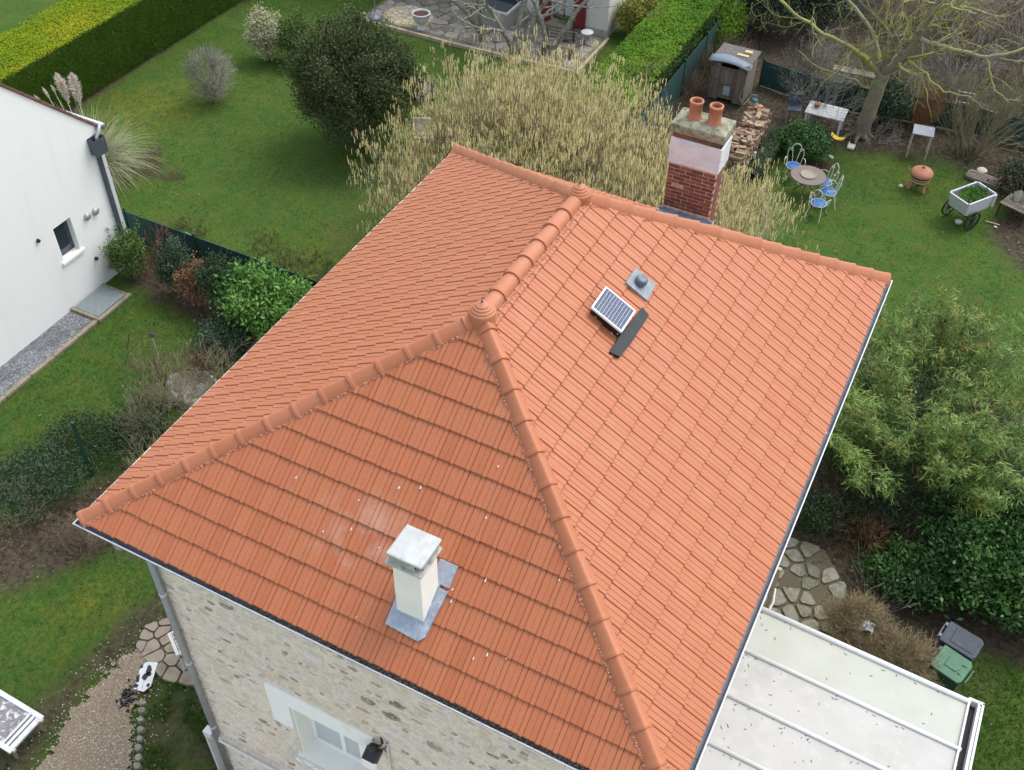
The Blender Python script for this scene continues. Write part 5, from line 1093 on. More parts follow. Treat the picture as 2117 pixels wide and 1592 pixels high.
# ================================================================== TERRACE AND OLD WHITE HOUSE (top)
YW = 29.13
TR = [(-13.3, 26.5), (-12.9, 26.05), (-9.3, 26.05), (-4.55, 26.3), (-4.60, 29.13), (-13.3, 29.13)]
mb = MB(); prism(mb, TR, -.05, .05); ter = mb.build("terrace", M_terrbase); tag(ter, "weathered paved terrace in front of the old white house", kind="structure")
CIR = lambda p: ((p[0] + 11.75) / .95) ** 2 + ((p[1] - 27.1) / .80) ** 2
paving(ter, [(-13.2, 26.2), (-4.7, 26.45), (-4.7, 29.0), (-13.2, 29.0)], .50, .035, .045, .075, M_terrace, 90, "paving_stone", 300, lambda p: CIR(p) > 1.35)
crc = MB(); prism(crc, [(-11.75 + 1.02 * math.cos(a), 27.1 + .87 * math.sin(a)) for a in np.linspace(0, 2 * pi, 31)[:-1]], .05, .078); crc.build("round_bed", mat("circle_mortar", (.36, .29, .16), .95, n=[(4, (.22, .17, .09), .5, .75)]), ter)
paving(ter, [(-11.75 + .93 * math.cos(a), 27.1 + .78 * math.sin(a)) for a in np.linspace(0, 2 * pi, 17)[:-1]], .27, .025, .07, .092, M_circ, 91, "pale_paving_stone")
for (a, b) in (((-13.38, 26.5), (-12.95, 26.0)), ((-12.95, 26.0), (-9.3, 26.0)), ((-9.3, 26.0), (-4.5, 26.25)), ((-4.5, 26.25), (-4.52, 29.1))):
    d = np.array(b) - a; n_ = max(1, int(np.linalg.norm(d) / .8))
    for k in range(n_):
        p = np.array(a) + d * k / n_; q = np.array(a) + d * (k + .97) / n_; e = np.array([-d[1], d[0]]) / np.linalg.norm(d) * .05; m_ = MB(); prism(m_, [tuple(p - e), tuple(q - e), tuple(q + e), tuple(p + e)], -.03, .10); m_.build("edging_stone", M_trim, ter)
oh = thing("old_house", "old white house wall with dark red shutters at the top of the picture", "house", (0, 0, 0))
mb = MB()
dx0, dx1 = -6.85, -5.98
box(mb, (-22, YW, 0), (-9.55, YW + .3, 5.6)); box(mb, (-9.55, YW, .9), (-8.05, YW + .3, 5.6)); box(mb, (-8.05, YW, 0), (dx0, YW + .3, 5.6)); box(mb, (dx0, YW, 2.25), (dx1, YW + .3, 5.6)); box(mb, (dx1, YW, 0), (-4.62, YW + .3, 5.6)); box(mb, (-4.92, YW + .3, 0), (-4.62, 38, 5.6)); box(mb, (-22, 37.7, 0), (-4.92, 38, 5.6)); box(mb, (-22, YW + .3, 0), (-21.7, 37.7, 5.6)); mb.build("wall", M_wallold, oh)
mb = MB(); mb.add([(-22.2, YW - .3, 5.55), (-4.3, YW - .3, 5.55), (-4.3, 33.6, 8.2), (-22.2, 33.6, 8.2), (-4.3, 38.3, 5.55), (-22.2, 38.3, 5.55)], [[0, 1, 2, 3], [3, 2, 4, 5], [1, 4, 2], [0, 3, 5]]); mb.build("roof", M_roofbrown, oh)
mb = MB(); box(mb, (-22, YW - .03, .05), (-4.6, YW - .003, .32)); mb.build("plinth", mat("plinth_grey", (.40, .38, .33), .9, n=[(3, (.25, .24, .18), .5, .8)]), oh)
for x in (dx0 - .50, dx1 + .02):
    sh_ = MB(); box(sh_, (x, YW - .07, .16), (x + .48, YW - .035, 2.3)); so = sh_.build("shutter", M_red, oh)
    for k in range(5): m_ = MB(); box(m_, (x + .012 + k * .094, YW - .078, .2), (x + .09 + k * .094, YW - .071, 2.26)); m_.build("shutter_board", M_red, so)
mb = MB(); box(mb, (dx0, YW + .12, .32), (dx0 + .06, YW + .18, 2.25)); box(mb, (dx1 - .06, YW + .12, .32), (dx1, YW + .18, 2.25)); box(mb, (-6.44, YW + .12, .32), (-6.38, YW + .18, 2.25)); box(mb, (dx0, YW + .12, .32), (dx1, YW + .18, .46)); dro = mb.build("window_door", M_wood, oh)
mb = MB(); box(mb, (dx0 + .06, YW + .14, .46), (-6.44, YW + .15, 2.25)); box(mb, (-6.38, YW + .14, .46), (dx1 - .06, YW + .15, 2.25)); mb.build("glass", M_glass, dro)
mb = MB(); box(mb, (dx0 - .06, YW - .42, .08), (dx1 + .06, YW - .08, .24)); mb.build("doorstep", M_kerb, oh, bevel=.01)
# basement light shaft with its glass canopy
sh_ = thing("basement_canopy", "dark glazed basement hatch with a white rim against the old house wall", "hatch"); mb = MB()
for (a, b) in (((-9.5, 27.85), (-9.44, 29.05)), ((-8.11, 27.85), (-8.05, 29.05)), ((-9.44, 27.85), (-8.11, 27.91))): box(mb, (a[0], a[1], .62), (b[0], b[1], .70))
mb.build("canopy_rim", M_white, sh_); mb = MB(); box(mb, (-9.44, 27.91, .65), (-8.11, 29.05, .67)); mb.build("canopy_glass", M_glassd, sh_)
mb = MB(); box(mb, (-9.5, 27.87, .05), (-8.05, 27.95, .62)); box(mb, (-9.5, 27.95, .05), (-9.42, 29.05, .62)); box(mb, (-8.13, 27.95, .05), (-8.05, 29.05, .62)); mb.build("shaft_wall", mat("grey_shaft", (.33, .32, .30), .9, n=[(3, (.22, .21, .19), .5, .8)]), sh_)
t = thing("planter_urn", "white stone urn filled with bare soil on the terrace edge", "urn", (-10.85, 26.45, .07)); mb = MB(); lathe(mb, [(.17, 0), (.17, .05), (.09, .09), (.07, .16), (.12, .2), (.24, .28), (.31, .42), (.32, .56), (.345, .58), (.345, .61), (.30, .615), (.29, .54)], 28, cap=False); mb.build("urn_bowl", M_white, t, smooth=True); mb = MB(); lathe(mb, [(.295, .55), (.1, .57), (0, .575)], 20, cap=False); mb.build("soil", mat("reddish_soil", (.09, .045, .03), .95, n=[(20, (.14, .08, .06), .5, .7)]), t)
t = thing("parasol_stand", "grey round parasol stand with its pole at the terrace corner", "parasol stand", (-12.75, 26.3, .08)); mb = MB(); lathe(mb, [(.24, 0), (.24, .05), (.16, .12), (.06, .16), (.04, .22)], 20); mb.build("base", M_galv, t, smooth=True); mb = MB(); tube(mb, [(0, 0, .1), (0, 0, 2.3)], .022, 8); mb.build("pole", M_galv, t)
t = thing("garden_bench", "dark weathered garden bench on the far end of the terrace", "bench", (-5.6, 27.0, .08), .15); mb = MB()
for k in range(4): m_ = MB(); box(m_, (-.6, -.2 + k * .1, .42), (.6, -.12 + k * .1, .45)); m_.build("seat_slat", M_wood, t)
for k in range(3): m_ = MB(); box(m_, (-.6, .22, .52 + k * .12), (.6, .25, .60 + k * .12)); m_.build("back_slat", M_wood, t)
for sx in (-.5, .5): m_ = MB(); box(m_, (sx - .03, -.2, 0), (sx + .03, -.14, .42)); m_.build("leg", M_iron_dark, t); m_ = MB(); box(m_, (sx - .03, .18, 0), (sx + .03, .25, .86)); m_.build("leg", M_iron_dark, t)
t = thing("round_stool", "small round white stool near the corner of the old house", "stool", (-5.05, 28.3, .08)); mb = MB(); lathe(mb, [(.22, .42), (.22, .46), (.0, .465)], 18); mb.build("seat", M_white, t)
for k in range(3): m_ = MB(); a = k * 2.1; tube(m_, [(.12 * math.cos(a), .12 * math.sin(a), .42), (.2 * math.cos(a), .2 * math.sin(a), 0)], .014, 6); m_.build("leg", M_white, t)
t = thing("stone_lamp", "dark iron stand with a mossy green top on the terrace by the door", "plant stand", (-5.75, 28.0, .08)); mb = MB(); tube(mb, [(0, 0, 0), (0, 0, .75)], .03, 8); lathe(mb, [(.18, 0), (.16, .04), (.03, .06)], 12); mb.build("stand", M_iron_dark, t); add_foliage(t, M_lf_mid, 700, (.34, .25, .10), .05, .45, 401, clumps=12, zc=.80, sig=.3)
shrub("yellow_shrub", "yellow and green variegated shrub at the corner of the old house", "shrub", (-3.75, 29.9, 0), M_lf_yel, 12000, (.78, .72, .78), .075, .5, 95, clumps=70, sig=.14, zc=.75)
for i, (x, y, sd, lb, hh) in enumerate(((-8.5, 26.9, 96, "left one of the lichen spotted bare trees before the old house", 1.9), (-6.95, 26.3, 97, "forked lichen spotted bare tree, largest before the old house", 2.2), (-5.9, 26.9, 98, "leaning lichen spotted bare tree nearest the red shutter", 1.9))):
    t = thing("bare_tree", lb, "tree", (x, y, .05)); rg = np.random.default_rng(sd); S = []; tips = []
    for k in range(3 if i == 1 else 2):
        a = rg.uniform(0, 2 * pi); grow(S, tips, (.08 * math.cos(a), .08 * math.sin(a), 0), (math.cos(a) * .35 + (.25 if i == 2 else -.1 * (i == 0)), math.sin(a) * .2, 1), hh, .10, 3, rg, 6, .12, .02, 2.6, .75, .62, .006, .7, .45)
    mb = MB(); segs_mesh(mb, [q for q in S if q[6] > .03], 8); mb.build("trunk", M_barkpale, t); mb = MB(); segs_mesh(mb, [q for q in S if q[6] <= .03], 4); tag(mb.build("branches", M_barkpale, t), kind="stuff")

# ================================================================== RIGHT GARDEN
t = thing("netting_fence", "green windbreak netting at the foot of the flat-topped hedge near the shed", "fence")
for k in range(4): mb = MB(); box(mb, (-.80, 22.2 + k * 2.2 + .02, .02), (-.78, 22.2 + k * 2.2 + 2.16, 1.25)); mb.build("netting_panel", M_greennet, t); mb = MB(); box(mb, (-.83, 22.15 + k * 2.2, 0), (-.76, 22.21 + k * 2.2, 1.35)); mb.build("post", M_greenmetal, t)
t = thing("netting_fence", "dark green windbreak fence running behind the big bare tree", "fence"); pts = [(1.35, 28.6), (3.0, 28.3), (4.5, 28.35), (5.9, 28.6), (7.3, 28.8), (8.7, 28.9), (10.2, 28.9), (12.0, 28.8)]
for k in range(len(pts) - 1):
    a, b = Vector((*pts[k], 0)), Vector((*pts[k + 1], 0)); d = b - a; m_ = MB(); box(m_, (.03, -.01, .03), (d.length - .03, .01, .92), M=TM(a, math.atan2(d.y, d.x))); m_.build("netting_panel", M_greennet, t); m_ = MB(); box(m_, (-.03, -.03, 0), (.03, .03, 1.0), M=TM(a)); m_.build("post", M_greenmetal, t)
# shed
t = thing("garden_shed", "small weathered wooden shed with a blue grey sheet over its front edge", "shed", (.05, 26.9, 0)); sw, sd_, sh_ = 1.2, 1.15, 1.42
for k in range(8): m_ = MB(); box(m_, (k * .15 + .004, 0, .05), (k * .15 + .146, .03, sh_ - .02), tint=rnd.random()); (m_.build("plank", M_wood, t) if not 2 <= k <= 5 else None)
for k in range(4): m_ = MB(); box(m_, (.304 + k * .15, .02, .12), (.446 + k * .15, .04, 1.2), tint=rnd.random()); m_.build("door_plank", M_wood, t)
for (a0, a1, b0, b1) in ((0, 1.2, 1.20, 1.26), (.30, .34, .05, 1.2), (.86, .90, .05, 1.2), (0, .05, .05, 1.4), (1.15, 1.2, .05, 1.4), (.34, .86, .62, .67), (0, .3, .75, .79)): m_ = MB(); box(m_, (a0, -.025, b0), (a1, -.002, b1), tint=.9); m_.build("frame_batten", M_wood, t)
m_ = MB(); box(m_, (.50, -.012, .28), (.72, .018, .60)); m_.build("label_plate", mat("pale_plate", (.30, .38, .42), .6, n=[(12, (.48, .52, .55), .5, .75)]), t)
for k in range(8): m_ = MB(); box(m_, (sw - .03, .03 + k * .14, .05), (sw, .165 + k * .14, sh_ - .02), tint=rnd.random()); m_.build("plank", M_wood, t); m_ = MB(); box(m_, (0, .03 + k * .14, .05), (.03, .165 + k * .14, sh_ - .02), tint=rnd.random()); m_.build("plank", M_wood, t)
m_ = MB(); box(m_, (0, sd_ + .0, .05), (sw, sd_ + .03, sh_ - .02)); m_.build("back_wall", M_wood, t)
m_ = MB(); box(m_, (-.06, -.05, sh_ - .02), (sw + .06, sd_ + .08, sh_ + .03)); m_.build("roof", mat("debris_roof", (.11, .10, .095), .95, n=[(12, (.22, .19, .16), .5, .75)], bump=(20, .7, .03)), t, bevel=.01)
m_ = MB(); vs = []; nx_ = 9
for i in range(nx_):
    u = i / (nx_ - 1); z = sh_ + .06 + .10 * math.sin(u * pi) * 1.0 - .05 * u
    vs += [(-.12 + u * (sw + .22), -.16, z - .05), (-.12 + u * (sw + .22), .22 + .05 * math.sin(u * 5), z + .01)]
m_.add(vs, [[2 * i, 2 * i + 2, 2 * i + 3, 2 * i + 1] for i in range(nx_ - 1)]); so = m_.build("roof_sheet", M_sheet, t, smooth=True); sm = so.modifiers.new("solid", 'SOLIDIFY'); sm.thickness = .02
m_ = MB(); tube(m_, [(sw + .03, -.02, 1.25), (sw + .05, -.1, .9), (sw - .1, -.12, .4), (sw + .1, -.1, .15), (sw + .2, .2, .3), (sw + .12, .4, 1.2)], .012, 6); m_.build("hose", mat("grey_hose", (.30, .31, .27), .6), t)
m_ = MB(); box(m_, (.62, .55, sh_ + .03), (1.0, .68, sh_ + .07), M=None); box(m_, (.8, .8, sh_ + .03), (1.05, .95, sh_ + .10)); tag(m_.build("loose_board", mat("fresh_wood", (.52, .40, .22), .8), None, bevel=.004, loc=(.05, 26.9, 0)), "short pale boards lying on top of the shed roof", "board")
t = thing("watering_can", "teal watering can standing beside the shed", "watering can", (1.62, 27.1, 0), .6); mb = MB(); lathe(mb, [(.12, 0), (.125, .05), (.12, .28), (.09, .30)], 16); mb.build("body", M_teal, t, smooth=True)
mb = MB(); tube(mb, [(.1, 0, .08), (.25, 0, .25), (.34, 0, .36)], [.025, .018, .015], 7); mb.build("spout", M_teal, t); mb = MB(); tube(mb, [(-.1, 0, .1), (-.2, 0, .25), (-.12, 0, .46), (.05, 0, .42), (.09, 0, .30)], .014, 6); mb.build("handle", mat("pale_teal", (.12, .27, .28), .5), t)
# brush heap and twig masses behind
t = thing("brush_heap", "tall heap of brown cut brushwood behind the shed", "brush heap", (-.1, 28.7, 0)); twig_bush(t, M_twig, 110, 130, 1.3, 1.3, .011, 2, wob=.22, base=.75, kids=2.5)
t = thing("brush_heap", "dark dry stems leaning between the green netting and the shed", "brush heap", (-.35, 26.9, 0)); twig_bush(t, M_twig, 111, 70, 1.15, .7, .010, 1, wob=.2, base=.4, kids=2)
# firewood
t = thing("firewood_stack", "long stack of split firewood logs beyond the brick chimney", "firewood", (2.33, 22.3, 0), .04); lms = []
for v_ in range(6):
    m_ = MB(); a0 = rnd.uniform(0, 6); k_ = (3, 4, 3, 5, 4, 6)[v_]; r_ = rnd.uniform(.055, .085); q = [(r_ * rnd.uniform(.75, 1.2) * math.cos(a0 + j * 2 * pi / k_), r_ * rnd.uniform(.75, 1.2) * math.sin(a0 + j * 2 * pi / k_)) for j in range(k_)]; prism(m_, q, -.16, .16); lms.append(m_.mesh("log", M_log))
n_ = 0; y = 0
for yy in np.arange(0, 3.2, .13):
    top = 1.02 + .10 * math.sin(yy * 2.1) + .05 * math.sin(yy * 7)
    for zz in np.arange(.07, top, .125):
        for s_ in ((0, 1) if (zz + .13 > top or yy < .1) else (1,)):
            if n_ < 299: link("log", lms[int(nr.integers(6))], t, Matrix.Translation((-.16 + s_ * .34 + nr.normal(0, .035), yy + nr.normal(0, .012), zz)) @ Matrix.Rotation(pi / 2 + nr.normal(0, .06), 4, 'Y') @ Matrix.Rotation(nr.uniform(0, 6), 4, 'Z')); n_ += 1
for k in range(24): link("log", lms[int(nr.integers(6))], t, Matrix.Translation((nr.uniform(-.3, .3), nr.uniform(0, 3.1), 1.10 + nr.uniform(-.02, .05))) @ Matrix.Rotation(nr.uniform(0, pi), 4, 'Z') @ Matrix.Rotation(pi / 2 + nr.normal(0, .25), 4, 'Y')) if n_ < 270 else None
mb = MB(); box(mb, (-.30, .02, .03), (.02, 3.15, .95)); mb.build("inner_logs", M_wood, t)
m_ = MB(); box(m_, (.42, .95, .5), (.47, 1.02, .72)); tag(m_.build("paper_tag", M_white, None, loc=(2.33, 22.3, 0)), "small white tag on the side of the firewood stack", "tag")
shrub("round_laurel", "rounded dark green laurel between the firewood and the bare tree", "shrub", (3.9, 25.0, 0), M_lf_laurel2, 9000, (.85, .75, .55), .085, .45, 120, clumps=50, sig=.17, zc=.5)
shrub("rhododendron", "dark evergreen shrub growing behind the big bare trunk", "shrub", (5.7, 28.0, 0), M_lf_grey, 6500, (.8, .55, .85), .10, .3, 121, clumps=45, sig=.16, zc=.8)
shrub("ivy_bush", "tall black green ivy bush between hedge and woodland at the top", "shrub", (.2, 32.5, 0), M_lf_ivy, 22000, (1.7, 1.5, 1.6), .085, .6, 122, clumps=90, sig=.14, zc=1.5)
shrub("ivy_bush", "second dark ivy bush right of the hedge end at the top edge", "shrub", (1.9, 33.6, 0), M_lf_ivy, 16000, (1.3, 1.5, 1.5), .085, .6, 123, clumps=80, sig=.15, zc=1.4)
shrub("young_conifer", "fresh green feathery shrub at the far right end of the flat-topped hedge", "shrub", (-.75, 31.0, 0), M_lf_hedge2, 9000, (.7, 1.2, .95), .08, .4, 124, clumps=40, sig=.2, zc=.9)
shrub("ivy_bush", "ragged dark ground ivy at the right edge behind the cart", "shrub", (10.9, 26.2, 0), M_lf_ivy, 10000, (1.2, 1.0, .6), .08, .6, 125, clumps=50, sig=.2, zc=.5)
# ---- the big bare tree with mossy limbs
t = thing("bare_tree", "big bare tree with yellow green mossy limbs at upper right", "tree", (5.2, 27.05, 0)); rg = np.random.default_rng(131); S = []; tips = []; TR_ = []
def limb(pts, r0, r1, lvl, n, ll, bare=False):
    P_ = np.array(pts, float); t_ = np.linspace(0, len(P_) - 1, 5 * (len(P_) - 1) + 1); Q = np.stack([np.interp(t_, np.arange(len(P_)), P_[:, j]) for j in range(3)], 1)
    for _ in range(2): Q[1:-1] = (Q[:-2] + Q[1:-1] * 2 + Q[2:]) / 4
    Q[1:-1] += rg.normal(0, .022 if r0 < .2 else .008, Q[1:-1].shape); m = len(Q); tb = MB(); tube(tb, Q, np.linspace(r0, r1, m), 12 if r0 > .1 else 7, tint=rg.random() * .7); tb.build("trunk" if r0 > .2 else "limb", M_bark if r0 > .1 else M_lichen, t, smooth=True)
    for i in range(m - 1):
        a_, b_ = r0 + (r1 - r0) * i / (m - 1), r0 + (r1 - r0) * (i + 1) / (m - 1); TR_.append((*Q[i], *Q[i + 1], a_, b_))
        if i > (0 if not bare else m * .6) and n:
            for _ in range(rg.poisson(n / m)):
                d = Q[i + 1] - Q[i]; d /= np.linalg.norm(d); s_ = rg.normal(size=3); s_ -= d * (s_ @ d); s_ /= np.linalg.norm(s_); grow(S, tips, Q[i], d * .55 + s_ * .85 + np.array([0, 0, .1]), ll * rg.uniform(.6, 1.2), max(.012, a_ * .45), lvl, rg, 5, .24, .03, 2.8, .75, .6, .0045, .5, .15)
limb([(0, 0, 0), (.06, .05, .5), (.12, .05, 1.4), (.2, .0, 2.3)], .27, .20, 0, 0, 1)
limb([(.2, 0, 2.2), (.25, .2, 3.2), (.0, .5, 4.6), (-.2, .8, 6.2)], .14, .05, 2, 9, 1.3); limb([(.2, 0, 2.2), (.75, -.1, 3.1), (1.05, -.1, 4.4), (1.6, .0, 6.2)], .17, .07, 2, 8, 1.4)
limb([(.1, 0, 2.1), (-.6, -.3, 2.9), (-1.7, -.6, 3.3), (-3.1, -.7, 3.9), (-4.4, -.6, 5.1)], .085, .03, 2, 13, 1.2); limb([(.1, .1, 2.3), (-.5, .6, 3.2), (-1.7, 1.0, 3.9), (-2.6, 1.1, 5.0)], .075, .03, 2, 11, 1.2)
limb([(.9, -.1, 3.6), (1.7, -.5, 3.7), (2.9, -.8, 3.8), (4.0, -.7, 4.4), (5.2, -.5, 5.0)], .075, .025, 2, 13, 1.25); limb([(1.0, -.1, 4.2), (1.8, .1, 4.9), (2.6, .3, 5.9)], .07, .03, 2, 8, 1.2); limb([(.6, 0, 2.9), (1.3, -.7, 3.0), (2.1, -1.2, 2.7), (2.9, -1.5, 2.9)], .05, .015, 1, 9, 1.0)
limb([(.05, 0, 1.6), (-.7, -.5, 2.1), (-1.6, -1.0, 2.4), (-2.3, -1.2, 2.9)], .045, .015, 1, 9, .9); limb([(2.9, -.8, 3.8), (3.3, -1.2, 3.2), (3.9, -1.5, 3.0)], .03, .01, 1, 6, .8); limb([(0.2, .2, 2.8), (1.2, 1.1, 3.9), (2.2, 1.6, 5.2)], .06, .02, 2, 9, 1.2)
mb = MB(); segs_mesh(mb, S, 3); tag(mb.build("branches", M_lichen, t), kind="stuff")
rt_ = MB()
for k in range(7): a = k * .9 + .2; tube(rt_, [(0, 0, .35), (.28 * math.cos(a), .28 * math.sin(a), .08), (.55 * math.cos(a), .55 * math.sin(a), -.03)], [.12, .07, .03], 6)
rt_.build("root", M_bark, t); print("tree segs", len(S))
t = thing("bare_shrub", "bare twiggy shrub in front and left of the big trunk", "shrub", (3.7, 27.6, 0)); twig_bush(t, M_twiggrey, 132, 34, 1.7, 1.2, .014, 3, wob=.2, base=.5, kids=2.6)
t = thing("bare_shrub", "low tangle of thin twigs right of the big trunk base", "shrub", (5.7, 26.9, 0)); twig_bush(t, M_twiggrey, 133, 30, 1.0, 2.0, .009, 2, wob=.25, base=.3, kids=3)
t = thing("orange_shrub", "bushy orange brown twigged shrub behind the metal table", "shrub", (6.75, 28.3, 0)); twig_bush(t, M_twigor, 134, 70, 1.5, .55, .008, 2, wob=.08, base=.22, kids=3, ang=.35)
t = thing("bare_shrub", "tall many-stemmed olive brown shrub behind the cart at the right", "shrub", (8.6, 27.6, 0)); twig_bush(t, M_twigolive, 135, 60, 2.7, .75, .018, 2, wob=.1, base=.45, kids=3, ang=.4)
t = thing("bare_shrub", "thin bare shrub at the right edge beside the cart", "shrub", (10.6, 25.0, 0)); twig_bush(t, M_twig, 136, 26, 1.9, .6, .014, 2, wob=.14, base=.35, kids=3)
# woodland behind: a handful of bare bushes copied about
wl_ = [("bare_bush", M_twiggrey, 140, 40, 2.4), ("bare_bush", M_twigolive, 141, 44, 2.0), ("bare_bush", M_twig, 142, 40, 1.8)]
meshes = []
for nm, m_, sd, n, h in wl_:
    S = []; tips = []; rg = np.random.default_rng(sd)
    for i in range(n): a = rg.uniform(0, 2 * pi); s = .9 * math.sqrt(rg.random()); grow(S, tips, (.4 * math.cos(a) * rg.random(), .4 * math.sin(a) * rg.random(), 0), (math.cos(a) * s, math.sin(a) * s, 1), h * rg.uniform(.4, .6), .016, 2, rg, 4, .16, .04, 3, .6, .6, .005)
    mb = MB(); segs_mesh(mb, S, 3); meshes.append(mb.mesh("twig", m_))
WL = [(2.6, 30.6, 0, .7, "grey bare bush on the mossy ground just beyond the green fence"), (4.6, 31.2, 1, .8, "olive bare bush on the mossy ground behind the big tree"), (7.6, 31.0, 0, 1.0, "grey bare bush behind the orange twigged shrub"), (9.6, 30.4, 1, 1.1, "olive bare bush right of the orange twigged shrub, beyond the fence"), (11.6, 29.8, 0, 1.2, "grey bare bush beyond the fence at the right edge"), (9.9, 33.2, 0, 1.3, "tall grey bare bush in the woodland at far right"), (7.4, 34.0, 2, 1.3, "brown bare bush at the very top right of the tree crown"), (4.6, 34.6, 2, 1.2, "brown bare bush at the top edge behind the mossy limbs"), (2.9, 35.4, 0, 1.1, "grey bare bush at the top edge beside the dark ivy"), (12.2, 32.6, 1, 1.3, "olive bare bush in the far right corner woodland"), (6.0, 36.6, 0, 1.4, "grey bush cropped by the top edge above the big tree"), (9.3, 36.6, 2, 1.4, "brown bush cropped by the top edge near the right corner"), (11.9, 35.8, 0, 1.4, "grey bush in the top right corner of the picture")]
for i, (x, y, k, s_, lb) in enumerate(WL):
    t = thing("bare_bush", lb, "bush", (x, y, 0), nr.uniform(0, 6), "bare bushes in the woodland behind the fence"); t.scale = (s_, s_, s_ * .9); link("twig", meshes[k], t)
t = thing("stone_trough", "low grey stone slab bench in the moss behind the big tree", "bench", (4.3, 30.3, 0), .06); mb = MB(); box(mb, (-.9, -.2, .38), (.9, .2, .46)); mb.build("slab", M_kerb, t, bevel=.01)
for sx in (-.6, .6): mb = MB(); box(mb, (sx - .12, -.16, 0), (sx + .12, .16, .38)); mb.build("leg", M_bone, t)
# junk table
t = thing("white_table", "long white garden table strewn with leaves and pots under the bare shrub", "table", (4.05, 26.75, 0), .02); 
for k in range(5): m_ = MB(); box(m_, (-.62, -.40 + k * .165, .68), (.62, -.40 + k * .165 + .15, .72)); m_.build("table_board", mat("white_board", (.45, .45, .45), .7, n=[(7, (.22, .19, .15), .56, .66)]) if k == 0 else MATS["white_board"], t)
for sx in (-.55, .55):
    for sy in (-.33, .33): m_ = MB(); box(m_, (sx - .03, sy - .03, 0), (sx + .03, sy + .03, .68)); m_.build("leg", M_iron, t)
m_ = MB(); lathe(m_, [(.06, 0), (.09, .12), (.095, .13), (.07, .13)], 12, M=TM((3.7, 26.8, .72))); tag(m_.build("clay_pot", M_rustpot), "small clay pot standing on the white junk table", "pot")
t = thing("folding_chair", "dark blue grey folding chair leaning at the end of the white table", "chair", (3.0, 26.9, 0), .3); m_ = MB(); box(m_, (-.22, -.2, .42), (.22, .22, .46)); m_.build("seat", mat("blue_grey_plastic", (.07, .09, .13), .5), t); m_ = MB(); box(m_, (-.22, .2, .46), (.22, .24, .85)); m_.build("backrest", MATS["blue_grey_plastic"], t)
for sx in (-.2, .2):
    for sy in (-.18, .2): m_ = MB(); tube(m_, [(sx, sy, 0), (sx, sy, .43)], .014, 6); m_.build("leg", M_steel, t)
m_ = MB(); box(m_, (-.11, -.14, 0), (.11, .14, .05)); box(m_, (-.11, -.14, .05), (-.09, .14, .12)); tag(m_.build("white_tray", M_bone, None, loc=(5.15, 26.2, 0)), "small pale tray lying at the foot of the big tree", "tray")
# swing
t = thing("swing", "yellow swing seat hanging on thin ropes by the big tree", "swing", (4.72, 25.75, 0), -.15); mb = MB(); n_ = 9; vs = []
for i in range(n_): u = i / (n_ - 1) - .5; z = .42 + .16 * u * u * 4 * .6; vs += [(u * .46, -.09, z), (u * .46, .09, z), (u * .46, -.09, z + .03), (u * .46, .09, z + .03)]
f = []
for i in range(n_ - 1): b = 4 * i; f += [[b, b + 1, b + 5, b + 4][::-1], [b + 2, b + 6, b + 7, b + 3][::-1], [b, b + 4, b + 6, b + 2][::-1], [b + 1, b + 3, b + 7, b + 5][::-1]]
f += [[0, 2, 3, 1][::-1], [4 * n_ - 4, 4 * n_ - 3, 4 * n_ - 1, 4 * n_ - 2][::-1]]; mb.add(vs, f); mb.build("seat", M_yellow, t)
for sx in (-.23, .23): m_ = MB(); tube(m_, [(sx, 0, .5), (sx * .9, .3, 3.2)], .007, 4); m_.build("rope", M_twigolive, t)
# metal table
t = thing("metal_table", "square galvanised metal table on steel legs before the orange shrub", "table", (7.08, 26.78, 0), .12); mb = MB(); box(mb, (-.32, -.30, .83), (.32, .30, .87)); mb.build("table_top", M_galv, t, bevel=.008)
for sx in (-.28, .28):
    for sy in (-.26, .26): m_ = MB(); tube(m_, [(sx, sy, 0), (sx, sy, .83)], .022, 8); m_.build("leg", M_steel, t)
# clay barbecue
t = thing("clay_barbecue", "round terracotta lidded barbecue on stubby legs on the right lawn", "barbecue", (7.5, 24.85, 0)); mb = MB(); lathe(mb, [(.30, .50), (.335, .53), (.335, .57), (.30, .64), (.20, .70), (.08, .73), (.07, .74)], 28); mb.build("lid", M_terra, t, smooth=True)
mb = MB(); lathe(mb, [(.10, .22), (.24, .27), (.285, .38), (.285, .50)], 26); mb.build("bowl", M_black, t, smooth=True); mb = MB(); lathe(mb, [(.291, .33), (.293, .345), (.293, .365), (.291, .38)], 26, cap=False); lathe(mb, [(.288, .41), (.292, .42), (.292, .435), (.288, .445)], 26, cap=False); mb.build("cream_band", M_cream, t)
mb = MB(); lathe(mb, [(.045, .725), (.045, .77), (.0, .775)], 12); mb.build("chimney_cap", M_black, t); mb = MB(); lathe(mb, [(.03, .0), (.03, .01)], 10, M=TM((.16, -.05, .70), rx=.1, ry=.4)); mb.build("vent_hole", M_conc_dirty, t)
for k in range(3): a = k * 2 * pi / 3 - .6; m_ = MB(); tube(m_, [(.17 * math.cos(a), .17 * math.sin(a), .27), (.27 * math.cos(a), .27 * math.sin(a), 0)], [.065, .05], 8); m_.build("leg", M_terra, t)
m_ = MB(); tube(m_, [(-.33, .05, .52), (-.42, .02, .60), (-.40, 0, .66)], .009, 5); m_.build("handle", M_steel, t)
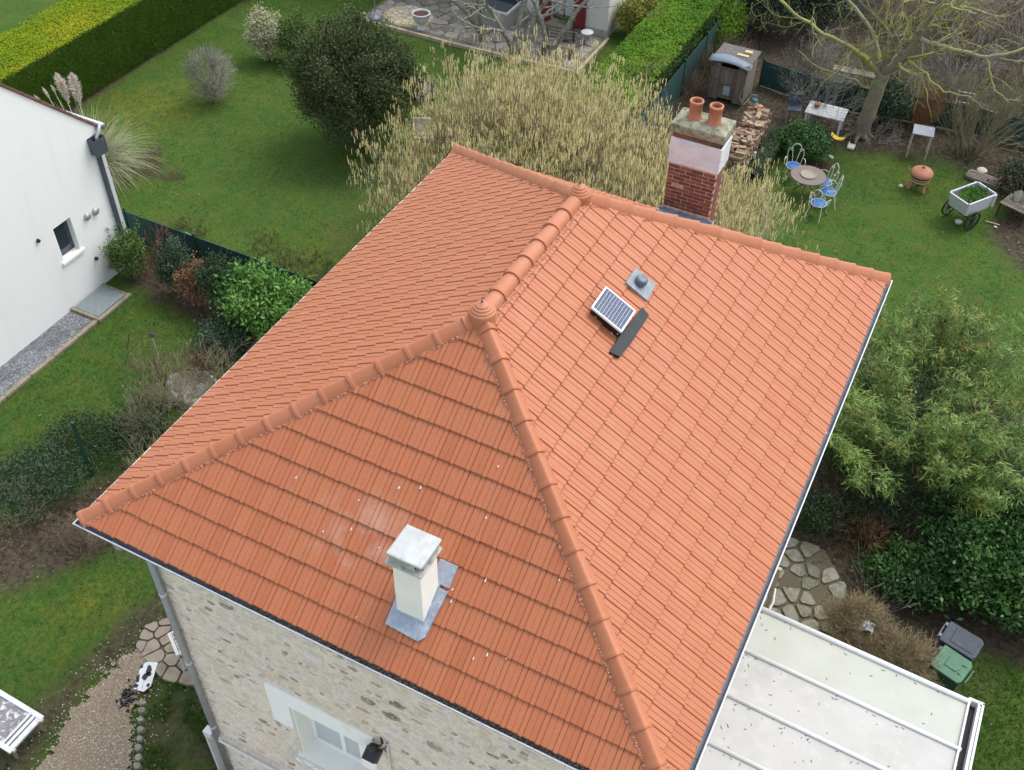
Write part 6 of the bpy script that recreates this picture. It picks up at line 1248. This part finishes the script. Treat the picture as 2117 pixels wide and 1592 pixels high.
for i, (x, y, r, nm, lb) in enumerate(((7.05, 24.75, .09, "white_stone", "flat white stone lying left of the clay barbecue"), (4.72, 25.3, .09, "white_stone", "pale stone lying just behind the brown leaf heap"), (4.95, 24.75, .06, "white_stone", "small pale stone right of the brown leaf heap"), (5.1, 24.35, .05, "white_stone", "tiny pale stone on the lawn nearest the chairs"), (9.95, 23.95, .06, "white_stone", "little white stone near the wooden stake by the cart"), (11.0, 22.5, .05, "white_stone", "white stone at the edge of the bed at far right"))):
    m_ = MB(); prism(m_, [(x + r * math.cos(a) * rnd.uniform(.8, 1.2), y + r * .7 * math.sin(a) * rnd.uniform(.8, 1.2)) for a in [j * pi / 4 for j in range(8)]], 0, r * .6, inset=.3); tag(m_.build(nm, M_bone, bevel=.006), lb, "stone")
m_ = MB(); box(m_, (-.2, -.015, 0), (.2, .015, .03)); tag(m_.build("wooden_stake", mat("stake_wood", (.40, .30, .18), .8), None, loc=(9.85, 24.1, 0)), "short wooden stake lying on the grass right of the cart", "stake")
# cart: box of planks with plants
t = thing("garden_cart", "white wooden handcart planter filled with green plants", "cart", (9.05, 23.88, 0), .98); bw, bl_, z0, z1 = .36, .56, .48, .92
def cartboard(p0, p1, q0, q1, nm="board", m__=M_cart):
    m_ = MB(); d = (np.array(p1) - p0); nrm = np.array([-d[1], d[0]]) / np.linalg.norm(d) * .015
    v = [(*(np.array(p0) - nrm), z0), (*(np.array(p1) - nrm), z0), (*(np.array(p1) + nrm), z0), (*(np.array(p0) + nrm), z0), (*(np.array(q0) - nrm), z1), (*(np.array(q1) - nrm), z1), (*(np.array(q1) + nrm), z1), (*(np.array(q0) + nrm), z1)]
    m_.add(v, BF); return m_.build(nm, m__, t, bevel=.004)
b0 = [(-bl_ * .8, -bw * .85), (bl_ * .8, -bw * .85), (bl_ * .8, bw * .85), (-bl_ * .8, bw * .85)]; b1 = [(-bl_, -bw), (bl_, -bw), (bl_, bw), (-bl_, bw)]
for k in range(4): cartboard(b0[k], b0[(k + 1) % 4], b1[k], b1[(k + 1) % 4])
for k in range(4): m_ = MB(); a, b = np.array(b1[k]), np.array(b1[(k + 1) % 4]); d = (b - a) / np.linalg.norm(b - a); e = np.array([-d[1], d[0]]) * .022; prism(m_, [tuple(a - e - d * .02), tuple(b - e + d * .02), tuple(b + e + d * .02), tuple(a + e - d * .02)], z1, z1 + .022); m_.build("rim", M_cart, t)
m_ = MB(); prism(m_, b0, z0, z0 + .02); m_.build("floor", M_cart, t); m_ = MB(); prism(m_, [(x * .97, y * .95) for x, y in b1], z1 - .10, z1 - .05); m_.build("soil", M_soil, t)
P, T_, N_, l, w_, ti = foliage(4200, (.50, .31, .07), .05, .55, np.random.default_rng(150), clumps=40, sig=.14, zc=.05, core=.5, up=.6); P[:, 2] += z1 - .07; m_ = MB(); keep = P[:, 0] > -.3; leaves(m_, P, T_, N_, l, w_, np.clip(ti * .6 + (P[:, 0] * -.5) + .1, 0, 1)); m_.build("foliage", M_lf_laurel, t)
for sy in (-1, 1):
    wc_ = (-.22, sy * .43, .30); m_ = MB(); Mw = Matrix.Translation(wc_) @ Matrix.Rotation(pi / 2, 4, 'X'); prof_ = [(.27, -.02), (.30, -.02), (.30, .02), (.27, .02), (.27, -.02)]; lathe(m_, prof_, 26, M=Mw, cap=False); wo_ = m_.build("wheel", M_wheel, t)
    m_ = MB(); lathe(m_, [(.05, -.04), (.05, .04)], 12, M=Mw); m_.build("hub", M_wheel, wo_)
    for k in range(10): a = k * pi / 5; m_ = MB(); p0 = Vector(wc_) + Vector((.04 * math.cos(a), 0, .04 * math.sin(a))); p1 = Vector(wc_) + Vector((.275 * math.cos(a), 0, .275 * math.sin(a))); tube(m_, [tuple(p0), tuple(p1)], .012, 5); m_.build("spoke", M_wheel, wo_)
m_ = MB(); tube(m_, [(-.22, -.43, .30), (-.22, .43, .30)], .022, 8); m_.build("axle", M_wheel, t); m_ = MB(); box(m_, (.40, -.03, 0), (.45, .03, .5)); m_.build("prop_leg", M_wheel, t)
for sy in (-.375, .375): m_ = MB(); box(m_, (.47, sy - .03, .55), (.53, sy + .03, .93)); m_.build("corner_post", M_cart, t)
m_ = MB(); lathe(m_, [(.09, 0), (.11, .06), (.06, .1), (0, .11)], 10); tag(m_.build("white_stone", M_bone, None, loc=(8.95, 23.65, 0)), "pale chock stone lying between the cart wheels", "stone")
# pallet table with the little stone house
t = thing("plank_table", "low grey plank table in the bed at the right edge", "table", (10.35, 24.75, 0), -.35)
for k in range(6): m_ = MB(); box(m_, (-.42, -.36 + k * .12, .44), (.42, -.36 + k * .12 + .105, .47), tint=rnd.random()); m_.build("plank", M_wood, t)
for sx in (-.38, .38):
    for sy in (-.33, .33): m_ = MB(); box(m_, (sx - .02, sy - .02, 0), (sx + .02, sy + .02, .44)); m_.build("leg", M_iron_dark, t)
t = thing("bird_house", "tiny white stone house with a mossy pointed roof on the plank table", "bird house", (10.28, 24.95, .47), .4); m_ = MB(); box(m_, (-.11, -.10, 0), (.11, .10, .17)); m_.build("wall", M_bone, t); m_ = MB(); m_.add([(-.14, -.13, .17), (.14, -.13, .17), (.14, .13, .17), (-.14, .13, .17), (0, 0, .34)], [[3, 2, 1, 0], [0, 1, 4], [1, 2, 4], [2, 3, 4], [3, 0, 4]]); m_.build("roof", M_mosscap, t)
t = thing("log_pile", "low pile of dark weathered planks behind the cart", "planks", (9.25, 26.35, 0), -.15)
for k in range(9): m_ = MB(); box(m_, (-.5 + rnd.uniform(-.05, .05), -.05, 0), (.5, .05, .05), M=TM((0, -.26 + (k % 5) * .12, .0 + .055 * (k // 5)), rnd.uniform(-.08, .08)), tint=rnd.random()); m_.build("plank", M_wood, t)
m_ = MB(); lathe(m_, [(.09, 0), (.12, .17), (.125, .18), (.09, .18)], 12, M=TM((9.75, 26.4, .0))); tag(m_.build("clay_pot", M_rustpot), "rusty orange pot beside the dark planks behind the cart", "pot")
m_ = MB(); lathe(m_, [(.14, 0), (.16, .08), (.1, .12), (0, .13)], 10, M=TM((9.1, 26.75, .0))); tag(m_.build("grey_stone", M_bone), "round grey stone lying behind the dark planks", "stone")
t = thing("garden_ladder", "short white ladder standing among twigs at the right", "ladder", (7.9, 28.9, 0), .1)
for sx in (-.25, .25): m_ = MB(); tube(m_, [(sx, 0, 0), (sx, .25, 1.25)], .022, 6); m_.build("rail", M_iron, t)
for k in range(4): m_ = MB(); tube(m_, [(-.25, .05 + k * .065, .25 + k * .32), (.25, .05 + k * .065, .25 + k * .32)], .016, 6); m_.build("rung", M_iron, t)
# garden chairs, curly white iron with blue seats
def garden_chair(loc, rz, label, first=None):
    if first is None:
        t = thing("garden_chair", label, "chair", loc, rz, "white iron garden chairs round the brown table")
        m_ = MB(); lathe(m_, [(.21, .44), (.215, .455), (.20, .47), (.0, .472)], 24); m_.build("seat", M_blue, t, smooth=True); m_ = MB(); pts = [(.225 * math.cos(a), .225 * math.sin(a), .45) for a in np.linspace(0, 2 * pi, 25)]; tube(m_, pts, .010, 6, caps=False); m_.build("seat_ring", M_iron, t)
        for sx in (-1, 1):
            m_ = MB(); tube(m_, [(sx * .16, -.16, .45), (sx * .22, -.22, .30), (sx * .19, -.24, .12), (sx * .24, -.30, 0)], .011, 6); m_.build("leg", M_iron, t)
            m_ = MB(); tube(m_, [(sx * .16, .16, .45), (sx * .2, .22, .25), (sx * .23, .30, 0)], .011, 6); m_.build("leg", M_iron, t)
            m_ = MB(); tube(m_, [(sx * .22, -.02, .45), (sx * .30, -.10, .55), (sx * .31, -.05, .66), (sx * .28, .10, .68), (sx * .22, .20, .62)], .010, 6); m_.build("armrest", M_iron, t)
            m_ = MB(); sp_ = [(sx * .20, .19, .46), (sx * .24, .24, .70), (sx * .22, .27, .84)] + [(sx * (.15 + .065 * (1 - q / 14) * math.cos(q * .55)), .275, .84 + .065 * (1 - q / 14) * math.sin(q * .55)) for q in range(13)]; tube(m_, sp_, .010, 6); m_.build("scroll", M_iron, t)
        m_ = MB(); pts = [(-.05, .2, .46), (-.10, .25, .75), (-.13, .28, .92)] + [(.13 * math.cos(a), .285, .92 + .12 * math.sin(a)) for a in np.linspace(pi, 0, 12)] + [(.13, .28, .92), (.10, .25, .75), (.05, .2, .46)]; tube(m_, pts, .011, 6); m_.build("back_loop", M_iron, t)
        return t
    c = copy_tree(first); c.location = loc; c.rotation_euler = (0, 0, rz); c["label"] = label; return c
ch = garden_chair((3.95, 23.55, 0), .25, "curly white iron chair with blue seat, farthest left behind the table")
garden_chair((5.15, 22.0, 0), pi + .35 - .5, "curly white iron chair with blue seat standing nearest the brick chimney", ch)
garden_chair((5.0, 23.15, 0), -.9, "curly white chair right of the brown table, facing it from behind", ch)
garden_chair((5.25, 22.7, 0), -1.35, "curly white chair tucked close between the table and the nearest chair", ch)
t = thing("garden_table", "round brown garden table with a stone dish let into its middle", "table", (4.55, 22.80, 0)); m_ = MB(); lathe(m_, [(.50, .715), (.52, .72), (.52, .745), (.50, .75), (0, .75)], 36); m_.build("table_top", M_tabletop, t); m_ = MB(); lathe(m_, [(.23, .75), (.245, .775), (.23, .79), (.21, .775), (.15, .757), (0, .755)], 26); m_.build("fire_dish", M_dish, t)
for k in range(3): a = k * 2.09 + .5; m_ = MB(); tube(m_, [(.08 * math.cos(a), .08 * math.sin(a), .72), (.12 * math.cos(a), .12 * math.sin(a), .35), (.42 * math.cos(a), .42 * math.sin(a), 0)], .014, 6); m_.build("leg", M_iron_dark, t)
t = thing("leaf_heap", "small heap of red brown leaves on the lawn beside the chairs", "leaf heap", (4.55, 24.55, 0)); add_foliage(t, mat("brown_leaf", [(.06, .03, .02), (.10, .05, .035), (.14, .08, .05)], .8), 900, (.33, .25, .10), .06, .5, 160, clumps=14, zc=.05, sig=.3)

# ================================================================== RIGHT SIDE SHRUBS
t = thing("bare_shrub", "fan of thin red brown stems on the lawn behind the right roof corner", "shrub", (8.9, 17.4, 0)); rg = np.random.default_rng(170); S = []; tips = []
for i in range(46): grow(S, tips, (rg.uniform(-.8, 1.0), rg.normal(0, .2), 0), (rg.uniform(.0, 1.0), rg.uniform(-.1, .7), 1), rg.uniform(.7, 1.4), .010, 1, rg, 5, .10, .02, 2.2, .3, .6, .004)
mb = MB(); segs_mesh(mb, S, 3); mb.build("twig", M_twigred, t); 
t = thing("bamboo_clump", "large pale green bamboo thicket spilling along the right gutter", "bamboo", (9.65, 13.4, 0)); add_foliage(t, M_lf_dark, 16000, (2.1, 2.5, 1.15), .14, .13, 571, name="inner_foliage", clumps=90, sig=.16, zc=1.0, core=.6); rg = np.random.default_rng(171)
mb = MB(); canes = []
for i in range(130):
    a = rg.uniform(0, 2 * pi); r_ = math.sqrt(rg.random()); b = np.array([1.5 * r_ * math.cos(a), 1.9 * r_ * math.sin(a), 0]); d = np.array([.28 * r_ * math.cos(a), .28 * r_ * math.sin(a), 1.]); h = rg.uniform(2.3, 3.4); pts = []
    for k in range(7): pts.append(b.copy()); b = b + d / np.linalg.norm(d) * h / 6; d = d + np.array([rg.normal(.05 * math.cos(a) * 1.5, .06), rg.normal(.05 * math.sin(a) * 1.5, .06), -.10 * k / 3])
    canes.append(pts); S_ = [(*pts[k], *pts[k + 1], .012 * (1 - k * .13), .012 * (1 - (k + 1) * .13)) for k in range(6)]; segs_mesh(mb, S_, 4)
tag(mb.build("canes", M_twigolive, t), kind="stuff"); CP = np.array(canes)
mb = MB(); n = 39600; ci = rg.integers(0, len(CP), n // 9); kk = 1.2 + 4.8 * rg.random(n // 9) ** .6; k0 = np.floor(kk).astype(int).clip(0, 5); fr = (kk - k0)[:, None]; nod = CP[ci, k0] * (1 - fr) + CP[ci, (k0 + 1).clip(0, 6)] * fr
nod += rg.normal(0, .10, nod.shape); dirn = rand_dirs(len(nod), rg); dirn[:, 2] = -abs(dirn[:, 2]) * .3 - .1; P = np.repeat(nod, 9, 0) + rg.normal(0, .05, (len(nod) * 9, 3)); T_ = np.repeat(dirn, 9, 0) + rg.normal(0, .55, (len(nod) * 9, 3)); T_[:, 2] -= .15
leaves(mb, P, T_, rand_dirs(len(P), rg) * .5 + [0, 0, 1], rg.uniform(.12, .22, len(P)), rg.uniform(.016, .026, len(P)), np.clip(np.repeat(rg.random(len(nod)) * .55 + (rg.random(len(nod)) < .08) * .5, 9) + rg.random(len(P)) * .35, 0, 1)); keep = None; mb.build("foliage", M_lf_bamboo, t)
shrub("cherry_laurel", "broad glossy dark green laurel at the right edge above the bins", "shrub", (12.15, 11.0, 0), M_lf_laurel2, 26000, (1.7, 1.5, .95), .13, .45, 172, clumps=150, sig=.12, zc=.9, up=.5)
shrub("cherry_laurel", "lower spreading laurel tongue reaching towards the dry bushes", "shrub", (10.55, 10.1, 0), M_lf_laurel2, 7500, (.95, .7, .45), .12, .45, 173, clumps=50, sig=.17, zc=.42, up=.5)
shrub("grey_shrub", "grey flowering shrub at the right edge below the bamboo", "shrub", (12.0, 13.0, 0), mat("grey_seed_leaf", [(.10, .12, .08), (.18, .19, .15), (.27, .27, .22)], .8), 12000, (1.0, 1.0, 1.1), .05, .5, 174, clumps=70, sig=.16, zc=1.0)
for i, (x, y, h, sd, lb, m_) in enumerate(((8.45, 11.2, .9, 180, "brown seed-headed bush closest to the right gutter under the bamboo", M_twig), (9.35, 11.0, .9, 181, "rusty brown bush below the middle of the bamboo", M_twigor), (10.2, 11.3, .9, 182, "brown tangled bush between the bamboo and the laurel", M_twig), (8.6, 12.2, 1.0, 183, "dark twiggy undergrowth against the gutter below the bamboo", M_twigolive), (9.75, 12.1, .85, 184, "bare grey stems in the dark gap under the bamboo", M_twiggrey))):
    t = thing("dry_bush", lb, "bush", (x, y, 0)); twig_bush(t, m_, sd, 55, h, 1.0, .008, 2, wob=.2, base=.35, kids=3)
for i, (x, y, sd, lb) in enumerate(((9.6, 8.1, 190, "round straw brown dry bush touching the veranda edge, nearer the house"), (10.62, 7.75, 191, "round straw brown dry bush beside the green bin"))):
    t = thing("dry_bush", lb, "bush", (x, y, 0), 0, "dry bushes along the veranda"); rg = np.random.default_rng(sd); S, tips = crown_twigs(rg, [(0, 0, 0), (.1, .1, 0), (-.1, .05, 0)], [((0, 0, .72), (.72, .68, .66), 480)], .014, wob=.05, tipn=5, tipl=.20, up=.3, shell=.5, rmin=.0032)
    mb = MB(); segs_mesh(mb, S, 3); mb.build("twig", mat("straw_twig", [(.20, .145, .075), (.27, .20, .11), (.21, .19, .09), (.31, .25, .16)], .9) if i == 0 else MATS["straw_twig"], t)
for (x, y, rx, lb, n_, m_) in ((8.45, 14.6, .7, "dark leafy shrub hard against the middle of the right gutter", 4200, M_lf_mid), (8.15, 10.7, .55, "low dark shrub between the paving and the rusty brown bush", 2600, M_lf_dark), (8.5, 12.4, .75, "dark narrow-leaved undergrowth between the gutter and the bamboo", 4200, M_lf_dark), (9.2, 11.3, .7, "dark low shrub in the gap under the bamboo", 3200, M_lf_ivy), (10.9, 12.2, .8, "dark leafy shrub between the bamboo and the big laurel", 5200, M_lf_laurel2)): shrub("dark_shrub", lb, "shrub", (x, y, 0), m_, n_, (rx, rx * .8, .55), .10, .25, int(x * 100), clumps=30, sig=.2, zc=.5)
t = thing("ornamental_grass", "tuft of tall pale arching stems between the two dry bushes and the laurel", "grass", (9.9, 9.2, 0)); twig_bush(t, M_twiggrey, 192, 20, 1.5, .8, .006, 1, wob=.16, base=.2, kids=1.5)
t = thing("plastic_bag", "clear crumpled plastic bag stuck in the nearer dry bush", "bag", (9.78, 7.95, 1.12)); mb = MB(); rg = np.random.default_rng(195); vs = []; 
for i in range(6):
    for j in range(6): vs.append(((i - 2.5) * .05 + rg.normal(0, .008), (j - 2.5) * .045 + rg.normal(0, .008), rg.normal(0, .025) - .012 * ((i - 2.5) ** 2)))
mb.add(vs, [[i * 6 + j, (i + 1) * 6 + j, (i + 1) * 6 + j + 1, i * 6 + j + 1] for i in range(5) for j in range(5)]); mb.build("film", M_poly, t)
m_ = MB(); vs = []; rg = np.random.default_rng(196)
for i in range(9):
    for j in range(6): vs.append((9.4 + i * .14, 11.4 + j * .14 - i * .03, .22 + .12 * math.sin(i * .9 + j) * .5 + rg.normal(0, .012)))
m_.add(vs, [[i * 6 + j, (i + 1) * 6 + j, (i + 1) * 6 + j + 1, i * 6 + j + 1] for i in range(8) for j in range(5)]); tag(m_.build("dark_tarpaulin", mat("dark_tarp", (.045, .055, .065), .6), smooth=True), "dark grey tarpaulin lying in the gap under the bamboo", "tarpaulin")
m_ = MB(); tube(m_, [(9.0, 12.1, .1), (9.05, 11.9, 1.5), (9.0, 11.8, 2.3)], .010, 5); tag(m_.build("bamboo_stake", M_twiggrey), "thin pale upright stake in front of the bamboo", "stake")
# white railing by the side door
t = thing("white_railing", "white slatted metal railing poking out under the gutter near the veranda", "railing", (7.95, 7.7, 0)); 
for k in range(6): m_ = MB(); tube(m_, [(.0 + .02 * k, -.30 + k * .12, .02), (.06, -.30 + k * .12, .95)], .012, 6); m_.build("bar", M_iron, t)
m_ = MB(); tube(m_, [(.06, -.34, .95), (.10, 0, 1.0), (.04, .36, .95)], .02, 7); m_.build("handrail", M_iron, t); m_ = MB(); box(m_, (-.05, .40, 0), (.03, .47, 1.5)); m_.build("post", M_trim, t)
# bins
def bin_(loc, rz, label, body, lid, w, d, h, variant):
    t = thing("wheelie_bin", label, "bin", loc, rz); m_ = MB(); a = .82
    v = [(-w / 2 * a, -d / 2 * a, .04), (w / 2 * a, -d / 2 * a, .04), (w / 2 * a, d / 2 * a, .04), (-w / 2 * a, d / 2 * a, .04), (-w / 2, -d / 2, h), (w / 2, -d / 2, h), (w / 2, d / 2, h), (-w / 2, d / 2, h)]; m_.add(v, BF); m_.build("body", body, t, bevel=.02)
    m_ = MB(); prism(m_, [(-w / 2 - .02, -d / 2 - .02), (w / 2 - .04, -d / 2 - .02), (w / 2 + .02, -d / 2 + .06), (w / 2 + .02, d / 2 - .06), (w / 2 - .04, d / 2 + .02), (-w / 2 - .02, d / 2 + .02)], h + .002, h + .035, inset=.03); lo = m_.build("lid", lid, t, bevel=.012)
    m_ = MB(); 
    if variant: prism(m_, [(-w * .20, -d * .22), (w * .22, -d * .22), (w * .30, 0), (w * .22, d * .22), (-w * .20, d * .22)], h + .035, h + .055, inset=.10)
    else: prism(m_, [(-w * .28, -d * .36), (w * .42, -d * .36), (w * .42, d * .36), (-w * .28, d * .36)], h + .035, h + .048, inset=.05)
    m_.build("lid_panel", lid, lo, bevel=.006)
    for sy in (-.3, .3): m_ = MB(); box(m_, (-w / 2 - .055, sy * d - .04, h - .03), (-w / 2 - .01, sy * d + .04, h + .03)); m_.build("hinge", body, t)
    m_ = MB(); tube(m_, [(-w / 2 - .06, -d * .4, h - .01), (-w / 2 - .06, d * .4, h - .01)], .014, 6); m_.build("handle", body, t)
    if variant:
        for sy in (-.18, .18): m_ = MB(); tube(m_, [(w * .28, sy * d, h + .05), (w / 2 + .07, sy * d * 1.5, h + .0)], .010, 5); m_.build("strap", M_bin, t)
        m_ = MB(); tube(m_, [(w / 2 + .07, -.30 * d, h), (w / 2 + .07, .30 * d, h)], .014, 6); m_.build("grip", lid, t)
    for sy in (-1, 1): m_ = MB(); lathe(m_, [(.09, -.025), (.09, .025)], 14, M=Matrix.Translation((-w / 2 + .02, sy * d * .46, .09)) @ Matrix.Rotation(pi / 2, 4, 'X')); m_.build("wheel", M_wheel, t)
    return t
bin_((11.36, 7.92, 0), -.30, "green wheelie bin with pale green lid beside the veranda corner", M_bin, M_binlid, .56, .56, 1.0, True)
bin_((11.43, 8.50, 0), -.24, "wheelie bin with dark blue grey lid behind the green one", M_anth, M_bindark, .66, .50, 1.03, False)

# ================================================================== GROUND COVER
def scatter(n, x0, x1, y0, y1, seed):
    rg = np.random.default_rng(seed); return rg.uniform(x0, x1, n), rg.uniform(y0, y1, n), rg
def blades(name, label, n, x0, x1, y0, y1, hmin, hmax, w, m_, seed, cond, spread=.6, nb=3):
    x, y, rg = scatter(n, x0, x1, y0, y1, seed); keep = cond(x, y, rg); x, y = x[keep], y[keep]
    inh = (x > .3) & (x < 7.9) & (y > .3) & (y < 9.6) | (x < -9.85) & (y < 11.0) & (y > 2.4) | (x > 7.5) & (x < 11.7) & (y < 6.1) | (y > 25.95) & (x > -13.5) & (x < -4.45); x, y = x[~inh], y[~inh]; n = len(x)
    x = np.repeat(x, nb) + rg.normal(0, .02, n * nb); y = np.repeat(y, nb) + rg.normal(0, .02, n * nb); h = rg.uniform(hmin, hmax, n * nb); a = rg.uniform(0, 2 * pi, n * nb); l = rg.uniform(.2, 1., n * nb) * spread
    b = np.c_[x, y, np.full(n * nb, -.01)]; s_ = np.c_[-np.sin(a), np.cos(a), 0 * a] * w; tip = b + np.c_[np.cos(a) * h * l, np.sin(a) * h * l, h]
    V = np.stack([b - s_, b + s_, tip], 1).reshape(-1, 3); mb = MB(); mb.add(V, np.arange(n * nb * 3).reshape(-1, 3), np.clip(np.repeat(vn.fbm(x[::nb] * 1.2, y[::nb] * 1.2), nb) * .8 + rg.normal(0, .2, n * nb), 0, 1)); tag(mb.build(name, m_), label, "grass", kind="stuff")
lawn = lambda x, y, rg: (mask(x, y, SOIL) < rg.uniform(.1, .7, len(x)))
blades("lawn_grass", "short green grass of the lawns behind the houses", 90000, -18, 13, 11.6, 31, .012, .035, .007, M_grass, 301, lawn)
blades("near_grass", "rough green grass at the left of the stone house", 50000, -10, .5, -2.5, 10.2, .015, .05, .006, M_grass, 302, lambda x, y, rg: lawn(x, y, rg) & (sdist(x, y, GP) < .02) & (sdist(x, y, B1) < 0))
blades("side_grass", "green grass by the bins at the lower right", 12000, 11.4, 14, 3.5, 9.6, .02, .05, .008, M_grass, 303, lambda x, y, rg: lawn(x, y, rg))
blades("tall_grass", "longer straw tinted grass along the green fence", 5200, -11, -1.5, 11.7, 14.2, .10, .26, .008, M_drygrass, 304, lambda x, y, rg: (vn.fbm(x * 1.1, y * 1.1) > .45) & (y < 11.9 + 2.0 * rg.random(len(y)) ** 1.2), .9, 5)
blades("wall_tufts", "tufts of rough grass between the edging stones and the front wall", 2600, -1.5, .4, -.6, 1.7, .06, .16, .007, M_grass, 305, lambda x, y, rg: (vn.fbm(x * 2, y * 2) > .45) & (sdist(x, y, GP) < -.15), .9, 4)
# leaf litter and little plants on the bare soil
x, y, rg = scatter(60000, -8, 14, .5, 34, 310); mk = mask(x, y, SOIL) > rg.uniform(.35, 1.0, len(x)); inh = (x > .3) & (x < 7.8) & (y > .3) & (y < 9.6); keep = mk & ~inh & (rg.random(len(x)) < .55); x, y = x[keep], y[keep]; n = len(x)
T_ = rand_dirs(n, rg); T_[:, 2] *= .25; N_ = rand_dirs(n, rg) * .5 + [0, 0, 1]; mb = MB(); leaves(mb, np.c_[x, y, rg.uniform(.01, .04, n)], T_, N_, rg.uniform(.02, .06, n), rg.uniform(.01, .03, n), rg.random(n) ** 1.9); tag(mb.build("leaf_litter", M_litter), "brown and pale dead leaves on the dark soil beds", "leaves", kind="stuff")
x, y, rg = scatter(16000, -7.5, 14, .5, 33, 311); mk = (mask(x, y, SOIL) > .3) & (vn.fbm(x * 1.5 + 40, y * 1.5) > .5) & ~((x > .3) & (x < 7.8) & (y > .3) & (y < 9.6)); x, y = x[mk], y[mk]; n = len(x); P = np.repeat(np.c_[x, y, np.full(n, .03)], 4, 0) + rg.normal(0, .03, (n * 4, 3)) * [1, 1, .4]
mb = MB(); leaves(mb, P, rand_dirs(n * 4, rg) + [0, 0, .3], rand_dirs(n * 4, rg) * .4 + [0, 0, 1], rg.uniform(.03, .07, n * 4), .028, rg.random(n * 4) * .8); tag(mb.build("ground_cover", M_lf_ivy), "low dark ivy and weeds creeping over the beds", "ground cover", kind="stuff")
# fallen pale leaves on the lawns
x, y, rg = scatter(420, -16, 13, 2, 25, 312); keep = (mask(x, y, SOIL) < .2) & ~((x > .3) & (x < 7.8) & (y > .3) & (y < 9.6)) & ~((x > 7.5) & (y < 6.1)); x, y = x[keep], y[keep]; n = len(x); T_ = rand_dirs(n, rg); T_[:, 2] *= .1; mb = MB(); leaves(mb, np.c_[x, y, np.full(n, .05)], T_, rand_dirs(n, rg) * .2 + [0, 0, 1], rg.uniform(.03, .09, n), .02, .5 + .5 * rg.random(n)); tag(mb.build("fallen_leaves", M_litter), "single pale leaves fallen on the grass", "leaves", kind="stuff")
